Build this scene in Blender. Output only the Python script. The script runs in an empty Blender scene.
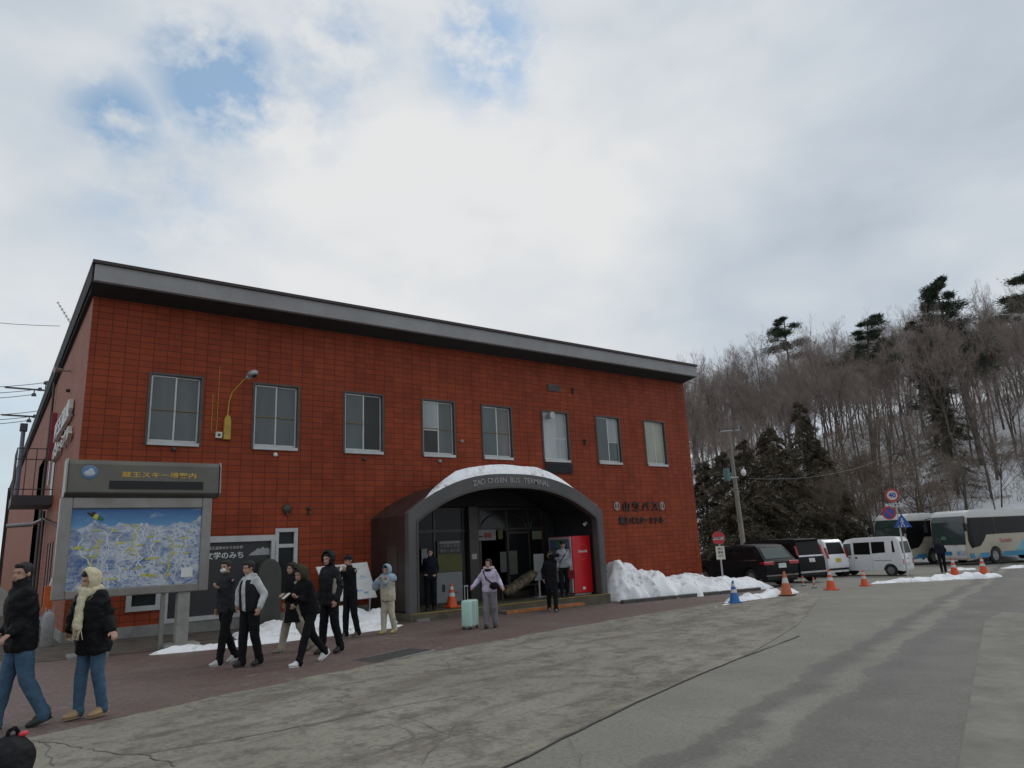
import bpy, bmesh, math, random
import numpy as np
from mathutils import Vector, Matrix, noise as mnoise

SC = bpy.context.scene
COL = SC.collection
R = math.radians
WM = {}                      # world matrix of every empty / object made here

# ------------------------------------------------------------------ camera frame (solved from the facade)
CH = 1.71                    # lens height above the paving under the camera
YAW, PITCH, ROLL, FPX = R(36.923), R(12.972), R(-2.646), 702.3
_f = Vector((math.sin(YAW)*math.cos(PITCH), math.cos(YAW)*math.cos(PITCH), math.sin(PITCH)))
_r = Vector((math.cos(YAW), -math.sin(YAW), 0)); _u = _r.cross(_f)
_c, _s = math.cos(ROLL), math.sin(ROLL)
CR, CU, CF = _r*_c+_u*_s, -_r*_s+_u*_c, _f
SLOPE = -0.0155              # the paving falls gently to the east

def gz(x, y=0): return SLOPE*x
def ray(px, py): return CF + CR*((px-512)/FPX) - CU*((py-384)/FPX)
def onY(px, py, Y):
    d = ray(px, py); t = Y/d.y; return Vector((d.x*t, Y, d.z*t+CH))
def onG(px, py):
    d = ray(px, py); t = -CH/(d.z-SLOPE*d.x); return Vector((d.x*t, d.y*t, d.z*t+CH))
def atD(px, py, D):
    d = ray(px, py)*D; return Vector((d.x, d.y, d.z+CH))

# ------------------------------------------------------------------ object helpers
def tag(o, label=None, cat=None, group=None, kind=None):
    if label: o['label'] = label
    if cat: o['category'] = cat
    if group: o['group'] = group
    if kind: o['kind'] = kind
    return o
def thing(name, label, cat, loc=(0,0,0), rz=0.0, group=None, kind=None):
    o = bpy.data.objects.new(name, None); COL.objects.link(o)
    o.empty_display_size = .2
    o.location = loc; o.rotation_euler = (0,0,rz)
    WM[o.name] = Matrix.Translation(Vector(loc)) @ Matrix.Rotation(rz,4,'Z')
    return tag(o, label, cat, group, kind)
def kids(o): return [c for c in bpy.data.objects if c.parent == o]
def copy_tree(o, loc=None, rz=None, label=None, group=None, scale=None, parent=None):
    c = o.copy(); COL.objects.link(c); c.parent = parent
    if loc is not None: c.location = loc
    if rz is not None: c.rotation_euler = (0,0,rz)
    if scale is not None: c.scale = scale if not isinstance(scale,(int,float)) else (scale,)*3
    if label: c['label'] = label
    if group: c['group'] = group
    for ch in o.children: copy_tree(ch, parent=c)
    return c

def mesh_obj(name, me, mats, parent=None, loc=None, rot=None):
    o = bpy.data.objects.new(name, me); COL.objects.link(o)
    for m in (mats if isinstance(mats,(list,tuple)) else [mats]): me.materials.append(m)
    if parent is not None: o.parent = parent
    if loc is not None: o.location = loc
    if rot is not None: o.rotation_euler = rot
    pm = WM.get(parent.name, Matrix()) if parent is not None else Matrix()
    WM[o.name] = pm @ Matrix.LocRotScale(Vector(loc or (0,0,0)), None, None)
    return o

class MB:
    """collects pieces of one mesh"""
    def __init__(s): s.v=[]; s.f=[]; s.m=[]; s.mi=0
    def add(s, vs, fs, M=None):
        b=len(s.v)
        s.v += [tuple(M@Vector(v)) if M is not None else tuple(v) for v in vs]
        s.f += [tuple(i+b for i in f) for f in fs]; s.m += [s.mi]*len(fs); return s
    def box(s,x0,y0,z0,x1,y1,z1,M=None):
        return s.add([(x0,y0,z0),(x1,y0,z0),(x1,y1,z0),(x0,y1,z0),(x0,y0,z1),(x1,y0,z1),(x1,y1,z1),(x0,y1,z1)],
            [(0,3,2,1),(4,5,6,7),(0,1,5,4),(1,2,6,5),(2,3,7,6),(3,0,4,7)],M)
    def cyl(s,p0,p1,r0,r1=None,n=10,cap=True,M=None):
        r1=r0 if r1 is None else r1; p0=Vector(p0);p1=Vector(p1); d=(p1-p0)
        if d.length<1e-6: return s
        q=d.to_track_quat('Z','Y'); vs=[];fs=[]
        for p,r in((p0,r0),(p1,r1)):
            for i in range(n):
                a=2*math.pi*i/n; vs.append(p+q@Vector((math.cos(a)*r,math.sin(a)*r,0)))
        for i in range(n): j=(i+1)%n; fs.append((i,j,n+j,n+i))
        if cap: fs.append(tuple(range(n))[::-1]); fs.append(tuple(range(n,2*n)))
        return s.add(vs,fs,M)
    def tube(s,pts,r,n=6):
        for i in range(len(pts)-1):
            ra=r[i] if isinstance(r,(list,tuple)) else r; rb=r[i+1] if isinstance(r,(list,tuple)) else r
            s.cyl(pts[i],pts[i+1],ra,rb,n)
        return s
    def ell(s,c,r,M=None,nu=14,nv=9,rot=None):
        r=(r,r,r) if isinstance(r,(int,float)) else r
        vs=[];fs=[];c=Vector(c)
        Q=rot if rot is not None else Matrix.Identity(3)
        vs.append(c+Q@Vector((0,0,r[2])))
        for i in range(1,nv):
            t=math.pi*i/nv
            for j in range(nu):
                a=2*math.pi*j/nu; vs.append(c+Q@Vector((r[0]*math.sin(t)*math.cos(a),r[1]*math.sin(t)*math.sin(a),r[2]*math.cos(t))))
        vs.append(c+Q@Vector((0,0,-r[2])))
        for j in range(nu): fs.append((0,1+j,1+(j+1)%nu))
        for i in range(nv-2):
            for j in range(nu):
                a=1+i*nu+j;b=1+i*nu+(j+1)%nu; fs.append((a,a+nu,b+nu,b))
        L=len(vs)-1;o=1+(nv-2)*nu
        for j in range(nu): fs.append((L,o+(j+1)%nu,o+j))
        return s.add(vs,fs,M)
    def cap(s,p0,p1,r0,r1=None,n=12):
        """closed tapered capsule"""
        r1=r0 if r1 is None else r1
        s.cyl(p0,p1,r0,r1,n); s.ell(p0,r0*.995,nu=n,nv=6); s.ell(p1,r1*.995,nu=n,nv=6); return s
    def prism(s,poly,y0,y1,ax='y',M=None):
        """polygon (a,b) extruded along an axis. ax y: (x,z); ax x: (y,z); ax z: (x,y)"""
        n=len(poly)
        if ax=='y': P=lambda a,b,t:(a,t,b)
        elif ax=='x': P=lambda a,b,t:(t,a,b)
        else: P=lambda a,b,t:(a,b,t)
        vs=[P(a,b,y0) for a,b in poly]+[P(a,b,y1) for a,b in poly]
        fs=[tuple(range(n)),tuple(range(n,2*n))[::-1]]+[(i,n+i,n+(i+1)%n,(i+1)%n) for i in range(n)]
        return s.add(vs,fs,M)
    def loft(s,rings,close=True,caps=True,M=None):
        n=len(rings[0]);vs=[p for r in rings for p in r];fs=[]
        for k in range(len(rings)-1):
            for i in range(n if close else n-1):
                j=(i+1)%n; fs.append((k*n+i,k*n+j,(k+1)*n+j,(k+1)*n+i))
        if caps and close:
            fs.append(tuple(range(n))[::-1]); fs.append(tuple((len(rings)-1)*n+i for i in range(n)))
        return s.add(vs,fs,M)
    def mesh(s,name='m'):
        me=bpy.data.meshes.new(name); me.from_pydata(s.v,[],s.f)
        me.polygons.foreach_set('material_index',s.m); me.update(); return me
    def build(s,name,mats,parent=None,world=False,smooth=False,bevel=0,loc=None,rz=0,fix=True,seg=2,ang=35):
        """ONE mesh object. world=True: the coordinates are world ones and get brought into the parent's frame"""
        me=s.mesh(name)
        if world and parent is not None: me.transform(WM[parent.name].inverted())
        if fix or bevel:
            bm=bmesh.new(); bm.from_mesh(me)
            if fix: bmesh.ops.recalc_face_normals(bm,faces=bm.faces)
            if bevel:
                bm.normal_update()
                ed=[e for e in bm.edges if len(e.link_faces)==2 and e.calc_face_angle(0)>R(ang)]
                if ed: bmesh.ops.bevel(bm,geom=ed,offset=bevel,segments=seg,profile=.5,affect='EDGES',clamp_overlap=True)
            bm.to_mesh(me); bm.free()
        if smooth:
            me.polygons.foreach_set('use_smooth',[True]*len(me.polygons))
            if smooth=='auto': me.set_sharp_from_angle(angle=R(40))
        o=mesh_obj(name,me,mats,parent,loc)
        if rz: o.rotation_euler=(0,0,rz); WM[o.name]=WM[o.name]@Matrix.Rotation(rz,4,'Z')
        return o
def convert(me, mods, name='m'):
    """apply a list of modifier settings to a mesh and return the new mesh"""
    o=bpy.data.objects.new('tmp',me); COL.objects.link(o)
    for typ,props in mods:
        md=o.modifiers.new('m',typ)
        for k,v in props.items(): setattr(md,k,v)
    dg=bpy.context.evaluated_depsgraph_get(); dg.update()
    out=bpy.data.meshes.new_from_object(o.evaluated_get(dg),preserve_all_data_layers=True,depsgraph=dg)
    bpy.data.objects.remove(o); out.name=name; return out
def text_mesh(body,size,depth=.01,bold=0,shear=0,spacing=1,align='CENTER'):
    c=bpy.data.curves.new('t','FONT'); c.body=body; c.size=size; c.extrude=depth; c.offset=bold
    c.align_x=align; c.align_y='CENTER'; c.shear=shear; c.space_character=spacing; c.resolution_u=3
    o=bpy.data.objects.new('t',c); COL.objects.link(o)
    dg=bpy.context.evaluated_depsgraph_get(); dg.update()
    me=bpy.data.meshes.new_from_object(o.evaluated_get(dg)); bpy.data.objects.remove(o); return me
def add_mesh(mb,me,M):
    mb.add([v.co.copy() for v in me.vertices],[tuple(p.vertices) for p in me.polygons],M)
def basis(o,x,y):
    """matrix whose X, Y axes are x, y (text plane) at origin o"""
    x=Vector(x).normalized(); y=Vector(y); z=x.cross(y).normalized(); y=z.cross(x)
    M=Matrix((x,y,z)).transposed().to_4x4(); M.translation=Vector(o); return M

# ------------------------------------------------------------------ materials
class NT:
    def __init__(s,name):
        s.mat=bpy.data.materials.new(name); s.mat.use_nodes=True; s.t=s.mat.node_tree; s.n=s.t.nodes; s.l=s.t.links
        s.p=s.n['Principled BSDF']; s.out=s.n['Material Output']
    def node(s,typ,**k):
        n=s.n.new(typ)
        for a,b in k.items():
            if a.startswith('i_'):
                n.inputs[a[2:].replace('_',' ')].default_value=b
            else: setattr(n,a,b)
        return n
    def link(s,a,b): s.l.new(a,b)
    def coord(s,kind='Object'): return s.node('ShaderNodeTexCoord').outputs[kind]
    def pos(s): return s.node('ShaderNodeNewGeometry').outputs['Position']
    def noise(s,vec,scale,detail=4,rough=.55,dist=0):
        n=s.node('ShaderNodeTexNoise'); n.inputs['Scale'].default_value=scale; n.inputs['Detail'].default_value=detail
        n.inputs['Roughness'].default_value=rough; n.inputs['Distortion'].default_value=dist
        if vec is not None: s.link(vec,n.inputs['Vector'])
        return n.outputs['Fac']
    def ramp(s,fac,stops,interp='LINEAR'):
        n=s.node('ShaderNodeValToRGB'); n.color_ramp.interpolation=interp
        e=n.color_ramp.elements
        while len(e)<len(stops): e.new(.5)
        for i,(p,c) in enumerate(stops):
            e[i].position=p; e[i].color=(c,c,c,1) if isinstance(c,(int,float)) else (*c,1)
        s.link(fac,n.inputs[0]); return n.outputs[0]
    def math(s,op,a,b=0,clamp=False):
        n=s.node('ShaderNodeMath',operation=op); n.use_clamp=clamp
        for i,x in enumerate((a,b)):
            if isinstance(x,(int,float)): n.inputs[i].default_value=x
            else: s.link(x,n.inputs[i])
        return n.outputs[0]
    def mix(s,fac,a,b,blend='MIX'):
        n=s.node('ShaderNodeMix',data_type='RGBA',blend_type=blend)
        for i,x in ((0,fac),(6,a),(7,b)):
            if isinstance(x,(int,float)): n.inputs[i].default_value=x if i==0 else (x,x,x,1)
            elif isinstance(x,tuple): n.inputs[i].default_value=(*x,1)
            else: s.link(x,n.inputs[i])
        return n.outputs[2]
    def mapping(s,vec,scale=(1,1,1),loc=(0,0,0),rot=(0,0,0)):
        n=s.node('ShaderNodeMapping'); s.link(vec,n.inputs[0]); n.inputs['Scale'].default_value=scale
        n.inputs['Location'].default_value=loc; n.inputs['Rotation'].default_value=rot; return n.outputs[0]
    def bump(s,h,strength=.3,dist=.02):
        n=s.node('ShaderNodeBump'); n.inputs['Strength'].default_value=strength; n.inputs['Distance'].default_value=dist
        s.link(h,n.inputs['Height']); s.link(n.outputs[0],s.p.inputs['Normal']); return n
    def col(s,c):
        if isinstance(c,tuple): s.p.inputs['Base Color'].default_value=(*c,1)
        else: s.link(c,s.p.inputs['Base Color'])
        return s
    def set(s,rough=None,metal=None,spec=None,**k):
        if rough is not None:
            if isinstance(rough,(int,float)): s.p.inputs['Roughness'].default_value=rough
            else: s.link(rough,s.p.inputs['Roughness'])
        if metal is not None: s.p.inputs['Metallic'].default_value=metal
        if spec is not None: s.p.inputs['Specular IOR Level'].default_value=spec
        for a,b in k.items(): s.p.inputs[a].default_value=b
        return s
def simple(name,c,rough=.6,metal=0,spec=.5,var=.18,scale=3.0,bump=0,bscale=None,dirt=0,**k):
    """base colour with a mild procedural mottling and optional grain and dirt"""
    t=NT(name); co=t.coord()
    n=t.noise(co,scale,5,.6)
    lo=tuple(x*(1-var) for x in c); hi=tuple(min(1,x*(1+var)) for x in c)
    col=t.ramp(n,[(.3,lo),(.7,hi)])
    if dirt:
        d=t.noise(co,scale*2.7,6,.7); col=t.mix(t.ramp(d,[(.45,0.),(.75,dirt)]),col,(.09,.075,.06))
    t.col(col).set(rough,metal,spec,**k)
    if bump: t.bump(t.noise(co,bscale or scale*12,4,.6),bump,.01)
    return t.mat
def fabric(name,c,scale=18,rough=.9,bump=.35,var=.25):
    t=NT(name); co=t.coord()
    n=t.noise(co,scale*.35,4,.6,.5); w=t.noise(co,scale*6,3,.5)
    col=t.ramp(n,[(.3,tuple(x*(1-var) for x in c)),(.7,tuple(min(1,x*(1+var)) for x in c))])
    t.col(col).set(rough,0,.25); t.p.inputs['Specular IOR Level'].default_value=.12 if sum(c)<.15 else .25
    f=t.noise(t.mapping(co,(1,1,2.2)),scale*.55,3,.5,1.0)
    t.bump(t.math('ADD',t.math('MULTIPLY',f,1.0),t.math('MULTIPLY',w,.12)),bump,.03); return t.mat
def glassy(name,c,rough=.08):
    t=NT(name); t.col(c).set(rough,0,.6); return t.mat
# ------------------------------------------------------------------ camera, world, sun
cd=bpy.data.cameras.new('camera'); cam=bpy.data.objects.new('camera',cd); COL.objects.link(cam)
cd.sensor_width=36; cd.lens=FPX/1024*36; cd.clip_end=4000; cd.clip_start=.05
Mc=Matrix((CR,CU,-CF)).transposed().to_4x4(); Mc.translation=Vector((0,0,CH)); cam.matrix_world=Mc
SC.camera=cam
vs=SC.view_settings; vs.view_transform='Standard'; vs.look='None'; vs.exposure=0; vs.gamma=1; vs.use_curve_mapping=False
SC.cycles.use_denoising=True
SC.cycles.max_bounces=4

SUN_AZ, SUN_EL = R(82), R(42)        # behind thin cloud, ahead and above
w=bpy.data.worlds.new("World"); SC.world=w; w.use_nodes=True
wt=w.node_tree; wn=wt.nodes; wl=wt.links; wn.clear()
class WT(NT):
    def __init__(s): s.t=wt; s.n=wn; s.l=wl
t=WT()
out=t.node('ShaderNodeOutputWorld')
sky=t.node('ShaderNodeTexSky',sky_type='NISHITA'); sky.sun_disc=False
sky.sun_elevation=SUN_EL; sky.sun_rotation=SUN_AZ; sky.air_density=1.0; sky.dust_density=.3; sky.ozone_density=1.0
bgs=t.node('ShaderNodeBackground'); bgs.inputs[1].default_value=.15; t.link(t.mix(1.0,sky.outputs[0],(.92,1.10,1.06),'MULTIPLY'),bgs.inputs[0])
gen=t.coord('Generated')
def prox(px,py,rad,soft=.6):
    """1 near a direction of the sky, 0 beyond an angle"""
    d=ray(px,py).normalized()
    n=t.node('ShaderNodeVectorMath',operation='DISTANCE'); t.link(gen,n.inputs[0]); n.inputs[1].default_value=tuple(d)
    m=t.node('ShaderNodeMapRange'); m.interpolation_type='SMOOTHSTEP'; t.link(n.outputs['Value'],m.inputs[0])
    m.inputs[1].default_value=rad*soft*.25; m.inputs[2].default_value=rad; m.inputs[3].default_value=1; m.inputs[4].default_value=0
    return m.outputs[0]
# clouds live on a flat-ish layer: squash the direction so they stretch near the horizon
mp=t.mapping(gen,(1,1,1.9))
n1=t.noise(mp,1.7,4,.45,.1); n2=t.noise(t.mapping(mp,(1,1,1),(3.1,1.7,.4)),4.4,5,.5,.2); n3=t.noise(mp,1.0,2,.5)
wisp=t.math('ADD',t.math('MULTIPLY',n1,.62),t.math('MULTIPLY',n2,.38))
glow=prox(450,150,.75); glow2=prox(880,240,.3)
tone=t.math('ADD',wisp,t.math('MULTIPLY',glow,.085))
tone=t.math('ADD',tone,t.math('MULTIPLY',glow2,.025))
dark=prox(985,160,.30); tone=t.math('SUBTRACT',tone,t.math('MULTIPLY',dark,.03))
ldark=prox(30,40,.42); tone=t.math('SUBTRACT',tone,t.math('MULTIPLY',ldark,.05))
ccol=t.ramp(tone,[(.33,(.44,.50,.575)),(.46,(.555,.615,.68)),(.55,(.66,.70,.74)),(.66,(.785,.79,.795))])
bgc=t.node('ShaderNodeBackground'); bgc.inputs[1].default_value=1.0; t.link(ccol,bgc.inputs[0])
holes=None
for a,b,r,k in ((222,85,.115,1.0),(485,48,.12,.72),(118,118,.075,.8),(335,55,.12,.45),(165,190,.16,.30),(300,110,.10,.4),(15,420,.22,.25),(190,60,.09,.6)):
    h=t.math('MULTIPLY',prox(a,b,r),k); holes=h if holes is None else t.math('MAXIMUM',holes,h)
hn=t.noise(t.mapping(gen,(1,1,1.3),(.3,.9,0)),13,4,.6,0)
hf=t.math('MULTIPLY',holes,t.ramp(hn,[(.40,.0),(.62,1.35)]),True)
thin=t.ramp(n3,[(.52,0.),(.72,.05)])
hf=t.math('MULTIPLY',t.math('ADD',hf,thin,True),.78)
mx=t.node('ShaderNodeMixShader'); t.link(hf,mx.inputs[0]); t.link(bgc.outputs[0],mx.inputs[1]); t.link(bgs.outputs[0],mx.inputs[2])
t.link(mx.outputs[0],out.inputs[0])
sl=bpy.data.lights.new('sun','SUN'); sl.energy=.55; sl.angle=R(24); sl.color=(1,.965,.92)
so=bpy.data.objects.new('sun',sl); COL.objects.link(so)
sd=Vector((math.sin(SUN_AZ)*math.cos(SUN_EL),math.cos(SUN_AZ)*math.cos(SUN_EL),math.sin(SUN_EL)))
so.rotation_euler=sd.to_track_quat('Z','Y').to_euler()

# ------------------------------------------------------------------ materials of the place
def brick_mat(name,c1,c2,mortar,bw=.36,rh=.168,ms=.009,weath=.35):
    t=NT(name); P=t.pos(); sp=t.node('ShaderNodeSeparateXYZ'); t.link(P,sp.inputs[0])
    u=t.math('ADD',sp.outputs[0],sp.outputs[1]); cb=t.node('ShaderNodeCombineXYZ'); t.link(u,cb.inputs[0]); t.link(sp.outputs[2],cb.inputs[1])
    b=t.node('ShaderNodeTexBrick'); b.offset=0; b.squash=1; t.link(cb.outputs[0],b.inputs['Vector'])
    b.inputs['Color1'].default_value=(*c1,1); b.inputs['Color2'].default_value=(*c2,1); b.inputs['Mortar'].default_value=(*mortar,1)
    b.inputs['Scale'].default_value=1; b.inputs['Mortar Size'].default_value=ms; b.inputs['Mortar Smooth'].default_value=.2
    b.inputs['Bias'].default_value=0; b.inputs['Brick Width'].default_value=bw; b.inputs['Row Height'].default_value=rh
    n=t.noise(P,.55,6,.6,.3); n2=t.noise(t.mapping(P,(1,1,.18)),1.6,5,.65); n3=t.noise(P,9,5,.6)
    c=t.mix(t.ramp(n,[(.35,0.),(.7,weath)]),b.outputs[0],t.mix(1.0,b.outputs[0],(.62,.55,.50),'MULTIPLY'))
    c=t.mix(t.ramp(n2,[(.44,0.),(.68,.6)]),c,t.mix(1.0,c,(.68,.60,.55),'MULTIPLY'))
    c=t.mix(t.ramp(n3,[(.35,0.),(.7,.3)]),c,t.mix(1.0,c,(1.25,1.15,1.1),'MULTIPLY'))
    t.col(c).set(t.ramp(n3,[(.3,.5),(.7,.7)]),0,.18)
    t.bump(t.math('ADD',t.math('MULTIPLY',b.outputs['Fac'],-1.0),t.math('MULTIPLY',n3,.35)),.45,.006); return t.mat
M={}
M['brick']=brick_mat('orange_red_tile',(.330,.063,.026),(.262,.051,.021),(.10,.026,.014),bw=.336,ms=.009,weath=.5)
M['brick_side']=brick_mat('pink_tile',(.34,.105,.058),(.30,.092,.052),(.17,.075,.05),weath=.2)
M['fascia']=simple('grey_fascia_metal',(.285,.28,.285),.5,.0,scale=.6,var=.12,dirt=.25)
M['dark_trim']=simple('dark_brown_flashing',(.045,.028,.03),.5,scale=2)
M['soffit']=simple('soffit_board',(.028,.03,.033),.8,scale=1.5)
M['alu']=simple('aluminium_frame',(.50,.505,.50),.42,.35,scale=2,var=.1,dirt=.2)
M['alu_dark']=simple('bronze_frame',(.075,.065,.06),.45,.3)
M['steel']=simple('brushed_steel',(.27,.26,.24),.38,.55,scale=1.2,var=.15,dirt=.3)
M['steel_dark']=simple('weathered_steel_panel',(.125,.12,.10),.42,.45,scale=1.0,var=.15,dirt=.3)
M['canopy']=simple('charcoal_canopy_metal',(.10,.098,.10),.5,.2,scale=.9,var=.2,dirt=.35)
M['brown_sheet']=simple('brown_roof_sheet',(.036,.021,.019),.5,0,scale=1.2,var=.25,dirt=.3)
M['concrete']=simple('rough_concrete',(.24,.235,.22),.9,scale=1.5,var=.25,bump=.4,dirt=.5)
M['dark_interior']=simple('dark_interior',(.02,.02,.02),.9)
M['white']=simple('white_paint',(.72,.72,.70),.5,scale=2,var=.08,dirt=.15)
M['offwhite']=simple('cream_board',(.62,.61,.52),.6,var=.08)
M['black']=simple('black_paint',(.018,.018,.02),.5)
M['black_rubber']=simple('black_rubber',(.02,.02,.02),.8,var=.3,dirt=.3)
M['yellow']=simple('yellow_paint',(.48,.32,.04),.55,scale=4,var=.2,dirt=.4)
M['orange_paint']=simple('worn_orange_paint',(.42,.14,.03),.7,scale=5,var=.3,dirt=.6)
M['glass_dark']=glassy('dark_glass',(.014,.016,.017),.10); M['glass_dark'].node_tree.nodes['Principled BSDF'].inputs['Specular IOR Level'].default_value=.22
M['grey_plastic']=simple('grey_plastic',(.32,.31,.30),.6,var=.1,dirt=.3)
M['galv']=simple('galvanised_steel',(.42,.43,.44),.45,.5,var=.12,dirt=.2)

def snow_mat():
    t=NT('old_snow'); P=t.pos(); n=t.noise(P,1.3,8,.65,.3); n2=t.noise(P,7,8,.72); n3=t.noise(P,28,4,.6)
    d=t.math('MULTIPLY',t.ramp(n,[(.47,0.),(.64,.8)]),t.ramp(n2,[(.47,0.),(.59,1.)]))
    c=t.mix(d,(.93,.94,.955),(.30,.27,.22)); t.col(c).set(.75,0,.3)
    t.bump(t.math('ADD',n2,t.math('MULTIPLY',n3,.35)),.4,.05); return t.mat
M['snow']=snow_mat()

_a,_b=onG(656,768),onG(851,653); STA=math.atan2(_b.y-_a.y,_b.x-_a.x)
def asphalt_mat():
    t=NT('worn_asphalt'); P=t.pos()
    big=t.noise(P,.16,6,.55,.2); mid=t.noise(P,1.1,7,.62,.2); fine=t.noise(P,26,6,.78)
    # streaks run along the lane
    ang=R(-17.6); st=t.noise(t.mapping(t.mapping(P,rot=(0,0,-STA)),(.10,1.25,1)),.85,6,.55,.1)
    c=t.ramp(big,[(.35,(.212,.198,.166)),(.65,(.248,.233,.196))])
    rp=t.node('ShaderNodeSeparateXYZ'); t.link(t.mapping(P,rot=(0,0,-STA)),rp.inputs[0])
    lat_=lambda a,b:(lambda v:-math.sin(STA)*v.x+math.cos(STA)*v.y)(onG(a,b))
    L0=sum(lat_(*q) for q in ((656,768),(790,696),(851,653)))/3; L1=sum(lat_(*q) for q in ((723,768),(800,711),(875,671)))/3; L2=sum(lat_(*q) for q in ((800,768),(868,705),(920,655)))/3
    # worn wheel tracks left along the lane
    wob=t.math('MULTIPLY',t.math('SUBTRACT',t.noise(P,.55,5,.6),.5),.9); wob2=t.math('MULTIPLY',t.math('SUBTRACT',t.noise(P,3.5,5,.7),.5),.35)
    lat=t.math('ADD',t.math('ADD',rp.outputs[1],wob),wob2); rng=(L0+.9)-(L2-1.2); fr=t.math('DIVIDE',t.math('SUBTRACT',lat,L2-1.2),rng,True)
    F_=lambda l:max(0.,min(1.,(l-(L2-1.2))/rng))
    wd=(L0-L1)*.5
    band=t.ramp(fr,[(0.,.72),(F_(L2-.25),.78),(F_(L2+.1),.95),(F_(L1-wd*.55),.75),(F_(L1-wd*.2),.0),(F_(L1+wd*.55),.0),(F_(L0-wd*.45),.95),(F_(L0+wd*.4),.85),(min(.99,F_(L0+wd*.8)),.05),(1.,.05)])
    c=t.mix(t.math('MULTIPLY',band,t.ramp(st,[(.3,.75),(.7,1.)])),c,(.112,.107,.099))
    c=t.mix(t.ramp(mid,[(.4,.0),(.75,.3)]),c,(.14,.135,.12))
    c=t.mix(t.ramp(fine,[(.36,.55),(.50,.0)]),c,(.085,.082,.075)); c=t.mix(t.ramp(fine,[(.52,.0),(.70,.5)]),c,(.29,.28,.245))
    t.col(c).set(t.ramp(mid,[(.3,.62),(.7,.85)]),0,.35); t.bump(t.math('ADD',fine,t.math('MULTIPLY',mid,2)),.35,.006); return t.mat
def concrete_mat():
    t=NT('stained_concrete_apron'); P=t.pos()
    big=t.noise(P,.4,7,.6,.3); mid=t.noise(P,2.6,8,.66,.2); fine=t.noise(P,60,3,.6)
    st=t.noise(t.mapping(t.mapping(P,rot=(0,0,-STA)),(.45,1.9,1)),.9,7,.68,.3); grit=t.noise(P,16,6,.75)
    c=t.ramp(big,[(.32,(.222,.207,.163)),(.68,(.290,.272,.220))])
    c=t.mix(t.ramp(st,[(.48,0.),(.60,.85)]),c,(.150,.130,.098))
    c=t.mix(t.ramp(mid,[(.50,0.),(.62,.75)]),c,(.125,.112,.09))
    c=t.mix(t.ramp(grit,[(.36,.6),(.48,.0)]),c,(.11,.098,.078)); c=t.mix(t.ramp(grit,[(.53,0.),(.70,.5)]),c,(.37,.35,.29))
    v=t.node('ShaderNodeTexVoronoi',feature='DISTANCE_TO_EDGE'); v.inputs['Scale'].default_value=.55
    dn=t.node('ShaderNodeTexNoise'); dn.inputs['Scale'].default_value=1.7; dn.inputs['Detail'].default_value=5; t.link(P,dn.inputs['Vector'])
    mxv=t.node('ShaderNodeMix',data_type='RGBA',blend_type='LINEAR_LIGHT'); mxv.inputs[0].default_value=.28
    t.link(P,mxv.inputs[6]); t.link(dn.outputs['Color'],mxv.inputs[7]); t.link(mxv.outputs[2],v.inputs['Vector'])
    cr=t.ramp(v.outputs['Distance'],[(.0,1.),(.012,.0)])
    cm=t.math('MULTIPLY',cr,t.ramp(t.noise(P,.45,3,.5),[(.5,0.),(.6,.6)]))
    c=t.mix(cm,c,(.05,.048,.045))
    t.col(c).set(t.ramp(mid,[(.3,.6),(.7,.88)]),0,.35); t.bump(t.math('ADD',fine,t.math('MULTIPLY',mid,2)),.35,.006); return t.mat
def paver_mat():
    t=NT('red_brick_paving'); P=t.pos(); b=t.node('ShaderNodeTexBrick'); b.offset=.5
    t.link(t.mapping(P,rot=(0,0,R(-20))),b.inputs['Vector'])
    b.inputs['Color1'].default_value=(.165,.095,.080,1); b.inputs['Color2'].default_value=(.120,.078,.068,1); b.inputs['Mortar'].default_value=(.055,.048,.043,1)
    b.inputs['Scale'].default_value=1; b.inputs['Brick Width'].default_value=.22; b.inputs['Row Height'].default_value=.11; b.inputs['Mortar Size'].default_value=.006
    big=t.noise(P,.5,6,.6,.3); mid=t.noise(P,3.2,7,.7); fine=t.noise(P,45,3,.6)
    c=t.mix(t.ramp(big,[(.42,0.),(.68,.65)]),b.outputs[0],(.14,.11,.098))
    c=t.mix(t.ramp(mid,[(.56,0.),(.66,.55)]),c,(.24,.20,.175))
    c=t.mix(t.ramp(t.noise(P,14,6,.75),[(.38,.55),(.49,.0)]),c,(.06,.045,.04)); c=t.mix(t.ramp(fine,[(.50,0.),(.7,.5)]),c,(.28,.24,.21))
    t.col(c).set(t.ramp(big,[(.3,.5),(.7,.8)]),0,.4)
    t.bump(t.math('ADD',t.math('MULTIPLY',b.outputs['Fac'],-1.),t.math('ADD',fine,mid)),.4,.006); return t.mat
M['asphalt']=asphalt_mat(); M['apron']=concrete_mat(); M['paver']=paver_mat()
M['tar']=simple('tar_joint',(.105,.098,.085),.8,scale=6,var=.4)
M['patch']=simple('dark_patch',(.062,.058,.054),.75,scale=5,var=.3,bump=.4)
M['gravelly']=simple('bare_dirty_ground',(.085,.07,.055),.95,scale=2.5,var=.45,bump=.8,bscale=14)

# ------------------------------------------------------------------ ground
def sheet(name,poly,lift,mat,sub=0,**k):
    mb=MB(); mb.add([(x,y,gz(x)+lift) for x,y in poly],[tuple(range(len(poly)))]); o=mb.build(name,mat,fix=False)
    if o.data.polygons[0].normal.z<0: o.data.flip_normals()
    tag(o,kind='structure',**k); return o
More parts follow.
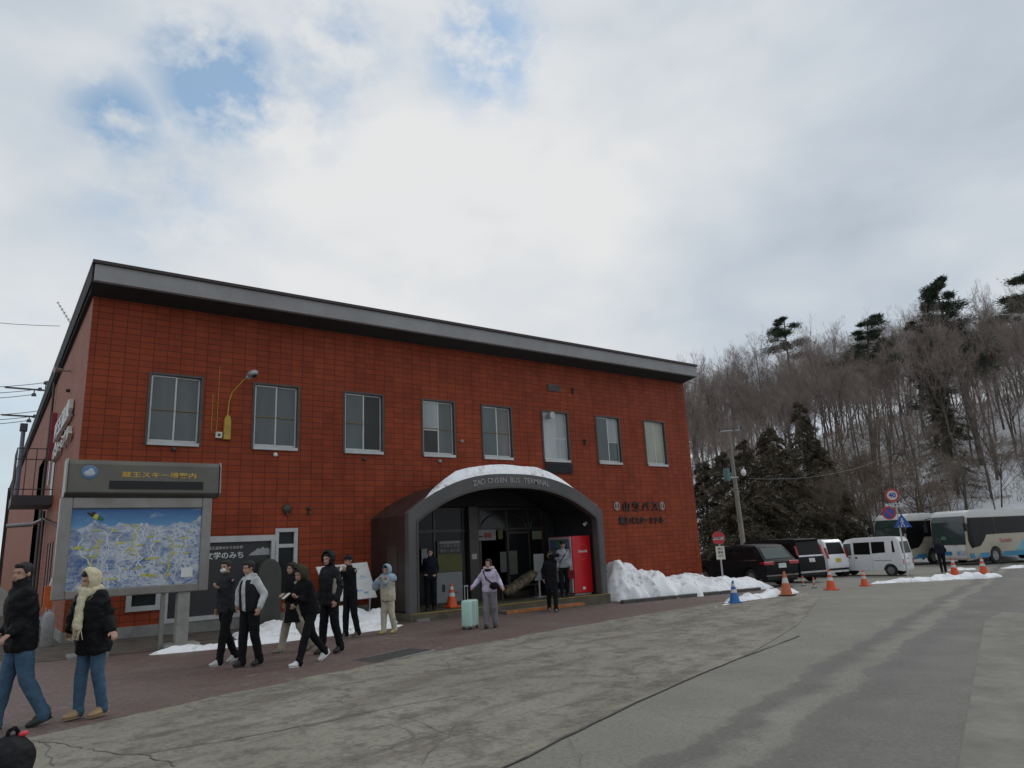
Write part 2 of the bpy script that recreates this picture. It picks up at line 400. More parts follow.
# one sheet to the horizon (levels out far away)
def ground_h(x,y): return SLOPE*max(-60,min(60,x))
gx=[-1500,-600,-200,-60,-20,0,20,40,60,90,150,400,1500]; gy=[-1500,-400,-100,-20,0,20,40,80,200,600,1500]
mb=MB(); mb.add([(x,y,ground_h(x,y)) for y in gy for x in gx],[(j*len(gx)+i,j*len(gx)+i+1,(j+1)*len(gx)+i+1,(j+1)*len(gx)+i) for j in range(len(gy)-1) for i in range(len(gx)-1)])
tag(mb.build('ground',M['asphalt'],fix=False),kind='structure')
edge=[(-14,3.2),(-3,8.05),(.6,9.42),(3.2,10.5),(6.45,11.67),(11,12.9),(17,14.25),(24.9,15.74),(30,16.4)]
def edge_y(x):
    for (a,b),(c,d) in zip(edge,edge[1:]):
        if a<=x<=c: return b+(d-b)*(x-a)/(c-a)
    return edge[0][1] if x<edge[0][0] else edge[-1][1]
pv=[(x,y) for x,y in edge if x<=24.9]
sheet('brick_pavement',[(x,y-.35) for x,y in pv]+[(24.9,26),(-14,26)],.004,M['paver'])
seam=[(-14,-2.2),(-6,1.2),(0,3.55),(3.95,4.85),(10.43,6.92),(18,9.6),(26,12.2)]
SP_=[(onG(a,b).x,onG(a,b).y) for a,b in ((505,768),(607,717),(687,680),(747,656),(800,636))]
d_=((SP_[1][0]-SP_[0][0]),(SP_[1][1]-SP_[0][1])); PRE=[(SP_[0][0]-d_[0]*k,SP_[0][1]-d_[1]*k) for k in (6,2)]
_rj=random.Random(8); JV=[]
for (a,b),(c,d) in zip(pv,pv[1:]):
    n_=max(2,int(math.hypot(c-a,d-b)/.16))
    for i in range(n_): k_=i/n_; x_=a+(c-a)*k_; y_=b+(d-b)*k_; JV.append((x_,y_+.10*mnoise.noise(Vector((x_*1.3,0,3)))+_rj.uniform(-.022,.022)))
JV.append(pv[-1])
sheet('concrete_apron',JV[::-1]+[(-14,-3.2)]+PRE[1:]+SP_[:4]+[(SP_[4][0]+1.5,SP_[4][1]+1.0),(22,13.2)],.008,M['apron'])
rnd=random.Random(5)
def strip(name,pts,wd,lift,mat,jit=.02,n=6,kind='structure'):
    """narrow ragged band lying on the ground"""
    P=[]
    for (a,b),(c,d) in zip(pts,pts[1:]):
        for i in range(n): P.append(Vector((a+(c-a)*i/n,b+(d-b)*i/n)))
    P.append(Vector(pts[-1])); L=[];Q=[]
    for i,p in enumerate(P):
        t_=(P[min(i+1,len(P)-1)]-P[max(i-1,0)]).normalized(); nn=Vector((-t_.y,t_.x))
        p=p+nn*rnd.uniform(-jit,jit); w_=wd*rnd.uniform(.45,1.3)*.5
        a=p+nn*w_; b=p-nn*w_; L.append((a.x,a.y,gz(a.x)+lift)); Q.append((b.x,b.y,gz(b.x)+lift))
    mb=MB(); k=len(P); mb.add(Q+L,[(i,i+1,k+i+1,k+i) for i in range(k-1)])
    return tag(mb.build(name,mat,fix=False),kind=kind)
G2=lambda px,py:(lambda v:(v.x,v.y))(onG(px,py))
strip('pavement_joint',PRE+SP_,.030,.013,M['tar'],jit=.012)
cracks=[[(20,741),(60,744),(95,752),(150,757),(175,768)],[(45,742),(52,768)],
 [(130,757),(230,741),(300,728),(400,707),(470,694)],[(390,712),(450,735),(520,742)],
 [(420,768),(455,728),(520,716),(610,697),(665,683)],[(160,690),(240,682),(300,672)],[(430,640),(470,660),(560,657)],
 [(330,764),(420,741),(440,736)],[(570,741),(585,768)],[(500,660),(620,645),(700,628)],[(600,660),(690,650)],[(230,700),(330,690),(420,670)]]
for i,c in enumerate(cracks):
    strip('pavement_crack',[G2(*p) for p in c],.015 if i in(0,2,5) else .007,.013+.001*i,M['tar'],jit=.035,n=7)
# patches: darker repair and light worn patches of the road
def blob(name,cx,cy,rx,ry,rot,lift,mat,n=30,seed=0):
    r_=random.Random(seed); ph=[r_.uniform(0,6.3) for _ in range(4)]; P=[]
    for i in range(n):
        a=2*math.pi*i/n; k=1+.16*math.sin(2*a+ph[0])+.12*math.sin(3*a+ph[1])+.09*math.sin(5*a+ph[2])+.06*math.sin(9*a+ph[3])
        x=rx*k*math.cos(a); y=ry*k*math.sin(a); P.append((cx+x*math.cos(rot)-y*math.sin(rot),cy+x*math.sin(rot)+y*math.cos(rot)))
    return sheet(name,P,lift,mat)
M['worn']=simple('worn_concrete_patch',(.20,.19,.16),.85,scale=2.2,var=.22,bump=.4,bscale=60,dirt=.35)
M['damp']=simple('damp_stain',(.155,.148,.128),.6,scale=3.2,var=.3,bump=.3)
a=[G2(985,620),G2(1024,560),G2(1180,620),G2(1180,900),G2(950,900),G2(958,768),G2(972,690)]
sheet('pavement_patch',a[:1]+[G2(1003,612)]+a[2:],.005,M['worn'])
# inspection cover in the brick paving
t0=thing('drain_cover','dark rectangular steel drain cover let into the brick paving','drain cover',onG(392,656)+Vector((0,0,.006)),R(20))
mb=MB(); mb.box(-.78,-.34,-.02,.78,.34,.004); mb.build('frame',M['galv'],t0)
mb=MB(); mb.box(-.74,-.30,-.015,.74,.30,.008)
for i in range(14): mb.box(-.7+i*.1075,-.28,.008,-.66+i*.1075,.28,.012)
mb.build('grate',M['patch'],t0)
# ------------------------------------------------------------------ the terminal building
BX0,BX1,BY0,BY1=1.7,24.62,20.0,80.0
WT_,RT=8.46,9.10
bld=thing('bus_terminal','two storey orange red tiled terminal with grey flat roof edge','building',(1.7,20,0))
WIN=[(3.14,4.44),(5.82,7.13),(8.54,9.86),(11.26,12.52),(13.64,14.93),(16.34,17.62),(19.08,20.37),(21.81,23.07)]
ZB,ZT=4.70,6.58
holes=[(a,b,ZB,ZT) for a,b in WIN]
holes+=[(3.84,6.50,.27,2.21),(6.58,7.14,.66,2.44),(3.0,3.70,.60,1.06),(9.95,16.10,-1,3.05),(16.72,17.30,7.40,7.62)]
def wall_holes(mb,x0,x1,z0,z1,hs,y,depth=.16):
    xs=sorted({x0,x1,*[h[0] for h in hs],*[h[1] for h in hs]}); zs=sorted({z0,z1,*[h[2] for h in hs if h[2]>z0],*[h[3] for h in hs]})
    for a,b in zip(xs,xs[1:]):
        for c,d in zip(zs,zs[1:]):
            mx,mz=(a+b)/2,(c+d)/2
            if any(h[0]<mx<h[1] and h[2]<mz<h[3] for h in hs): continue
            mb.add([(a,y,c),(b,y,c),(b,y,d),(a,y,d)],[(0,1,2,3)])
    for h in hs:
        a,b,c,d=h; c=max(c,z0)
        for q in ([(a,y,c),(b,y,c),(b,y+depth,c),(a,y+depth,c)],[(a,y,d),(a,y+depth,d),(b,y+depth,d),(b,y,d)],
                  [(a,y,c),(a,y+depth,c),(a,y+depth,d),(a,y,d)],[(b,y,c),(b,y,d),(b,y+depth,d),(b,y+depth,c)]): mb.add(q,[(0,1,2,3)])
mb=MB(); wall_holes(mb,BX0,BX1,.22,WT_,[(a,b,max(c,.22),d) for a,b,c,d in holes],BY0)
mb.mi=1
# west side wall with shutter slots and a door to the balcony
SH=[(23.75,24.35),(24.75,25.35),(25.75,26.35),(26.75,27.35),(31.5,37)]
def side_wall(mb,x,hs):
    ys=sorted({BY0,BY1,*[h[0] for h in hs],*[h[1] for h in hs]}); zs=sorted({.22,WT_+.2,*[h[2] for h in hs],*[h[3] for h in hs]})
    for a,b in zip(ys,ys[1:]):
        for c,d in zip(zs,zs[1:]):
            my,mz=(a+b)/2,(c+d)/2
            if any(h[0]<my<h[1] and h[2]<mz<h[3] for h in hs): continue
            mb.add([(x,b,c),(x,a,c),(x,a,d),(x,b,d)],[(0,1,2,3)])
side_holes=[(a,b,.5,2.45) for a,b in SH[:4]]+[(31.5,37,.5,6.0),(28.0,28.9,4.0,6.1),(29.6,30.6,4.6,6.2)]
side_wall(mb,BX0,side_holes)
mb.mi=0
mb.add([(BX1,BY0,.22),(BX1,BY1,.22),(BX1,BY1,WT_+.2),(BX1,BY0,WT_+.2)],[(0,1,2,3)])
mb.add([(BX0,BY1,.22),(BX1,BY1,.22),(BX1,BY1,WT_+.2),(BX0,BY1,WT_+.2)],[(0,1,2,3)])
mb.build('wall',[M['brick'],M['brick_side']],bld,True,fix=False)
mb=MB(); mb.box(BX0+.3,BY0+.3,-.5,BX1-.3,BY1-.3,WT_)      # dark core so that no light leaks through openings
core=MB()
core.add([(BX0+.2,BY0+.55,3.6),(BX1-.2,BY0+.55,3.6),(BX1-.2,BY0+.55,WT_),(BX0+.2,BY0+.55,WT_)],[(0,1,2,3)])
core.add([(BX0+.2,BY0+.2,4.2),(BX1-.2,BY0+.2,4.2),(BX1-.2,BY1-.2,4.2),(BX0+.2,BY1-.2,4.2)],[(0,1,2,3)])
core.add([(BX0+.45,BY0+.2,0),(BX0+.45,BY1-.2,0),(BX0+.45,BY1-.2,WT_),(BX0+.45,BY0+.2,WT_)],[(0,1,2,3)])
core.add([(BX0+.2,26.5,-.4),(BX1-.2,26.5,-.4),(BX1-.2,26.5,4.2),(BX0+.2,26.5,4.2)],[(0,1,2,3)])
core.build('interior_partition',M['dark_interior'],bld,True,fix=False)
mb=MB()
mb.box(BX0-.02,BY0-.03,-.6,9.35,BY0+.15,.22); mb.box(16.75,BY0-.03,-.6,BX1+.02,BY0+.15,.22)
mb.box(BX0-.02,BY0+.15,-.6,BX0+.15,BY1,.22); mb.box(BX1-.15,BY0+.15,-.6,BX1+.02,BY1,.22)
mb.build('foundation',M['concrete'],bld,True,bevel=.01)
# roof: slab, soffit, fascia and flashing
mb=MB(); mb.prism([(19.24,8.585),(20.02,8.45),(20.02,8.98),(19.24,8.98)],BX0-.099,BX1-.02,'x'); mb.build('soffit',M['soffit'],bld,True)
mb=MB(); mb.prism([(19.16,8.60),(19.235,8.575),(19.235,9.05),(19.26,9.05)][:3]+[(19.235,9.045),(19.185,9.045)],BX0-.10,BX1-.0,'x')
for i in range(1,8): pass
mb.build('fascia',M['fascia'],bld,True)
mb=MB(); mb.box(BX0-.16,19.12,9.05,BX1+.03,BY1+.2,9.13); mb.build('roof',M['dark_trim'],bld,True)
mb=MB(); mb.box(BX0-.15,19.24,8.58,BX0-.102,BY1+.15,9.048); mb.box(BX0-.10,20.03,8.5,BX0-.003,BY1+.1,8.62); mb.build('verge_board',M['soffit'],bld,True)
for x in (5.3,9.1,12.9,16.7,20.5):    # butt joints of the fascia sheets
    pass
# fascia joint covers are one part

def pane_mat(name,c,rough=.18,curtain=0):
    t=NT(name); co=t.coord(); n=t.noise(t.mapping(co,(1,1,.25)),2.0,4,.5)
    col=t.ramp(n,[(.3,tuple(x*.78 for x in c)),(.7,tuple(x*1.2 for x in c))])
    if curtain:
        w=t.node('ShaderNodeTexWave',bands_direction='X'); w.inputs['Scale'].default_value=7; w.inputs['Distortion'].default_value=1.6; w.inputs['Detail'].default_value=1
        t.link(t.mapping(co,(1,1,.12)),w.inputs['Vector']); col=t.mix(t.ramp(w.outputs['Fac'],[(.2,0.),(.8,.35)]),col,tuple(x*.55 for x in c))
    t.col(col).set(rough,0,.6); t.p.inputs['Specular IOR Level'].default_value=.35; t.p.inputs['Coat Weight'].default_value=.25 if max(c)>.05 else 0; t.p.inputs['Coat Roughness'].default_value=.05; return t.mat
PM={'frost':pane_mat('frosted_pane',(.085,.105,.105)),'dark':pane_mat('open_dark_pane',(.022,.024,.024),.1),
    'blind':pane_mat('pale_blind_pane',(.30,.33,.34)),'white':pane_mat('white_curtain_pane',(.44,.47,.48),.2,1),
    'cream':pane_mat('cream_curtain_pane',(.34,.35,.28),.2,1),'drape':pane_mat('grey_curtain_pane',(.14,.14,.14),.2,1),'teal':pane_mat('bluish_pane',(.07,.10,.105))}
STY=[('frost','frost',1,'with two frosted panes, nearest the corner'),('frost','frost',1,''),('frost','dark',1,'frosted window with its right sash open'),('half','frost',1,''),
     ('teal','drape',1,'window with a grey curtain drawn behind its right pane'),('white','halfr',0,'window with white curtain and a duct outlet'),('teal','halfd',0,''),('cream','cream',0,'window with cream curtains')]
LAB=['frosted two pane window nearest the left corner','frosted two pane window right of the wall lamp','frosted window whose right sash is dark','window with pale blind half lowered on the left',
 'window with grey curtain behind its right pane','window with white curtain and round duct outlet','window with pale blind on the right half','window with cream curtains at the right end']
RAILM=simple('dull_rail',(.24,.17,.07),.6)
def sash(x0,x1,z0,z1,y,kind,win):
    fw=.045
    mb=MB(); mb.box(x0,y,z0,x0+fw,y+.035,z1); mb.box(x1-fw,y,z0,x1,y+.035,z1); mb.box(x0+fw,y,z1-fw,x1-fw,y+.035,z1); mb.box(x0+fw,y,z0,x1-fw,y+.035,z0+.07)
    if kind.startswith('half'): mb.box(x0+fw,y+.004,(z0+z1)/2-.02-.08,x1-fw,y+.03,(z0+z1)/2+.02-.08)
    mb.build('sash',M['alu'],win,True,bevel=.004,seg=1)
    zm=(z0+z1)/2-.08
    if kind.startswith('half'):
        up,lo={'half':('blind','dark'),'halfr':('blind','blind'),'halfd':('blind','teal')}[kind]
        for nm,a,b in ((up,zm+.02,z1-fw),(lo,z0+.07,zm-.02)):
            m=MB(); m.box(x0+fw,y+.012,a,x1-fw,y+.02,b); m.build('pane',PM[nm],win,True)
    else:
        m=MB(); m.box(x0+fw,y+.012,z0+.07,x1-fw,y+.02,z1-fw); m.build('pane',PM[kind],win,True)
for i,(a,b) in enumerate(WIN):
    l,r,rail,_=STY[i]
    fo=MB(); e=.03
    fo.box(a-e,19.975,ZB-e,a+.035,20.12,ZT+e); fo.box(b-.035,19.975,ZB-e,b+e,20.12,ZT+e)
    fo.box(a+.035,19.975,ZT-.03,b-.035,20.12,ZT+e); fo.mi=1; fo.box(a+.02,19.93,ZB-.035,b-.02,20.12,ZB+.06)
    win=fo.build('window',[M['alu_dark'] if i not in(0,) else M['alu_dark'],M['alu']],bld,True,bevel=.004,seg=1); win['label']=LAB[i]
    mid=(a+b)/2
    sash(a+.038,mid+.025,ZB+.062,ZT-.032,20.04,l,win); sash(mid-.02,b-.038,ZB+.062,ZT-.032,20.078,r,win)
    if rail:
        m=MB()
        m.cyl((a+.08,20.034,ZB+.92),(mid-.0,20.034,ZB+.92),.013,n=6)
        if r!='dark' : m.cyl((mid+.04,20.070,ZB+.92),(b-.09,20.070,ZB+.92),.013,n=6)
        m.build('safety_rail',RAILM,win,True)
# vent hoods, drains and small fittings of the facade
def fit(name,build,mat,**k):
    mb=MB(); build(mb); return mb.build(name,mat,bld,True,**k)
p=onY(565,420,19.9)
mb=MB(); mb.cyl((16.62,19.98,6.38),(16.62,19.72,6.38),.11,n=14); mb.cyl((16.62,19.74,6.38),(16.62,19.70,6.38),.13,n=14); mb.build('duct_outlet',M['galv'],bld,True,smooth='auto')
mb=MB(); mb.box(16.70,19.96,7.38,17.32,20.02,7.64)
for i in range(4): mb.box(16.74,19.945,7.41+i*.055,17.28,19.965,7.435+i*.055)
mb.build('vent_grille',M['alu_dark'],bld,True)
mb=MB(); mb.box(16.36,19.93,4.26,17.66,20.0,4.64)
for i in range(6): mb.box(16.4,19.91,4.30+i*.055,17.62,19.935,4.328+i*.055)
mb.build('louvre_panel',M['soffit'],bld,True)
for px,py,mt in ((174,449,'alu_dark'),(275.5,454.5,'white'),(364.5,459,'alu_dark'),(440,461,'grey_plastic'),(462,441,'grey_plastic')):
    v=onY(px,py,19.95); mb=MB(); mb.cyl((v.x,20.0,v.z),(v.x,19.93,v.z),.055,n=10); mb.ell((v.x,19.93,v.z-.01),(.06,.04,.05),nu=10,nv=6); mb.build('drain_cap',M[mt],bld,True,smooth='auto')
for px,py,s in ((287,510,.13),(309,509.5,.06),(573,390,.06),(585,441,.05)):
    v=onY(px,py,19.95); mb=MB(); mb.ell((v.x,19.94,v.z+.03),(s,.09,s),nu=12,nv=8); mb.box(v.x-.02,19.9,v.z-.14,v.x+.04,19.99,v.z-.05); mb.build('vent_hood',M['alu_dark'],bld,True,smooth='auto')
# small downpipe hooks and cable run
mb=MB(); a=onY(219,431,19.98); b=onY(222,366,19.98); mb.cyl((a.x-.06,19.985,a.z),(a.x-.06,19.985,b.z),.008,n=6); mb.cyl((a.x-.20,19.985,a.z),(a.x-.20,19.985,a.z+1.0),.008,n=6); mb.build('cable_run',M['yellow'],bld,True)

# wall lamp with yellow housing
lm=thing('wall_lamp','yellow conduit housing with grey floodlight on a bent arm between the first two upper windows','lamp',(5.12,19.99,4.9))
mb=MB(); mb.prism([(5.03,4.9),(5.21,4.9),(5.21,5.42),(5.17,5.56),(5.07,5.56),(5.03,5.42)],19.88,19.995); mb.build('housing',M['yellow'],lm,True,bevel=.012)
mb=MB(); mb.tube([(5.12,19.94,5.55),(5.13,19.9,5.95),(5.18,19.83,6.2),(5.38,19.55,6.5),(5.46,19.45,6.58)],.017,7); mb.build('arm',M['yellow'],lm,True,smooth='auto')
mb=MB(); mb.ell((5.58,19.36,6.68),(.16,.2,.105),nu=14,nv=8,rot=Matrix.Rotation(R(-22),3,'Y')); mb.cyl((5.46,19.45,6.56),(5.54,19.4,6.63),.06,.09,n=10); mb.build('lamp_head',M['galv'],lm,True,smooth='auto')
mb=MB(); mb.ell((5.59,19.34,6.62),(.11,.15,.05),nu=12,nv=6); mb.build('lens',M['glass_dark'],lm,True,smooth=True)
jb=thing('junction_box','small pale grey electrical box beside the yellow lamp housing','electrical box',(4.9,19.99,4.9))
mb=MB(); mb.box(4.83,19.91,4.93,5.0,19.995,5.10); mb.build('box_body',M['offwhite'],jb,True,bevel=.01)
mb=MB(); mb.box(4.88,19.902,4.98,4.95,19.912,5.05); mb.build('hatch',M['alu_dark'],jb,True)

# ---- Japanese lettering
FAC=lambda x,z,y=19.95: basis((x,y,z),(1,0,0),(0,0,1))
sg=thing('wall_sign_lettering','black raised Japanese characters in two rows right of the arched porch','sign lettering',(21.3,19.95,2.9))
def sign_row(body,x0,x1,z0,z1,mat,parent,name='lettering',depth=.02,bold=.012,y=19.955,axis='x'):
    me=text_mesh(body,1,depth,0); xs=[v.co.x for v in me.vertices]; ys=[v.co.y for v in me.vertices]
    me=text_mesh(body,1,depth,bold); 
    sx=(x1-x0)/(max(xs)-min(xs)); sy=(z1-z0)/(max(ys)-min(ys))
    T=Matrix.Translation((x0-min(xs)*sx,0,z0-min(ys)*sy))@Matrix(((sx,0,0,0),(0,0,-1,0),(0,sy,0,0),(0,0,0,1)))
    T=Matrix.Translation((0,y,0))@T
    mb=MB(); add_mesh(mb,me,T); return mb.build(name,mat,parent,True,fix=False)
sign_row('山 交 バ ス',20.2,22.2,2.86,3.22,M['black'],sg,bold=.022)
sign_row('蔵王バスターミナル',19.92,22.45,2.34,2.62,M['black'],sg,bold=.024)
for x in (19.85,22.45):       # round company mark at each end of the upper row
    mb=MB()
    P=[(x+.15*math.cos(a),3.04+.17*math.sin(a)) for a in np.linspace(0,2*math.pi,25)]
    for (a,b),(c,d) in zip(P,P[1:]): mb.add([(a,19.95,b),(c,19.95,d),(x+(c-x)*.72,19.95,3.04+(d-3.04)*.72),(x+(a-x)*.72,19.95,3.04+(b-3.04)*.72)],[(0,1,2,3)])
    mb.box(x-.04,19.945,2.92,x+.03,19.96,3.16); mb.build('emblem',M['grey_plastic'],sg,True,fix=False)
# white letters on the west wall
sw=thing('side_wall_lettering','white raised characters in two rows on the pinkish side wall','sign lettering',(1.66,24.8,5.8))
def side_row(body,y0,y1,z0,z1):
    me=text_mesh(body,1,.05,0); xs=[v.co.x for v in me.vertices]; ys=[v.co.y for v in me.vertices]; me=text_mesh(body,1,.05,.03)
    sx=(y0-y1)/(max(xs)-min(xs)); sy=(z1-z0)/(max(ys)-min(ys))
    T=Matrix.Translation((1.62,y0+min(xs)*sx,z0-min(ys)*sy))@Matrix(((0,0,-1,0),(-sx,0,0,0),(0,sy,0,0),(0,0,0,1)))
    mb=MB(); add_mesh(mb,me,T); mb.build('lettering',M['white'],sw,True,fix=False)
side_row('蔵王温泉',27.4,22.4,5.72,6.28); side_row('バスターミナル',27.4,22.0,5.05,5.45)
rs=thing('red_banner_sign','narrow dark red vertical sign projecting from the side wall above the balcony','sign',(1.5,28.2,5.2))
mb=MB(); mb.box(1.50,28.15,5.2,1.66,28.22,6.85); mb.build('panel',simple('red_panel',(.28,.03,.045),.5),rs,True,bevel=.01)
mb=MB(); mb.box(1.5,28.22,5.5,1.7,28.25,5.54); mb.box(1.5,28.22,6.5,1.7,28.25,6.54); mb.build('bracket',M['galv'],rs,True)

# ---- ground floor openings left of the porch
dw=MB(); a,b,c,d=3.84,6.50,.27,2.21
dw.box(a-.06,19.95,d-.06,b+.06,20.14,d+.10); dw.box(a-.06,19.95,c-.06,b+.06,20.14,c+.05); dw.box(a-.06,19.952,c+.05,a+.06,20.138,d-.06); dw.box(b-.06,19.952,c+.05,b+.06,20.138,d-.06)
dwin=dw.build('display_window',M['alu'],bld,True,bevel=.004,seg=1)
mb=MB(); mb.box(a+.06,20.06,c+.05,b-.06,20.08,d-.06); dp=mb.build('poster_panel',simple('black_poster',(.025,.024,.027),.35,var=.1),dwin,True)
pw=M['white']
def on_panel(body,x0,x1,z0,z1,mat,parent,y=20.055,bold=.0,name='lettering'):
    return sign_row(body,x0,x1,z0,z1,mat,parent,name,.003,bold,y)
on_panel('蔵王文学のみち',4.35,5.72,1.72,1.90,pw,dwin,bold=.012)
on_panel('山形市蔵王温泉ゆかりの文学',4.55,5.70,1.97,2.05,pw,dwin)
mb=MB()      # pale mountain drawing on the poster
P=[(5.86,1.78),(5.95,1.86),(6.03,1.90),(6.10,1.97),(6.16,1.94),(6.24,2.0),(6.30,1.95),(6.36,1.97),(6.42,1.93),(6.43,1.78)]
mb.add([(x,20.052,z) for x,z in P],[tuple(range(len(P)))]); mb.box(5.82,20.05,1.53,6.05,20.056,1.56); mb.build('mountain_motif',simple('grey_print',(.35,.35,.37),.5),dwin,True,fix=False)
def framed(name,x0,x1,z0,z1,mids,pane,fw=.06):
    mb=MB(); mb.box(x0-.04,19.95,z0-.04,x1+.04,20.13,z0+fw); mb.box(x0-.04,19.95,z1-fw,x1+.04,20.13,z1+.04)
    mb.box(x0-.04,19.952,z0+fw,x0+fw,20.128,z1-fw); mb.box(x1-fw,19.952,z0+fw,x1+.04,20.128,z1-fw)
    for m in mids: mb.box(x0+fw,19.96,m-.05,x1-fw,20.12,m+.05)
    f=mb.build(name,M['alu'],bld,True,bevel=.004,seg=1)
    zs=[z0+fw]+[q for m in mids for q in (m-.05,m+.05)]+[z1-fw]
    for a_,b_ in zip(zs[::2],zs[1::2]):
        m=MB(); m.box(x0+fw,20.06,a_,x1-fw,20.075,b_); m.build('pane',pane,f,True)
    return f
framed('window',6.58,7.14,.66,2.44,[2.0],M['glass_dark'],.065)['label']='tall narrow window with a small pane on top'
framed('window',3.0,3.70,.60,1.06,[],PM['dark'],.08)['label']='low white framed window under the ski map'
# interior wall of the side openings and balcony
for i,(y0,y1) in enumerate(SH[:4]):
    mb=MB(); mb.box(1.72,y0,.5,1.80,y1,2.45); mb.build('shutter',M['alu_dark'],bld,True)
mb=MB(); mb.box(1.85,31.5,.4,1.95,37,6.0); mb.build('loading_door',M['dark_interior'],bld,True)
mb=MB(); mb.box(1.70,28.0,4.0,1.78,28.9,6.1); mb.build('balcony_door',M['alu'],bld,True,bevel=.01)
mb=MB(); mb.box(1.70,29.6,4.6,1.78,30.6,6.2); mb.build('window',M['glass_dark'],bld,True)
mb=MB(); mb.box(.60,27.08,3.66,1.70,29.3,3.96); bal=mb.build('balcony',simple('dark_balcony_steel',(.06,.055,.06),.5,.2),bld,True)
mb=MB()
for z in (4.15,5.1,5.45): mb.cyl((.63,27.11,z),(1.68,27.11,z),.018,n=6); mb.cyl((.63,27.11,z),(.63,29.2,z),.018,n=6)
for x in np.linspace(.63,1.66,5): mb.cyl((x,27.11,3.95),(x,27.11,5.45),.015,n=6)
for y in np.linspace(27.11,29.2,9): mb.cyl((.63,y,3.95),(.63,y,5.45),.012,n=5)
mb.build('railing',M['alu_dark'],bal,True)
mb=MB(); mb.cyl((1.35,30.2,3.2),(.62,30.2,3.16),.07,n=12); mb.cyl((1.62,30.2,3.35),(1.35,30.2,3.2),.06,n=10); mb.build('duct',M['galv'],bld,True,smooth='auto')
for y,z0,z1,r,m in ((30.9,.0,8.5,.045,'alu_dark'),(29.2,.0,3.6,.04,'alu_dark')):
    mb=MB(); mb.cyl((1.62,y,z0),(1.62,y,z1),r,n=8); mb.build('downpipe',M[m],bld,True)
mb=MB(); mb.cyl((1.62,22.5,2.75),(1.62,30,3.4),.03,n=6); mb.build('cable_run',M['black'],bld,True)
mb=MB(); mb.cyl((1.70,25.3,7.68),(1.45,25.3,7.68),.03,n=8); mb.cyl((1.50,25.3,7.68),(1.28,25.25,7.66),.05,.10,n=12); mb.build('loudspeaker',M['grey_plastic'],bld,True)
mb=MB(); mb.cyl((1.70,24.6,6.9),(1.6,24.6,6.9),.05,n=8); mb.build('vent_hood',M['black'],bld,True)
# annex behind, seen past the corner
mb=MB(); mb.box(1.45,79.6,-.6,1.7,80.1,9.0); mb.build('corner_post',M['soffit'],bld,True)

# TV antenna on the roof edge
an=thing('television_antenna','thin roof antenna on a mast above the left roof edge','antenna',(1.95,31.1,9.1))
mb=MB(); mb.cyl((1.95,31.1,9.0),(1.95,31.1,11.05),.03,n=8); mb.build('mast',M['galv'],an,True)
mb=MB(); mb.cyl((1.45,31.1,11.75),(2.15,31.1,10.65),.015,n=6)
for i in range(9):
    t_=i/8; x=1.47+.64*t_; z=11.72-1.0*t_; l=.14+.16*t_; mb.cyl((x,31.1-l,z),(x,31.1+l,z),.008,n=5); mb.cyl((x-.05,31.1,z-.02),(x+.06,31.1,z+.03),.01,n=5)
mb.build('aerial',M['galv'],an,True)

# ------------------------------------------------------------------ arched entrance porch
cn=thing('entrance_porch','arched charcoal metal porch with English lettering over the entrance','porch',(13.04,17.5,-.15))
CX=13.04
zo=lambda x:3.89-1.16*(abs(x)/3.66)**2.5
zi=lambda x:3.45-.98*(abs(x)/3.36)**2.5
N=40
def arch(mb,y0,y1,fo,fi,wo,wi,zbot):
    O=[(CX-wo,zbot)]+[(CX+wo*(-1+2*i/N),fo(wo*(-1+2*i/N))) for i in range(N+1)]+[(CX+wo,zbot)]
    I=[(CX-wi,zbot)]+[(CX+wi*(-1+2*i/N),fi(wi*(-1+2*i/N))) for i in range(N+1)]+[(CX+wi,zbot)]
    n=len(O); vs=[(x,y0,z) for x,z in O]+[(x,y0,z) for x,z in I]+[(x,y1,z) for x,z in O]+[(x,y1,z) for x,z in I]; fs=[]
    for i in range(n-1): fs+= [(i,i+1,n+i+1,n+i),(2*n+i,3*n+i,3*n+i+1,2*n+i+1),(i,2*n+i,2*n+i+1,i+1),(n+i,n+i+1,3*n+i+1,3*n+i)]
    fs+=[(0,n,3*n,2*n),(n-1,3*n-1,4*n-1,2*n-1)]; mb.add(vs,fs)
mb=MB(); arch(mb,17.5,17.74,zo,zi,3.66,3.36,-.35); mb.build('arch_frame',M['canopy'],cn,True,bevel=.012,seg=1,ang=50)
mb=MB(); arch(mb,17.48,17.5-.002,lambda x:zi(x)+.06,lambda x:zi(x)+.001,3.42,3.362,-.1); mb.build('arch_trim',M['alu_dark'],cn,True)
mb=MB(); arch(mb,17.745,19.998,lambda x:zo(x)-.09,lambda x:zo(x)-.15,3.6,3.54,2.45); mb.build('porch_roof',M['brown_sheet'],cn,True)
mb=MB(); mb.box(9.44,17.745,.09,9.50,19.99,2.449); mb.build('side_panel',M['brown_sheet'],cn,True)
mb=MB(); mb.box(16.58,17.745,-.1,16.64,19.99,2.449); mb.build('side_panel',M['brown_sheet'],cn,True)
mb=MB(); mb.box(9.425,18.3,.55,9.44,18.9,1.85); mb.build('side_door',M['alu_dark'],cn,True)
mb=MB(); mb.box(9.36,17.42,-.6,16.72,19.985,.045); mb.mi=1; mb.box(9.5,17.30,-.6,9.9,17.419,-.08)
fl=mb.build('porch_floor',[simple('worn_porch_floor',(.10,.085,.055),.8,scale=3,var=.35,dirt=.5),M['concrete']],cn,True,bevel=.012)
mb=MB(); mb.box(9.42,17.415,.047,16.68,17.52,.053); mb.build('edge_stripe',M['yellow'],cn,True)
mb=MB(); mb.box(12.2,16.98,-.6,15.2,17.416,-.10); st=mb.build('entrance_step',simple('step_concrete',(.14,.12,.10),.85,scale=3,var=.3,dirt=.4),cn,True,bevel=.012)
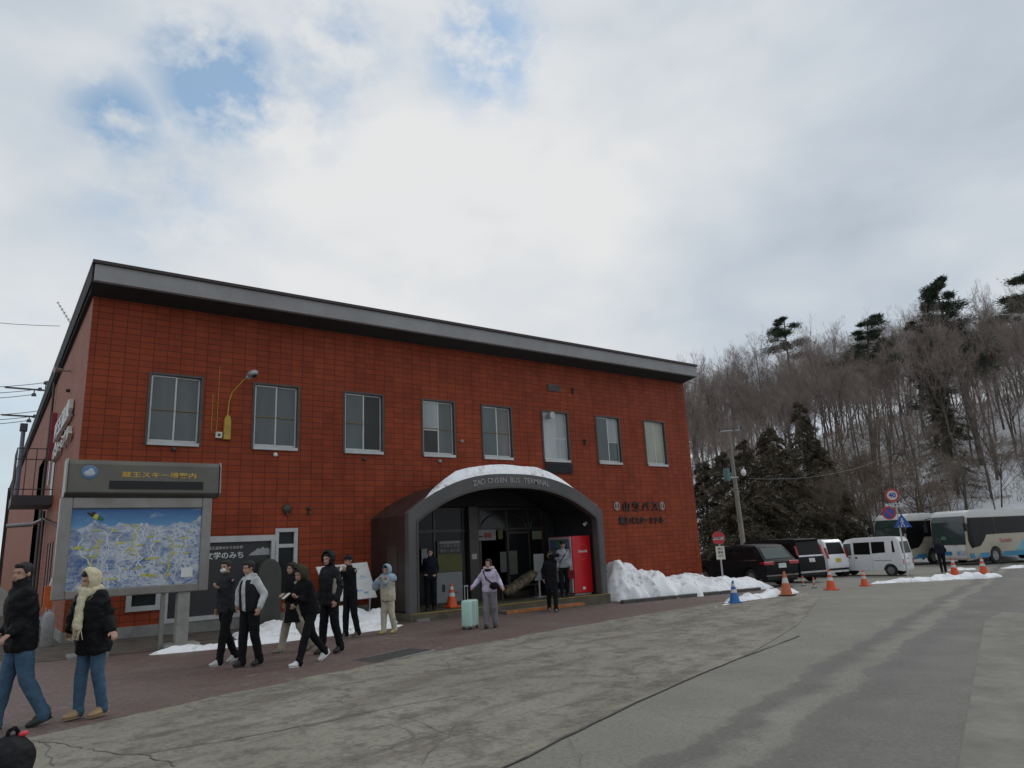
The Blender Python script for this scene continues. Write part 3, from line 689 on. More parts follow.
mb=MB(); mb.box(12.22,16.975,-.17,15.18,17.12,-.096); mb.build('edge_stripe',M['orange_paint'],cn,True)
# English letters on the arch band, each turned to follow it
mb=MB(); txt='ZAO ONSEN BUS TERMINAL'; x=-1.66
wid={c:.135 for c in txt}; wid.update({'I':.07,' ':.115,'M':.16,'Z':.125,'T':.125,'L':.115,'E':.12})
tot=sum(wid[c] for c in txt); x=-1.50; k=2.92/tot
for ch in txt:
    xc=x+wid[ch]*k/2; x+=wid[ch]*k
    if ch==' ': continue
    zc=(zo(xc)+zi(xc))/2+.01; sl=math.atan((zo(xc+.01)-zo(xc-.01))/.02)
    me=text_mesh(ch,.225,.008,.0015); 
    add_mesh(mb,me,basis((CX+xc,17.488,zc),(math.cos(sl),0,math.sin(sl)),(-math.sin(sl),0,math.cos(sl))))
mb.build('lettering',simple('silver_letters',(.33,.33,.33),.4,.3),cn,True,fix=False)
pane_dim=pane_mat('dim_transom_pane',(.03,.033,.028),.15)
mb=MB(); mb.prism([(9.52,.046),(9.93,.046),(9.93,3.05),(16.12,3.05),(16.12,.046),(16.56,.046)]+[(CX+q,zo(q)-.19) for q in np.linspace(3.5,-3.5,25)],19.90,19.985); mb.build('shade_back_panel',M['soffit'],cn,True)  # added dark sheet over the tiles, porch shade put into its colour
arcs=MB(); arch(arcs,17.76,19.89,lambda x:zo(x)-.155,lambda x:zo(x)-.17,3.535,3.52,2.45); arcs.build('shade_ceiling_lining',M['soffit'],cn,True)  # added dark skin under the roof, its colour carries the ceiling's shade
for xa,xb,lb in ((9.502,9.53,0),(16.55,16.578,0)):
    mb=MB(); mb.box(xa,17.76,.046,xb,19.89,2.44); mb.build('shade_wall_lining',M['soffit'],cn,True)  # added dark side sheets, the gloom inside the porch is in their colour
# glazed front inside the porch
fr=MB(); Y=20.02
XS=[9.97]+[onY(q,560,20).x for q in (435,464,481,508,530,552)]+[16.07]
for x in XS: fr.box(x-.04,Y-.02,.045,x+.04,Y+.06,3.0)
for z in (2.28,2.98): fr.box(9.95,Y-.018,z-.04,16.05,Y+.058,z+.04)
PX=(onY(470.5,570,19.78).x,onY(480,570,19.78).x); fr.box(PX[0],19.78,.045,PX[1],20.0,3.04)
for (xa,xb) in ((XS[3]+.05,XS[5]-.1),(XS[5]+.1,XS[6]+.3)):     # arched transom bars
    pts=[((xa+xb)/2+(xb-xa)/2*math.cos(a),Y-.01,2.32+.52*math.sin(a)) for a in np.linspace(0,math.pi,13)]
    fr.tube(pts,.025,6)
gf=fr.build('entrance_screen',M['alu_dark'],cn,True)
GP=[(a+.04,b-.04) for a,b in zip(XS,XS[1:])]
for x0,x1 in [g for i,g in enumerate(GP) if i!=3]:
    m=MB(); m.box(x0,Y+.01,.05,x1,Y+.025,2.24); m.build('pane',M['glass_dark'],gf,True)
for x0,x1 in GP:
    m=MB(); m.box(x0,Y+.01,2.32,x1,Y+.025,2.94); m.build('pane',pane_dim if XS[2]<x0<XS[6] else M['glass_dark'],gf,True)
DA,DB=XS[4]-.03,XS[4]+.95; m=MB(); m.box(DA,Y-.055,.05,DA+.08,Y-.025,2.2); m.box(DB-.05,Y-.055,.05,DB,Y-.025,2.2); m.box(DA+.08,Y-.054,2.12,DB-.05,Y-.026,2.2); m.box(DA+.08,Y-.054,.05,DB-.05,Y-.026,.2); d_=m.build('sliding_door',M['alu_dark'],cn,True)
m=MB(); m.box(DA+.08,Y-.045,.2,DB-.05,Y-.035,2.12); m.build('pane',M['glass_dark'],d_,True)
cp=lambda L:[onY(a,b,19.9) for a,b in L]
def poster(name,px0,py0,px1,py1,mat,label,cat,Y_=19.93,texts=(),grp=None):
    a=onY(px0,py0,Y_); b=onY(px1,py1,Y_); x0,x1=a.x,b.x; z0,z1=min(a.z,b.z),max(a.z,b.z)
    o=thing(name,label,cat,((x0+x1)/2,Y_,z0),group=grp)
    mb=MB(); mb.box(x0,Y_,z0,x1,Y_+.02,z1); mb.build('sheet',mat,o,True)
    for body,u0,u1,v0,v1,mt in texts: 
        if body is None:
            m=MB(); m.box(x0+(x1-x0)*u0,Y_-.004,z0+(z1-z0)*v0,x0+(x1-x0)*u1,Y_-.001,z0+(z1-z0)*v1); m.build('print_area',mt,o,True)
        else: on_panel(body,x0+(x1-x0)*u0,x0+(x1-x0)*u1,z0+(z1-z0)*v0,z0+(z1-z0)*v1,mt,o,Y_-.006,.01)
    return o
olive=simple('olive_print',(.10,.11,.022),.5); dimw=simple('dim_white_print',(.24,.25,.25),.5,var=.12,scale=6)

poster('poster',437,541,463,571,simple('dark_print',(.03,.03,.03),.4),'dark poster with white lines above an olive green area, on the porch window','poster',texts=((None,.02,.98,.02,.56,olive),('山形蔵王温泉',.12,.88,.78,.88,dimw),('樹氷と湯の里',.12,.88,.63,.73,dimw),(None,.1,.9,.9,.98,dimw)))
poster('notice_board',436.5,573,463,601,dimw,'large pale grey board standing below the olive green poster','notice board',Y_=19.86,texts=((None,.2,.32,.35,.6,M['black']),(None,.55,.8,.3,.32,M['black'])))
poster('poster',421.5,549,431,572,dimw,'plain pale grey poster at the left end of the porch window','poster')
poster('notice',472,554,477,559,simple('pinkish_print',(.5,.42,.40),.5),'small square pale notice on the dark porch pillar','notice',Y_=19.77)
poster('transom_sign',477,530,496,540,dimw,'pale sign with a red mark over the sliding door','sign',Y_=19.92,texts=((None,.35,.75,.25,.7,simple('dull_red',(.25,.04,.03),.5)),(None,.08,.3,.3,.45,M['black'])))
poster('transom_sign',498,530,503,539,olive,'narrow yellowish sign beside the red marked one over the door','sign',Y_=19.92)
poster('transom_sign',532,531,542,539,simple('olive_white',(.22,.24,.16),.5),'pale olive sign over the right hand glass panels','sign',Y_=19.92)
poster('poster',500,552,507,572,simple('grey_print2',(.13,.135,.13),.5),'dull grey poster on glass right of the sliding door','poster',Y_=19.94)
poster('poster',509,551,518,574,simple('grey_green_print',(.12,.13,.10),.5),'dull grey green poster between the glass panels','poster',Y_=19.94)
# CCTV camera under the porch roof
cc=thing('security_camera','small white security camera under the right side of the porch roof','camera',tuple(onY(586,522,18.2)))
v=onY(585,523,18.2)
mb=MB(); mb.cyl((v.x+.12,18.2,v.z+.03),(v.x-.10,18.12,v.z-.05),.055,n=12); mb.build('camera_body',M['white'],cc,True,smooth='auto')
mb=MB(); mb.cyl((v.x+.05,18.2,v.z),(v.x+.2,18.25,v.z+.22),.015,n=6); mb.build('bracket',M['white'],cc,True)
# lamp at the right of the porch
rl=thing('wall_light','small dark wall light right of the porch arch','lamp',(19.88,19.9,3.0)); v=onY(617,506,19.9)
mb=MB(); mb.cyl((v.x-1.2,19.99,v.z),(v.x-1.2,19.99,v.z),.1) ; mb=MB()
mb.ell((18.55,19.86,3.02),(.12,.11,.12),nu=12,nv=8); mb.build('globe',simple('smoked_globe',(.10,.09,.09),.3),rl,True,smooth=True)
mb=MB(); mb.box(18.47,19.93,2.86,18.63,19.998,3.16); mb.box(18.46,19.87,2.5,18.66,19.998,2.68); mb.build('backplate',M['alu_dark'],rl,True)

# old snow lying on the porch roof
V=[];nx,ny=70,16
mb=MB(); rows=[]
for i in range(nx+1):
    u=i/nx; e=min(1,min(u/.16,(1-u)/.30)); e=max(0,e)**.6
    row=[]
    for j in range(ny+1):
        v=j/ny; y=17.50+2.4*v; x0_=-3.2+2.1*v**.8; x=x0_+(2.73-x0_)*u; base=zo(x)-(.09 if y>17.74 else 0)
        edge=min(1,v/.12)**.5*min(1,(1-v)/.1+.35)
        h=(.37*e*edge)*(1+.16*mnoise.fractal(Vector((x*1.1,y*1.1,4)),1,2.1,4))
        row.append((CX+x,y-.015*edge if v<.05 else y,base+max(.0,h)-(.015 if e<=0.001 or v==0 else 0)))
    rows.append(row)
k=ny+1
mb.add([p for r in rows for p in r],[(i*k+j,(i+1)*k+j,(i+1)*k+j+1,i*k+j+1) for i in range(nx) for j in range(ny)])
o=mb.build('roof_snow',M['snow'],fix=False,smooth=True)
if sum(p.normal.z for p in o.data.polygons)<0: o.data.flip_normals()
tag(o,'thick cap of old snow lying on top of the arched porch roof','snow cap')
# ------------------------------------------------------------------ kerbs, dirt and snow
mb=MB()
for i in range(12):
    x=16.75+i*.62; y=16.95+.004*i
    mb.box(x,y-.08,gz(x)-.1,x+.60,y+.08,gz(x)+.11)
tag(mb.build('kerb',simple('wet_dark_kerb',(.07,.066,.062),.6,scale=3,var=.35,dirt=.4),bevel=.02),kind='structure')
sheet('dirt_strip',[(1.0,16.55),(3.4,16.5),(6.5,16.6),(9.35,17.3),(9.35,20),(1.7,20),(1.7,34),(-1.0,34),(-1.0,20)],.010,M['gravelly'])
sheet('dirt_strip',[(16.75,17.0),(24.3,17.0),(26.5,17.6),(27.2,19),(24.7,20),(16.75,20)],.010,M['gravelly'])
def snow_ridge(name,label,spine,cat='snow pile',seed=0,nu=90,nv=26,rough=.35,fs=1.4,group=None):
    """a ploughed heap: spine points (x, y, height, half width)"""
    sp=[Vector(p) for p in spine]; V=[];off=Vector((seed*7.3,seed*3.1,0))
    def at_(u):
        u=u*(len(sp)-1); i=min(int(u),len(sp)-2); f=u-i; return sp[i].lerp(sp[i+1],f)
    rows=[]
    for i in range(nu+1):
        u=i/nu; p=at_(u); a=at_(max(0,u-.02)); b=at_(min(1,u+.02)); t_=Vector((b.x-a.x,b.y-a.y)).normalized(); n=Vector((-t_.y,t_.x))
        endf=min(1,min(u,1-u)/.10)**.5
        row=[]
        for j in range(nv+1):
            v=-1+2*j/nv
            wv=1+.30*mnoise.noise(Vector((u*len(sp)*2.3,3 if v>0 else -3,seed)))
            q=Vector((p.x,p.y))+n*(v*p[3]*wv*(.35+.65*endf))
            h=p.z*endf*max(0,(1-v*v))**.62
            N3=Vector((q.x*fs,q.y*fs,seed))
            h*=1+rough*1.6*max(-.6,min(.5,mnoise.fractal(N3,1,2.1,3)))
            h+=.10*rough*mnoise.noise(N3*4.0)*min(1,h*6)
            row.append((q.x,q.y,gz(q.x)+(h-.03 if abs(v)<.999 else -.12)))
        rows.append(row)
    mb=MB(); k=nv+1; mb.add([p for r in rows for p in r],[(i*k+j,(i+1)*k+j,(i+1)*k+j+1,i*k+j+1) for i in range(nu) for j in range(nv)])
    o=mb.build(name,M['snow'],fix=False,smooth=True)
    if sum(p.normal.z for p in o.data.polygons)<0: o.data.flip_normals()
    return tag(o,label,cat,group)
snow_ridge('snow_pile','large lumpy heap of old snow against the brick wall right of the porch',
    [(17.2,18.6,.98,1.25),(18.2,18.6,1.18,1.45),(19.0,18.6,.98,1.45),(20.3,18.4,.70,1.4),(21.8,18.3,.62,1.3),(23.2,18.3,.58,1.15),(24.6,18.1,.44,1.0),(26.1,17.8,.22,.6)],seed=1,nu=200,nv=50,rough=.30)
snow_ridge('snow_pile','thin ragged tongue of snow on brick paving before the ski map board',[(2.75,15.95,.07,.14),(3.6,16.0,.12,.25),(4.8,16.1,.12,.38),(6.2,16.4,.14,.5),(7.6,16.7,.16,.55),(9.0,17.0,.12,.35)],seed=2,rough=.5,nu=110)
snow_ridge('snow_pile','wide bank of snow along the wall behind the walking group',[(4.9,17.2,.18,.55),(5.9,17.7,.26,1.0),(7.0,18.0,.32,1.2),(8.1,18.2,.42,1.2),(9.2,18.0,.30,.9)],seed=3,rough=.45,nu=110)
snow_ridge('snow_pile','small strip of snow beside the blue cone',[(18.3,14.15,.08,.16),(19.6,14.5,.16,.3),(21.2,14.7,.2,.34),(22.6,14.9,.17,.28),(24.0,15.3,.08,.2)],seed=4,rough=.5)
snow_ridge('snow_pile','low thin remnant of snow on the asphalt left of the blue cone',[(16.6,13.4,.03,.10),(17.6,13.75,.04,.14),(18.4,14.0,.03,.08)],seed=5,rough=.5,nu=40,nv=12)
def ridge_px(label,pts,seed,**k):
    P=[]
    for px,py,h,w_ in pts:
        g=onG(px,py); P.append((g.x,g.y,h,w_))
    snow_ridge('snow_pile',label,P,seed=seed,rough=.5,**k)
ridge_px('long low ridge of snow on the asphalt in front of white van and coaches',[(871,584,.1,.25),(890,582.5,.16,.35),(915,581.5,.14,.35),(935,580.5,.18,.35),(945,579.5,.26,.4),(960,579,.2,.4),(978,578.3,.22,.4),(992,577,.24,.35),(999,576,.1,.3)],7,nu=130)
ridge_px('flat strip of snow left on the ground below the front coach',[(950,570.5,.12,.35),(962,570,.14,.4),(975,569.5,.1,.3)],8,nu=40)
ridge_px('flat strip of snow beneath the side of the front coach at the right edge',[(1003,568.5,.12,.35),(1014,568,.14,.35),(1026,567,.1,.3)],9,nu=40)

# ------------------------------------------------------------------ ski map board
bd=thing('ski_map_board','large steel framed ski area map board with hooded header before the brick wall','map board',(2.7,16.5,0))
MS=M['steel']; Yb=16.5
mb=MB(); mb.prism([(Yb-.02,3.05),(Yb-.16,3.12),(Yb-.13,3.70),(Yb-.06,3.79),(Yb+.36,3.79),(Yb+.36,3.05)],1.235,4.09,'x')
mb.build('header',M['steel_dark'],bd,True,bevel=.02)
mb=MB(); mb.prism([(Yb-.03,3.04),(Yb-.18,3.12),(Yb-.15,3.71),(Yb-.07,3.81),(Yb+.37,3.81),(Yb+.37,3.04)],1.20,1.231,'x'); mb.prism([(Yb-.03,3.04),(Yb-.18,3.12),(Yb-.15,3.71),(Yb-.07,3.81),(Yb+.37,3.81),(Yb+.37,3.04)],4.094,4.125,'x')
mb.build('header_end',MS,bd,True,bevel=.008)
mb=MB(); x0,x1,z0,z1=1.17,4.00,1.08,3.05; px0,px1,pz0,pz1=1.38,3.80,1.25,2.82
mb.box(x0,Yb,z0,px0,Yb+.3,z1); mb.box(px1,Yb,z0,x1,Yb+.3,z1); mb.box(px0,Yb+.001,z0,px1,Yb+.3,pz0); mb.box(px0,Yb+.001,pz1,px1,Yb+.3,z1-.001)
mb.build('frame',MS,bd,True,bevel=.02)
def map_mat():
    t=NT('painted_ski_map'); co=t.coord(); sp=t.node('ShaderNodeSeparateXYZ'); t.link(co,sp.inputs[0])
    z=sp.outputs[2]; v=t.mapping(co,(1,1,1.5))
    n=t.noise(v,1.3,5,.6,1.0); f=t.noise(v,4.0,7,.72,1.6); g=t.noise(v,13,6,.7,.8)
    land=t.mix(t.ramp(f,[(.40,0.),(.58,1.)]),(.05,.13,.30),(.36,.43,.54))
    land=t.mix(t.ramp(g,[(.46,0.),(.60,.55)]),land,(.56,.60,.66))
    land=t.mix(t.ramp(t.noise(v,2.2,4,.6,2.6),[(.45,0.),(.475,.8),(.53,.8),(.555,0.)]),land,(.62,.64,.66))
    land=t.mix(t.ramp(n,[(.52,0.),(.66,.85)]),land,(.02,.08,.24))
    land=t.mix(t.ramp(t.noise(v,2.9,4,.6,.5),[(.60,0.),(.70,.7)]),land,(.36,.30,.30))
    # ridge line: sky above it
    edge_=t.math('ADD',z,t.math('MULTIPLY',t.math('SUBTRACT',t.noise(t.mapping(co,(1,0,0)),1.3,3,.5),.5),-1.1))
    s=t.ramp(t.math('SUBTRACT',edge_,2.50),[(.0,0.),(.02,1.)])
    skyc=t.ramp(t.math('MULTIPLY',t.math('SUBTRACT',z,2.25),1.8,True),[(0,(.42,.50,.60)),(.45,(.10,.27,.50)),(1,(.025,.11,.30))])
    skyc=t.mix(t.ramp(t.noise(t.mapping(co,(1,1,3)),2.5,6,.6),[(.55,0.),(.75,.6)]),skyc,(.5,.56,.62))
    far=t.ramp(t.math('MULTIPLY',t.math('SUBTRACT',z,1.27),.8,True),[(0.,.0),(.3,.0),(1.,.25)])
    c=t.mix(s,t.mix(far,land,(.45,.52,.62)),skyc)
    t.col(c).set(.25,0,.5); return t.mat
mb=MB(); mb.box(px0,Yb+.05,pz0,px1,Yb+.07,pz1); pan=mb.build('map_panel',map_mat(),bd,True)
WM[pan.name]=WM[bd.name]
rr=random.Random(11); yl=simple('map_yellow',(.55,.52,.06),.5)
mb=MB()
for i in range(40):
    x=rr.uniform(1.5,3.7); z=rr.uniform(1.32,2.5); 
    if x>3.2 and z<1.6: continue
    w_=rr.uniform(.07,.2); h=rr.uniform(.018,.03); a=rr.choice([0,0,0,-.25,.2]); 
    T=Matrix.Translation((x,Yb+.0405,z))@Matrix.Rotation(a,4,'Y'); mb=MB(); mb.box(-w_/2,0,-h/2,w_/2,.003,h/2,T); mb.build('place_label',yl,pan,True)
# printed ski runs: pale ribbons winding down from the ridge, some edged in yellow
def run(pts,w_,mat,name,y):
    P=[]
    for i in range(len(pts)-1):
        for k in range(6): f=k/6; P.append((pts[i][0]+(pts[i+1][0]-pts[i][0])*f,pts[i][1]+(pts[i+1][1]-pts[i][1])*f))
    P.append(pts[-1]); m=MB(); L=[];Q=[]
    for i,(x,z) in enumerate(P):
        ox=.02*math.sin(i*.9+pts[0][0]*9); ww=w_*(.6+.5*math.sin(i*.55+pts[0][0]*5)**2)
        L.append((x+ox-ww,y,z)); Q.append((x+ox+ww,y,z))
    k=len(P); m.add(L+Q,[(i,k+i,k+i+1,i+1) for i in range(k-1)]); return m.build(name,mat,pan,True,fix=False)
runw=simple('run_white',(.60,.63,.66),.4,var=.08,scale=9); runy=simple('run_yellow',(.50,.48,.10),.5,var=.15,scale=9)
r6=random.Random(21)
for i in range(17):
    x=1.62+i*.125+r6.uniform(-.04,.04); z=2.52-.28*abs(i-8)/8+r6.uniform(-.12,.05); pts=[(x,z)]
    n_=r6.randint(4,6)
    for q in range(n_): x+=r6.uniform(-.13,.13); z-=r6.uniform(.12,.22); x=max(1.45,min(3.74,x)); pts.append((x,max(1.36,z)))
    run(pts,r6.uniform(.008,.02),runy if i%5==2 else runw,'ski_run',Yb+.0475-.0002*i)
mb=MB(); mb.box(3.45,Yb+.040,1.38,3.68,Yb+.0425,1.58); mb.build('legend_card',M['white'],pan,True)
mb=MB(); 
for a,b,c,d,m in ((1.72,2.70,.09,.03,0),(1.80,2.66,.07,.05,1),(1.87,2.63,.08,.04,2),(1.76,2.73,.04,.03,0)):
    mb.mi=m; mb.ell((a,Yb+.047,b),(c,.004,d),nu=10,nv=6,rot=Matrix.Rotation(.5,3,'Y'))
mb.build('flyer_figure',[M['black'],yl,simple('map_green',(.02,.16,.08),.5)],pan,True)
gold=simple('gold_letters',(.62,.40,.05),.5)
def slope_text(body,x0,x1,zc,h,mat,parent,name):
    me=text_mesh(body,1,.003,0); xs=[v.co.x for v in me.vertices]; ys=[v.co.y for v in me.vertices]; me=text_mesh(body,1,.003,.012)
    sx=(x1-x0)/(max(xs)-min(xs)); sy=h/(max(ys)-min(ys)); d=Vector((0,.03,.58)).normalized()
    O=Vector((x0-min(xs)*sx,Yb-.16+(zc-3.12)/.58*.03-.006,zc-(max(ys)+min(ys))/2*sy))
    mb=MB(); add_mesh(mb,me,basis(O,(1,0,0),d)@Matrix.Diagonal((sx,sy,1,1))); return mb.build(name,mat,parent,True,fix=False)
slope_text('蔵王スキー場案内',onY(122,475,16.35).x,onY(196,478,16.35).x,3.50,.115,gold,bd,'lettering')
mb=MB(); mb.prism([(Yb-.168,3.20),(Yb-.160,3.37),(Yb-.14,3.37),(Yb-.14,3.20)],onY(109,487,16.35).x,onY(203,487,16.35).x,'x'); mb.build('display_strip',M['glass_dark'],bd,True)
mb=MB(); mb.ell((1.60,Yb-.152,3.53),(.15,.012,.14),nu=24,nv=10); mb.build('round_emblem',simple('emblem_blue',(.10,.20,.34),.5),bd,True,smooth=True)
mb=MB(); mb.ell((1.60,Yb-.162,3.51),(.10,.008,.06),nu=16,nv=8); mb.ell((1.62,Yb-.162,3.56),(.05,.008,.05),nu=16,nv=8); mb.build('emblem_figure',simple('emblem_white',(.45,.5,.55),.5),bd,True,smooth=True)
for x,w_ in ((3.42,.24),(1.75,.24)):
    mb=MB(); mb.box(x,Yb+.04,-.05,x+w_,Yb+.26,1.08); mb.build('leg',simple('grey_post_paint',(.27,.265,.245),.6,scale=3,dirt=.4) if x>3 else bpy.data.materials['grey_post_paint'],bd,True,bevel=.01)
    mb=MB(); mb.box(x-.22,Yb-.12,-.12,x+w_+.22,Yb+.42,.05); mb.build('footing',M['concrete'],bd,True,bevel=.03)
mb=MB(); mb.box(3.12,Yb+.14,-.05,3.20,Yb+.22,1.08); mb.build('conduit',M['steel'],bd,True)

# leaning white guide board
ab=thing('leaning_guide_board','white guide board with pale blue print leaning back beside the porch','sign board',(8.3,18.9,gz(8.3)))
A=[onY(316,567,19.25),onY(367,562,19.25),onY(377,597,18.75),onY(331,602,18.75)]
nrm=(A[1]-A[0]).cross(A[3]-A[0]).normalized()
if nrm.y>0: nrm=-nrm
mb=MB(); B=[p-nrm*.04 for p in A]; mb.add(A+B,[(0,1,2,3),(7,6,5,4),(0,4,5,1),(1,5,6,2),(2,6,7,3),(3,7,4,0)]); mb.build('board',M['white'],ab,True)
mb=MB()
def pq(u,v): return A[0].lerp(A[1],u).lerp(A[3].lerp(A[2],u),v)+nrm*.004
r3=random.Random(3)
for i in range(26):
    u=r3.uniform(.1,.85);v=r3.uniform(.08,.85);du=r3.uniform(.03,.12);dv=r3.uniform(.01,.04); mb.add([pq(u,v),pq(u+du,v),pq(u+du,v+dv),pq(u,v+dv)],[(0,1,2,3)])
mb.build('print_marks',simple('pale_blue_print',(.25,.45,.62),.5),ab,True,fix=False)
mb=MB()
for u in (.15,.85):
    p=pq(u,1.0)-nrm*.03; mb.cyl(p,(p.x,p.y+.05,gz(p.x)-.05),.025,n=8); q=pq(u,.05)-nrm*.05; mb.cyl(q,(q.x,q.y+.35,gz(q.x)-.05),.02,n=8)
mb.build('leg',M['galv'],ab,True)
# dark green rounded slab before the poster window
sb=thing('rounded_stone_marker','dark green slab with rounded top in front of the black poster window','stone marker',(6.30,19.45,gz(6)))
P=[(5.93,-.15),(5.93,1.25)]+[(6.24-.31*math.cos(a),1.25+.42*math.sin(a)) for a in np.linspace(0,math.pi,11)][1:-1]+[(6.55,1.25),(6.55,-.15)]
mb=MB(); mb.prism(P,19.35,19.55); mb.build('slab',simple('dark_green_slab',(.045,.05,.04),.6,scale=2,var=.25,dirt=.2),sb,True,bevel=.03)

# gas cylinder and orange marker by the west wall
g=onG(46,647); gx_,gy_=g.x,g.y
gc=thing('gas_cylinder','pale grey gas cylinder standing by the left corner of the building','gas cylinder',(gx_,gy_,g.z))
k=(g-Vector((0,0,CH))).dot(CF)/FPX      # metres per pixel there
r_=5.6*k; h=34*k
rings=[[(r*math.cos(a),r*math.sin(a),z) for a in np.linspace(0,2*math.pi,24,endpoint=False)] for r,z in ((r_*.8,0),(r_,.03),(r_,h*.8),(r_*.92,h*.9),(r_*.6,h*.97),(r_*.3,h))]
mb=MB(); mb.loft(rings); mb.build('tank',simple('cylinder_grey',(.33,.33,.32),.5,scale=4,dirt=.35),gc,smooth='auto')
mb=MB(); mb.cyl((0,0,h*.98),(0,0,h*1.06),.03,n=10); mb.cyl((-r_*.55,0,h*.95),(-r_*.55,0,h*1.12),.012); mb.cyl((r_*.55,0,h*.95),(r_*.55,0,h*1.12),.012); mb.build('valve',M['galv'],gc)
om=thing('orange_marker_post','orange box on a thin bent pipe behind the gas cylinder','marker post',(gx_+.25,gy_+.8,g.z))
mb=MB(); v=onY(48,598,gy_+.8); mb.box(v.x-.09,v.y-.06,v.z-.28,v.x+.09,v.y+.06,v.z+.28); mb.build('box',simple('bright_orange',(.62,.12,.02),.5),om,True,bevel=.01)
mb=MB(); mb.cyl((v.x,v.y,gz(0)-.05),(v.x,v.y,v.z-.28),.03,n=8); mb.tube([(v.x+.02,v.y,v.z+.27),(v.x+.06,v.y,v.z+.45),(v.x+.2,v.y,v.z+.52)],.03,8); mb.build('pipe',M['white'],om,True)

# flue pipe left
fp=thing('flue_pipe','bluish grey flue pipe with a square cap beyond the side balcony','flue pipe',(onY(23.5,430,28.9).x,28.9,3.962))
a=onY(23.5,430,28.9); mb=MB(); mb.cyl((a.x,28.9,3.962),(a.x,28.9,a.z),.065,n=12); mb.build('pipe',simple('blue_grey_pipe',(.19,.20,.27),.5),fp,True,smooth='auto')
mb=MB(); mb.box(a.x-.11,28.79,a.z-.05,a.x+.11,29.01,a.z+.22); mb.build('cap',simple('cap_dark',(.08,.08,.11),.6),fp,True,bevel=.02)

# ------------------------------------------------------------------ vending machines in the porch
def vending(name,label,x0,x1,y0,y1,z0,z1,body,mark):
    o=thing(name,label,'vending machine',((x0+x1)/2,(y0+y1)/2,z0))
    mb=MB(); mb.box(x0+.01,y0,z0+.06,x1,y1,z1); mb.build('cabinet',body,o,True,bevel=.02)
    mb=MB(); mb.box(x0+.05,y0+.04,z0-.002,x1-.05,y1-.04,z0+.06); mb.build('plinth',M['grey_plastic'],o,True)
    mb=MB(); mb.box(x0-.045,y0+.03,z0+.08,x0+.008,y1-.03,z1-.02); dr=mb.build('door',simple(name+'_door',(.30,.30,.31),.4) if not mark else simple('door_silver',(.34,.34,.35),.4),o,True,bevel=.015)
    mb=MB(); mb.box(x0-.055,y0+.10,z0+.95,x0-.046,y1-.10,z1-.10); mb.build('display_glass',PM['drape'],dr,True)
    rc=random.Random(4)
    cols=[simple('can_%s'%n,c,.4) for n,c in (('red',(.4,.03,.02)),('green',(.05,.2,.07)),('blue',(.05,.1,.3)),('pale',(.5,.5,.48)),('brown',(.15,.08,.04)))]
    for r in range(3):
        y=y0+.15
        while y<y1-.2:
            mb=MB(); mb.cyl((x0-.065,y,z0+1.0+r*.27),(x0-.065,y,z0+1.17+r*.27),.026,n=8); mb.build('bottle',cols[rc.randrange(5)],dr,True); y+=.09
    mb=MB(); mb.box(x0-.06,y0+.2,z0+.2,x0-.047,y1-.2,z0+.42); mb.build('pickup_flap',M['black'],dr,True)
    mb=MB(); mb.box(x0-.06,y0+.06,z0+.6,x0-.047,y0+.2,z0+.88); mb.build('coin_panel',M['white'],dr,True)
    return o
red=simple('gloss_red',(.58,.012,.018),.3,var=.06)
vm=vending('vending_machine','bright red drink vending machine with white script logo, at the right end of the porch',15.62,16.44,17.92,19.1,.05,1.94,red,True)
cx_,cz_=16.06,1.42
mb=MB(); P=[(cx_+.22*math.cos(a),cz_+.25*math.sin(a)) for a in np.linspace(0,2*math.pi,40)]
for (a,b),(c,d) in zip(P,P[1:]): mb.add([(a,17.915,b),(c,17.915,d),(cx_+(c-cx_)*.965,17.915,cz_+(d-cz_)*.965),(cx_+(a-cx_)*.965,17.915,cz_+(b-cz_)*.965)],[(0,1,2,3)])
mb.build('ring_mark',simple('pinkish_line',(.7,.2,.2),.4),vm,True,fix=False)
me=text_mesh('Coca-Cola',.105,.002,.0035,shear=.35,spacing=.86); mb=MB(); add_mesh(mb,me,basis((cx_,17.912,cz_+.015),(1,0,0),(0,0,1))); mb.build('logo_lettering',M['white'],vm,True,fix=False)
mb=MB(); mb.box(15.98,17.913,.22,16.1,17.918,.30); mb.build('sticker',M['white'],vm,True)

# long mottled bag leaning in the porch and grey leaflet stand
bg=thing('padded_board_bag','long mottled brown padded bag leaning at a slant in the porch','bag',tuple(onY(508,597,18.6)))
a=onY(506,593,18.3); b=onY(536,572,18.9)
mb=MB(); n=14; ax=(b-a); rings=[]
q=ax.to_track_quat('Z','Y')
for i in range(n+1):
    t_=i/n; rr_=.20*(.55+.45*math.sin(math.pi*min(1,max(0,t_*1.0)))**.35)
    rings.append([tuple(a+ax*t_+q@Vector((rr_*1.0*math.cos(u)*(1+.1*math.sin(5*u+i)),rr_*.8*math.sin(u)*(1+.08*math.sin(3*u+i*2)),0))) for u in np.linspace(0,2*math.pi,16,endpoint=False)])
mb.loft(rings); t=NT('camouflage_cloth'); co=t.coord(); t.col(t.ramp(t.noise(co,9,5,.6,.5),[(.35,(.05,.04,.028)),(.5,(.11,.085,.055)),(.62,(.19,.16,.12))])).set(.9,0,.2); t.bump(t.noise(co,22,4,.6),.6,.03)
mb.build('bag_body',t.mat,bg,True,smooth=True)
mb=MB(); mb.cyl(a+ax*.3+Vector((0,-.1,.12)),a+ax*.62+Vector((0,-.1,.16)),.018,n=6); mb.build('carry_strap',M['black'],bg,True)
mb=MB(); mb.box(b.x-.15,18.85,.05,b.x+.02,19.0,b.z-.1); rb=thing('porch_bench','low dark bench under the leaning bag in the porch','bench',(b.x-.7,18.9,.05))
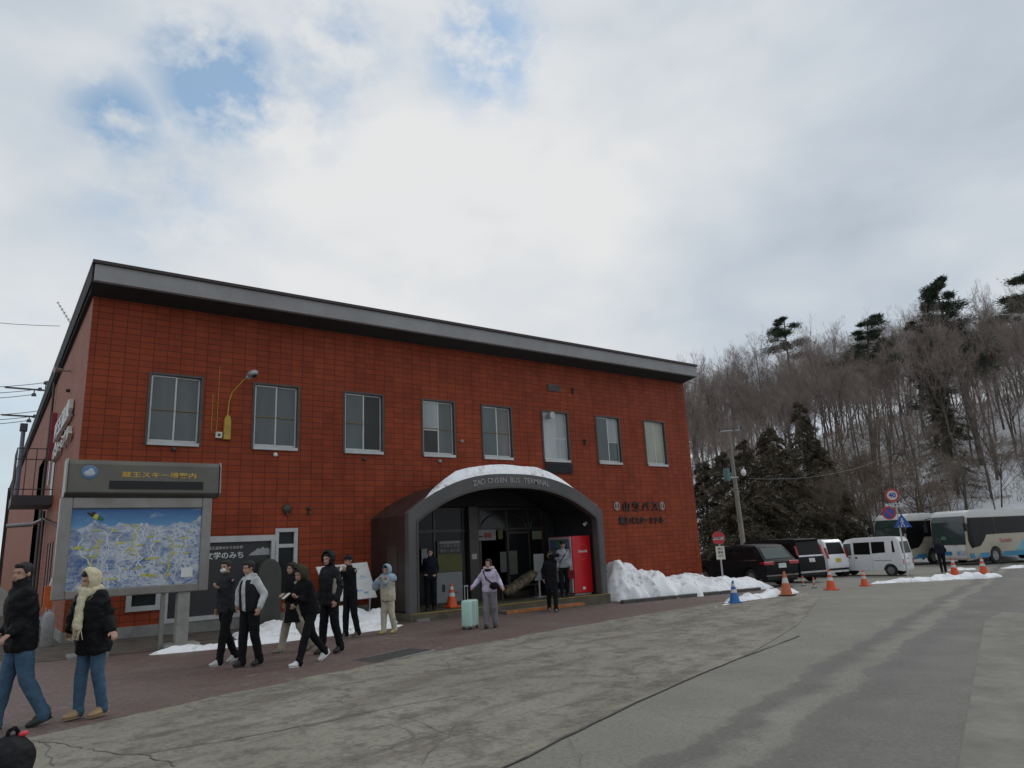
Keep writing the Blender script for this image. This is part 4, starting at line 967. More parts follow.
mb=MB(); mb.box(b.x-1.4,18.95,.42,b.x+.1,19.35,.48); mb.build('seat',M['alu_dark'],rb,True,bevel=.01)
for dx in (-1.35,.0): m=MB(); m.box(b.x+dx,18.98,.046,b.x+dx+.05,19.32,.42); m.build('leg',M['alu_dark'],rb,True)
ls=thing('notice_stand','grey notice board on a thin post in the porch left of the vending machines','notice stand',tuple(onY(541,595,18.9)))
a=onY(534,562,18.7); b=onY(545,580,18.7)
mb=MB(); mb.box(a.x,18.7,b.z,b.x,18.73,a.z+.25); mb.build('board',dimw,ls,True,bevel=.005)
mb=MB(); mb.box((a.x+b.x)/2-.03,18.735,.05,(a.x+b.x)/2+.03,18.78,a.z); mb.box((a.x+b.x)/2-.2,18.6,.046,(a.x+b.x)/2+.2,18.9,.07); mb.build('post',M['galv'],ls,True)

# ------------------------------------------------------------------ cones, poles, signs
def cone_mats():
    return [simple('cone_orange',(.72,.095,.02),.5,var=.12,scale=8,dirt=.2),simple('cone_white',(.62,.62,.60),.5,var=.1,scale=8,dirt=.3),simple('cone_blue',(.02,.15,.42),.5,var=.15,scale=8,dirt=.2),simple('cone_faded',(.55,.14,.06),.6,var=.15,scale=8,dirt=.3)]
CM=cone_mats()
def cone(label,loc,h=.72,col=0,tilt=0,group=None,stripes=((.42,.58),(.72,.86))):
    o=thing('traffic_cone',label,'traffic cone',loc,random.Random(int(loc[0]*100)).uniform(0,1.5),group)
    R0=.165*h/.7; R1=.028*h/.7; prof=[0,.02]+[x for s in stripes for x in s]+[1.0]
    mb=MB(); n=24; zs=[.0]+[x for s in stripes for x in s]+[1.0]
    for a,b in zip(zs,zs[1:]):
        mb.mi=1 if (a,b) in [tuple(s) for s in stripes] else 0
        ra=R0+(R1-R0)*a; rb=R0+(R1-R0)*b; z0=.05+a*(h-.05); z1=.05+b*(h-.05)
        mb.loft([[(ra*math.cos(u),ra*math.sin(u),z0) for u in np.linspace(0,2*math.pi,n,endpoint=False)],[(rb*math.cos(u),rb*math.sin(u),z1) for u in np.linspace(0,2*math.pi,n,endpoint=False)]],caps=(b==1.0))
    mb.build('cone_body',[CM[col],CM[1]],o,smooth='auto')
    mb=MB(); s=.2*h/.7; mb.box(-s,-s,0,s,s,.05); b_=mb.build('base',CM[col] if col!=3 else M['black_rubber'],o,bevel=.015)
    return o
def gl(px,py): return tuple(onG(px,py))
cone('blue and white traffic cone on the snow strip right of the big snow pile',gl(735,603),.66,2)
cone('faded orange traffic cone behind the black car, between the two snow strips',gl(787,596),.80,3,stripes=((.5,.72),))
cone('orange traffic cone with two white bands behind the white wagon',gl(831.5,590),.74,0)
cone('short orange traffic cone in front of the nose of the white van',gl(865,586),.60,0)
cone('orange banded traffic cone before the front of the nearer coach, left of two',gl(955,575),.78,0)
cone('orange banded traffic cone before the front wheel of the nearer coach',gl(984,573.5),.78,0)
v=onY(452,607,18.3); cone('orange cone with white bands standing inside the porch before the grey board',(v.x,18.3,.046),.68,0)
for px,py,s in ((803.5,586,'left'),(814.5,588,'right')):
    g=onG(px,py); o=thing('marker_stake','short red and white stake on the asphalt, the %s of two behind the cars'%s,'marker stake',tuple(g))
    mb=MB()
    for k in range(4): mb.mi=k%2; mb.cyl((0,0,k*.1),(0,0,k*.1+.1),.035,n=8)
    mb.build('stake',[CM[1],CM[3]],o)
    mb=MB(); mb.cyl((0,0,0),(0,0,.025),.1,n=12); mb.build('base',M['black_rubber'],o)

def disc(mb,c,r,y,n=40,r0=0): 
    P=[(c[0]+r*math.cos(a),y,c[1]+r*math.sin(a)) for a in np.linspace(0,2*math.pi,n,endpoint=False)]
    if r0==0: mb.add(P,[tuple(range(n))])
    else:
        Q=[(c[0]+r0*math.cos(a),y,c[1]+r0*math.sin(a)) for a in np.linspace(0,2*math.pi,n,endpoint=False)]; mb.add(P+Q,[(i,(i+1)%n,n+(i+1)%n,n+i) for i in range(n)])
sred=simple('sign_red',(.50,.03,.035),.4,var=.08); sblue=simple('sign_blue',(.02,.09,.36),.4,var=.08); swhite=simple('sign_white',(.60,.60,.58),.4,var=.06)
def sign_root(name,label,g,az):      # local -Y faces the viewer
    return thing(name,label,'road sign',tuple(g),-az)
# speed, parking and crossing signs on one post
g=onG(908,577); sp_=sign_root('road_sign_post','leaning post with round 40 sign, no parking sign and blue crossing triangle',g,R(64))
k=(g-Vector((0,0,CH))).dot(CF)/FPX
Ht=84*k
lean=Matrix.Rotation(R(-.5),4,'Y')
mb=MB(); mb.cyl((0,0,-.1),(0,0,Ht*.93),.038,n=10); mb.build('post',simple('sign_post_grey',(.50,.50,.49),.5,dirt=.2),sp_,smooth='auto')
def plate(kind,cx,cz,r,parent,y=-.06):
    mb=MB(); mb.cyl((cx,y+.004,cz),(cx,y+.02,cz),r,n=40); p=mb.build('sign_plate',M['galv'],parent)
    return p
z40=Ht*.965; r40=6.6*k
p=plate('a',-.10,z40,r40,sp_); mb=MB(); disc(mb,(-.10,z40),r40*.99,-.058,r0=r40*.72); mb.build('red_rim',sred,p,fix=False); mb=MB(); disc(mb,(-.10,z40),r40*.72,-.0585); mb.build('white_face',swhite,p,fix=False)
me=text_mesh('40',r40*1.0,.002,.012); mb=MB(); add_mesh(mb,me,basis((-.10,-.063,z40),(1,0,0),(0,0,1))); mb.build('numerals',sblue,p,fix=False)
mb=MB(); mb.box(-.10-.36,-.06,Ht*.965-12.0*k,-.10+.36,-.045,Ht*.965-8.2*k); q=mb.build('sub_plate',swhite,sp_)
mb=MB(); add_mesh(mb,text_mesh('ここまで',.13,.002,.004),basis((-.10,-.064,Ht*.965-10.1*k),(1,0,0),(0,0,1))); mb.build('lettering',M['black'],q,fix=False)
cx_,cz_=-.36,Ht*.965-17.6*k; p=plate('b',cx_,cz_,r40,sp_,-.10); mb=MB(); disc(mb,(cx_,cz_),r40*.99,-.098,r0=r40*.76); T=Matrix.Translation((cx_,-.0985,cz_))@Matrix.Rotation(R(45),4,'Y'); mb.box(-r40*.78,-.001,-r40*.11,r40*.78,.0005,r40*.11,T); mb.build('red_rim',sred,p,fix=False)
mb=MB(); disc(mb,(cx_,cz_),r40*.76,-.0965); mb.build('blue_face',sblue,p,fix=False)
tz=Ht*.965-27.5*k; s=8.2*k; cx_=.14
T3=[(cx_-s,tz-s*.62),(cx_+s,tz-s*.62),(cx_,tz+s*1.05)]
mb=MB(); mb.prism(T3,-.075,-.055); p=mb.build('crossing_plate',sblue,sp_,bevel=.004)
mb=MB(); Y_=-.08
hx,hz=cx_,tz+s*.42; disc(mb,(hx,hz),s*.10,Y_,16)
def limb(a,b,w_):
    a=Vector((a[0],0,a[1]));b=Vector((b[0],0,b[1]));d=(b-a).normalized();n_=Vector((-d.z,0,d.x))*w_/2
    mb.add([(p_.x,Y_,p_.z) for p_ in (a+n_,b+n_,b-n_,a-n_)],[(0,1,2,3)])
limb((hx,hz-s*.1),(hx+.01,tz-s*.05),s*.13); limb((hx,tz-s*.02),(hx-s*.2,tz-s*.45),s*.09); limb((hx,tz-s*.02),(hx+s*.2,tz-s*.45),s*.09); limb((hx,hz-s*.12),(hx-s*.2,tz+s*.02),s*.07); limb((hx,hz-s*.12),(hx+s*.18,tz+s*.05),s*.07)
for i in range(4): limb((cx_-s*.55+i*s*.32,tz-s*.55),(cx_-s*.42+i*s*.32,tz-s*.47),s*.1)
mb.build('pictogram',swhite,p,fix=False)
# no entry sign
zc_=27.5; P0=atD(718.5,538,zc_); g=Vector((P0.x,P0.y,gz(P0.x)))
ne=sign_root('road_sign_post','round red no vehicles sign with white plate under it, behind the big snow pile','' or g,R(52))
rr0=6.3*zc_/FPX; zz=P0.z-g.z
mb=MB(); mb.cyl((0,.03,-.1),(0,.03,zz+rr0*.8),.035,n=8); mb.build('post',M['galv'],ne,smooth='auto')
p=plate('c',0,zz,rr0,ne,-.03); mb=MB(); disc(mb,(0,zz),rr0*.98,-.028); mb.build('red_face',sred,p,fix=False)
mb=MB(); mb.box(-rr0*.8,-.033,zz-rr0*.26,rr0*.8,-.029,zz+rr0*.16); q=mb.build('white_bar',swhite,p); mb=MB(); add_mesh(mb,text_mesh('車両通行止',.105,.001,.002),basis((0,-.035,zz-rr0*.05),(1,0,0),(0,0,1))); mb.build('lettering',M['alu_dark'],p,fix=False)
mb=MB(); mb.box(-rr0*.62,-.03,zz-rr0*3.3,rr0*.72,-.012,zz-rr0*1.25); q=mb.build('sub_plate',M['offwhite'],ne,bevel=.004)
mb=MB()
for i,s in enumerate(('関係','車両','以外')): add_mesh(mb,text_mesh(s,.1,.001,.002),basis((.02,-.034,zz-rr0*(1.7+i*.55)),(1,0,0),(0,0,1)))
mb.build('lettering',M['alu_dark'],q,fix=False)

# utility pole behind the cars
zc_=40; B0=atD(748.5,585,zc_); T0=atD(728.5,432,zc_)
up=thing('utility_pole','tall concrete utility pole behind the parked black cars','utility pole',(B0.x,B0.y,gz(B0.x)))
top=T0.z; P1=Vector((T0.x,T0.y,top)); P0=Vector((B0.x,B0.y,gz(B0.x)-.2))
mb=MB(); mb.cyl(P0,P1,.165,.09,n=14); mb.build('pole',simple('pole_concrete',(.30,.29,.255),.85,scale=1.5,var=.2,dirt=.3),up,True,smooth='auto')
side=Vector((math.cos(R(52)),-math.sin(R(52)),0))
def arm(dz,L,o_=0): a=P1+Vector((0,0,-dz)); mb.cyl(a-side*(L/2-o_),a+side*(L/2+o_),.05,n=6); return a
mb=MB(); arm(-.05,1.3,.1); arm(2.6,.9,-.2); mb.build('crossarm',M['galv'],up,True)
mb=MB()
for u in (-.5,.3,.7): q=P1+side*u+Vector((0,0,.05)); mb.cyl(q,q+Vector((0,0,.22)),.09,.06,n=8)
mb.build('insulator',simple('insulator_dark',(.06,.05,.06),.4),up,True)
mb=MB(); q=P1+Vector((0,0,-2.4))-side*.35; mb.cyl(q-Vector((0,0,.35)),q+Vector((0,0,.35)),.17,n=12); mb.build('cable_box',simple('teal_box',(.10,.20,.21),.5),up,True)
mb=MB(); q=P1+Vector((0,0,-2.35))+side*.55; mb.ell(q,(.16,.14,.2)); mb.build('joint_cover',M['white'],up,True,smooth=True)
def wire(name,label,a,b,sag,r=.018,cat='cable',grp='overhead cables'):
    a=Vector(a);b=Vector(b);pts=[a.lerp(b,i/14)-Vector((0,0,sag*4*(i/14)*(1-i/14))) for i in range(15)]
    mb=MB(); mb.tube(pts,r,5); o=mb.build(name,M['black'],None); return tag(o,label,cat,grp)
wire('overhead_cable','thin cable from the utility pole down towards the building corner',P1+Vector((0,0,-1.0)),(24.66,27,4.6),.6,.025)
wire('overhead_cable','cable running right from the utility pole across the wooded slope',P1+Vector((0,0,-2.7))+side*.8,atD(900,449,60),.8,.025)
# pole with crossarms behind the roof edge at far left, wires leave to the left
p2=onY(49,381,56); up2=thing('utility_pole','utility pole top with crossarms and insulators showing behind the left roof edge','utility pole',(p2.x,56,-.2))
mb=MB(); mb.cyl((p2.x,56,-.2),(p2.x,56,p2.z),.17,.12,n=12); mb.build('pole',bpy.data.materials['pole_concrete'],up2,True,smooth='auto')
rows=[(386,392,397),(414,419,423)]
arms=MB(); ins=MB(); W=[]
for ri,(ys) in enumerate(rows):
    zref=onY(40,ys[1]-2,56).z
    arms.box(p2.x-2.4,55.95,zref-.05,p2.x+.4,56.05,zref+.05)
    for j,y in enumerate(ys):
        q=onY(46-6*j-ri*5,y-3.5+j*.4,56); arms.cyl((q.x,56,zref),(q.x,56,q.z),.03,n=6); ins.cyl((q.x,56,q.z-.12),(q.x,56,q.z+.08),.16,.1,n=8); W.append((q,y,ri,j))
arms.build('crossarm',M['alu_dark'],up2,True); ins.build('insulator',bpy.data.materials['insulator_dark'],up2,True)
for q,y,ri,j in W:
    wire('overhead_cable','thin black overhead cable at the left edge, number %s from the top'%['one','two','three','four','five','six'][ri*3+j] if False else ['topmost','second','third','fourth','fifth','lowest'][ri*3+j]+' of the black cables leaving the left roof edge',q,onY(-60,y+1,50),.15,.022)
wire('overhead_cable','single faint cable high at the left, level with the antenna',onY(60,326,40),onY(-60,316,40),.1,.014)
# ------------------------------------------------------------------ vehicles (local frame: rear at y=0, nose towards +Y)
carblack=simple('black_car_paint',(.010,.010,.012),.5,0,scale=2,var=.2,dirt=.06); 
carblack.node_tree.nodes['Principled BSDF'].inputs['Coat Weight'].default_value=.0; carblack.node_tree.nodes['Principled BSDF'].inputs['Specular IOR Level'].default_value=.14
carwhite=simple('white_car_paint',(.80,.81,.82),.3,0,scale=2,var=.05,dirt=.10)
carwhite.node_tree.nodes['Principled BSDF'].inputs['Coat Weight'].default_value=.5
chrome=simple('chrome_trim',(.5,.5,.52),.2,.9); tail=simple('tail_lamp_red',(.35,.015,.02),.2); lampw=simple('head_lamp_clear',(.5,.52,.55),.15)
platew=simple('plate_white',(.55,.56,.54),.4); platey=simple('plate_yellow',(.62,.42,.02),.4); rimm=simple('alloy_rim',(.30,.30,.31),.35,.6); tyre=simple('tyre_rubber',(.022,.021,.02),.85,var=.3)
cglass=glassy('tinted_glass',(.009,.010,.011),.25); cglass.node_tree.nodes['Principled BSDF'].inputs['Specular IOR Level'].default_value=.15; cglass2=glassy('clear_car_glass',(.05,.07,.065),.05)
def arcpts(cy,r,z0,n=9):
    return [(cy+r*math.cos(a),z0+r*math.sin(a)) for a in np.linspace(0,math.pi,n)]
class Car:
    def __init__(s,name,label,cat,L,W,H,prof,belt,tum,wheels,wr,mat,loc,az,taper=((.0,.94),(.35,1),(.65,1),(1,.86)),clear=.24,bev=.05,group=None,two=None):
        s.o=thing(name,label,cat,loc,-az,group); s.L,s.W,s.H=L,W,H; s.belt=belt; s.tum=tum; s.tp=taper; s.clear=clear
        bottom=[]
        for cy in sorted(wheels,reverse=True): bottom+=[(y,max(z,clear)) for y,z in arcpts(cy,wr*1.18,wr)]
        poly=prof+[(prof[-1][0],clear)]+bottom+[(prof[0][0],clear)]
        P=[];
        for p in poly:
            if not P or (Vector(p)-Vector(P[-1])).length>.01: P.append(p)
        s.prof=prof
        bm=bmesh.new(); n=len(P)
        a=[bm.verts.new((-.5,y,z)) for y,z in P]; b=[bm.verts.new((.5,y,z)) for y,z in P]
        bm.faces.new(a); bm.faces.new(b[::-1])
        for i in range(n): j=(i+1)%n; bm.faces.new((a[i],b[i],b[j],a[j]))
        for z in ((belt*.55,belt,2.96) if two else ())+(belt*.55,belt,belt+(H-belt)*.5,H-.12):
            bmesh.ops.bisect_plane(bm,geom=bm.verts[:]+bm.edges[:]+bm.faces[:],plane_co=(0,0,z),plane_no=(0,0,1),dist=1e-5)
        for q in (.04,.12,.35,.65,.85,.95):
            bmesh.ops.bisect_plane(bm,geom=bm.verts[:]+bm.edges[:]+bm.faces[:],plane_co=(0,L*q,0),plane_no=(0,1,0),dist=1e-5)
        for v in bm.verts: v.co.x=math.copysign(s.hw(v.co.y,v.co.z),v.co.x)
        bmesh.ops.recalc_face_normals(bm,faces=bm.faces); bm.normal_update()
        ed=[e for e in bm.edges if len(e.link_faces)==2 and e.calc_face_angle(0)>R(38) and (e.verts[0].co.z+e.verts[1].co.z)/2>clear+.02]
        bmesh.ops.bevel(bm,geom=ed,offset=bev,segments=3,profile=.5,affect='EDGES',clamp_overlap=True)
        me=bpy.data.meshes.new('body'); bm.to_mesh(me); bm.free()
        me.polygons.foreach_set('use_smooth',[True]*len(me.polygons)); me.set_sharp_from_angle(angle=R(32))
        me.update()
        if two:
            for p in me.polygons:
                if p.center.z>2.95: p.material_index=1
        s.body=mesh_obj('body',me,[mat]+([two] if two else []),s.o)
        for cy in wheels:
            for sx in (-1,1): s.wheel(cy,sx,wr)
    def hw(s,y,z):
        w=s.W/2; t=y/s.L
        for (a,ka),(b,kb) in zip(s.tp,s.tp[1:]):
            if a<=t<=b: w*=ka+(kb-ka)*(t-a)/(b-a); break
        if z>s.belt: w*=1-(1-s.tum)*((z-s.belt)/(s.H-s.belt))**1.3
        elif z<s.belt*.55: w*=.97+.03*z/(s.belt*.55)
        return w
    def yrear(s,z):
        b=s.prof
        for (y0,z0),(y1,z1) in zip(b,b[1:]):
            if min(z0,z1)<=z<=max(z0,z1) and z1!=z0 and y0<s.L*.4: return y0+(y1-y0)*(z-z0)/(z1-z0)
        return 0
    def yfront(s,z):
        b=s.prof[::-1]
        for (y0,z0),(y1,z1) in zip(b,b[1:]):
            if min(z0,z1)<=z<=max(z0,z1) and z1!=z0 and y0>s.L*.3: return y0+(y1-y0)*(z-z0)/(z1-z0)
        return s.L
    def wheel(s,cy,sx,wr):
        x=sx*(s.hw(cy,wr)-.02); w=.2
        mb=MB(); a=[]
        for r,dx in ((wr*.62,-.0),(wr*.9,.0),(wr,.03),(wr,w-.03),(wr*.9,w),(wr*.5,w)): a.append([(x-sx*dx,cy+r*math.cos(u),wr+r*math.sin(u)) for u in np.linspace(0,2*math.pi,28,endpoint=False)])
        mb.loft(a,caps=False); t_=mb.build('wheel',tyre,s.o,smooth='auto')
        mb=MB(); mb.cyl((x-sx*.05,cy,wr),(x-sx*.03,cy,wr),wr*.63,n=28)
        mb.cyl((x-sx*.03,cy,wr),(x-sx*.005,cy,wr),wr*.14,n=12)
        for k in range(6):
            u=2*math.pi*k/6; c_=Vector((x-sx*.022,cy+wr*.35*math.cos(u),wr+wr*.35*math.sin(u)))
            T=Matrix.Translation(c_)@Matrix.Rotation(u,4,'X'); mb.box(-.012,-wr*.27,-wr*.055,.012,wr*.27,wr*.055,T)
        mb.mi=1; mb.cyl((x-sx*.06,cy,wr),(x-sx*.052,cy,wr),wr*.64,n=28)
        mb.build('rim',[rimm,M['black']],t_)
    def side(s,name,pts,mat,sxs=(-1,1),off=.006,parent=None):
        r=[]
        for sx in sxs:
            mb=MB(); n=len(pts)
            # subdivide edges so the panel follows the body
            Q=[]
            for (a,b),(c,d) in zip(pts,pts[1:]+pts[:1]):
                for k in range(3): Q.append((a+(c-a)*k/3,b+(d-b)*k/3))
            cy=sum(q[0] for q in Q)/len(Q); cz=sum(q[1] for q in Q)/len(Q); m=len(Q)
            vs=[(sx*(s.hw(y,z)+off),y,z) for y,z in Q]+[(sx*(s.hw(y,z)-.03),y,z) for y,z in Q]
            fs=[tuple(range(m))]+[(i,m+i,m+(i+1)%m,(i+1)%m) for i in range(m)]
            mb.add(vs,fs); r.append(mb.build(name,mat,parent or s.body))
        return r
    def end(s,name,x0,x1,z0,z1,mat,front=False,off=.008,n=5,parent=None,arr=None):
        """panel that follows the rear (or front) of the body"""
        f=s.yfront if front else s.yrear; sg=1 if front else -1
        zs=[z0+(z1-z0)*i/n for i in range(n+1)]; vs=[];fs=[]
        for z in zs:
            y=f(z)+sg*off; e=arr(z) if arr else 0
            vs+=[(x0+e,y,z),(x1-e,y,z),(x0+e,y-sg*.04,z),(x1-e,y-sg*.04,z)]
        for i in range(n):
            a=4*i; fs+=[(a,a+1,a+5,a+4),(a,a+4,a+6,a+2),(a+1,a+3,a+7,a+5)]
        fs+=[(0,2,3,1),(4*n,4*n+1,4*n+3,4*n+2)]
        mb=MB(); mb.add(vs,fs); return mb.build(name,mat,parent or s.body)
az=R(12)
def place_rear_left(px,py,az,W):
    """origin (centre of the rear) such that the rear-left wheel foot is at the pixel"""
    g=onG(px,py); f=Vector((math.sin(az),math.cos(az),0)); r=Vector((math.cos(az),-math.sin(az),0)); return g,f,r
# black station wagon / SUV
g,f,r=place_rear_left(756,587,az,1.9); o=g-f*.95+r*.66
suv=Car('parked_car','long black car with slanting rear window behind the big snow pile','car',4.95,1.80,1.72,
 [(.10,.30),(.03,.50),(.0,.70),(.03,1.0),(.16,1.12),(.50,1.52),(.66,1.66),(1.0,1.70),(2.0,1.72),(2.75,1.66),(3.55,1.13),(4.4,1.02),(4.75,.88),(4.93,.66),(4.9,.42),(4.82,.28)],1.06,.80,(.98,3.9),.37,carblack,(o.x,o.y,gz(o.x)),az)
suv.side('side_window',[(.62,1.12),(1.28,1.12),(1.28,1.55),(.80,1.55)],cglass); suv.side('side_window',[(1.34,1.12),(2.22,1.12),(2.22,1.57),(1.34,1.56)],cglass); suv.side('side_window',[(2.28,1.12),(3.35,1.12),(2.72,1.55),(2.28,1.57)],cglass)
suv.side('window_trim',[(.55,1.075),(3.5,1.085),(3.5,1.105),(.55,1.10)],chrome); suv.side('roof_rail',[(.8,1.655),(2.5,1.665),(2.5,1.69),(.8,1.68)],chrome,off=.0)
suv.end('rear_window',-.70,.70,1.14,1.56,cglass2,arr=lambda z:(z-1.14)*.25)
suv.end('tail_lamp',-.93,-.42,.90,1.03,tail,off=.012); suv.end('tail_lamp',.42,.93,.90,1.03,tail,off=.012); suv.side('tail_lamp_side',[(.03,.9),(.35,.95),(.35,1.0),(.05,1.04)],tail)
suv.end('plate',-.2,.2,.76,.94,platew,off=.02); suv.end('bumper_trim',-.85,.85,.44,.50,chrome,off=.02); suv.end('lower_bumper',-.8,.8,.31,.42,M['black_rubber'],off=.03)
suv.end('windscreen',-.66,.66,1.15,1.62,cglass2,True)
# black minivan
g,f,r=place_rear_left(803,582,az,1.8); o=g-f*.8+r*.80-r*.92
van=Car('parked_car','tall black minivan with upright tailgate between black wagon and white wagon','car',4.7,1.66,1.92,
 [(.08,.30),(.0,.48),(.0,.95),(.05,1.15),(.20,1.78),(.12,1.86),(.35,1.90),(2.0,1.92),(3.3,1.86),(4.15,1.15),(4.55,1.0),(4.68,.7),(4.62,.3)],1.08,.84,(.85,3.75),.34,carblack,(o.x,o.y,gz(o.x)),az)
van.side('side_window',[(.35,1.15),(1.5,1.15),(1.5,1.72),(.45,1.72)],cglass); van.side('side_window',[(1.56,1.15),(2.6,1.15),(2.6,1.72),(1.56,1.72)],cglass); van.side('side_window',[(2.66,1.15),(3.95,1.18),(3.35,1.7),(2.66,1.72)],cglass)
van.end('rear_window',-.70,.70,1.22,1.72,cglass,arr=lambda z:(z-1.2)*.1); van.end('chrome_bar',-.72,.72,1.12,1.19,chrome,off=.02); van.end('tail_lamp',-.80,-.70,1.2,1.6,tail,off=.014); van.end('tail_lamp',.70,.80,1.2,1.6,tail,off=.014)
van.end('plate',-.17,.17,.88,1.05,platew,off=.02); van.end('bumper_trim',-.75,.75,.42,.50,platew,off=.02); van.end('lower_bumper',-.7,.7,.31,.40,M['black_rubber'],off=.02)
van.side('side_trim',[(.3,.42),(4.3,.42),(4.3,.46),(.3,.46)],chrome); van.end('windscreen',-.68,.68,1.2,1.8,cglass2,True)
# white small wagon
g,f,r=place_rear_left(829,577,az,1.48); o=g-f*.55+r*.68-r*.48
wag=Car('parked_car','white tall wagon with a yellow number plate between the black minivan and the white van','car',3.4,1.5,1.86,
 [(.06,.28),(.0,.45),(.0,.95),(.05,1.1),(.22,1.72),(.36,1.83),(1.4,1.86),(2.3,1.8),(2.9,1.12),(3.25,.98),(3.38,.7),(3.34,.28)],1.05,.86,(.55,2.85),.29,carwhite,(o.x,o.y,gz(o.x)),az)
wag.side('side_window',[(.3,1.1),(.95,1.1),(.95,1.62),(.42,1.62)],cglass); wag.side('side_window',[(1.0,1.1),(1.75,1.1),(1.75,1.62),(1.0,1.62)],cglass); wag.side('side_window',[(1.8,1.1),(2.7,1.13),(2.25,1.6),(1.8,1.62)],cglass)
wag.end('rear_window',-.58,.58,1.12,1.68,cglass,arr=lambda z:(z-1.12)*.14); wag.end('tail_lamp',-.72,-.60,.92,1.45,tail,off=.014); wag.end('tail_lamp',.60,.72,.92,1.45,tail,off=.014)
wag.end('plate',-.17,.17,.74,.91,platey,off=.02); wag.end('lower_bumper',-.7,.7,.34,.44,M['black'],off=.012); wag.end('windscreen',-.55,.55,1.15,1.7,cglass2,True)
# white cab-over van seen from its side
az2=R(-14)
G0=onG(908,577.0); az2=R(-7); f=Vector((math.sin(az2),math.cos(az2),0)); r=Vector((math.cos(az2),-math.sin(az2),0))
g=onG(892,576); o=g-f*.62+r*.70
kv=Car('parked_van','white cab-over delivery van with side windows, parked left of the coaches','van',3.45,1.5,1.90,
 [(.04,.28),(.0,.45),(.0,1.0),(.10,1.72),(.22,1.86),(.9,1.90),(2.2,1.88),(2.62,1.80),(3.22,1.12),(3.38,.86),(3.42,.5),(3.38,.26)],1.02,.87,(.62,2.92),.28,carwhite,(o.x,o.y,gz(o.x)),az2,taper=((.0,.97),(.35,1),(.65,1),(1,.90)))
kv.side('side_window',[(.30,1.14),(.42,1.14),(.42,1.68),(.34,1.68)],cglass,off=.01); kv.side('side_window',[(.75,1.14),(1.38,1.10),(1.38,1.66),(.75,1.66)],cglass); kv.side('side_window',[(1.46,1.06),(2.25,1.06),(2.25,1.64),(1.46,1.66)],cglass); kv.side('side_window',[(2.38,1.02),(3.12,1.02),(2.72,1.6),(2.38,1.62)],cglass2)
kv.side('door_rail',[(.50,.74),(1.30,.74),(1.30,.775),(.50,.775)],M['grey_plastic']); kv.side('door_handle',[(2.12,.86),(2.22,.86),(2.22,.95),(2.12,.95)],M['black']); kv.side('door_handle',[(2.42,.90),(2.56,.90),(2.56,.94),(2.42,.94)],M['black'])
kv.side('door_seam',[(2.31,.35),(2.325,.35),(2.325,1.7),(2.31,1.7)],M['grey_plastic'],off=.002); kv.side('door_seam',[(1.41,.35),(1.425,.35),(1.425,1.7),(1.41,1.7)],M['grey_plastic'],off=.002)
kv.end('rear_window',-.62,.62,1.08,1.64,cglass,arr=lambda z:(z-1.08)*.1); kv.end('plate',-.2,.12,.50,.64,platew,off=.02); kv.end('lower_bumper',-.7,.7,.29,.36,carwhite,off=.05); kv.end('tail_lamp',-.72,-.62,.55,.80,tail,off=.012); kv.end('tail_lamp',.62,.72,.55,.80,tail,off=.012); kv.end('badge',-.06,.06,.78,.84,M['black'],off=.012)
kv.end('windscreen',-.6,.6,1.12,1.74,cglass2,True); kv.end('head_lamp',-.66,-.42,.62,.82,lampw,True); kv.end('head_lamp',.42,.66,.62,.82,lampw,True)
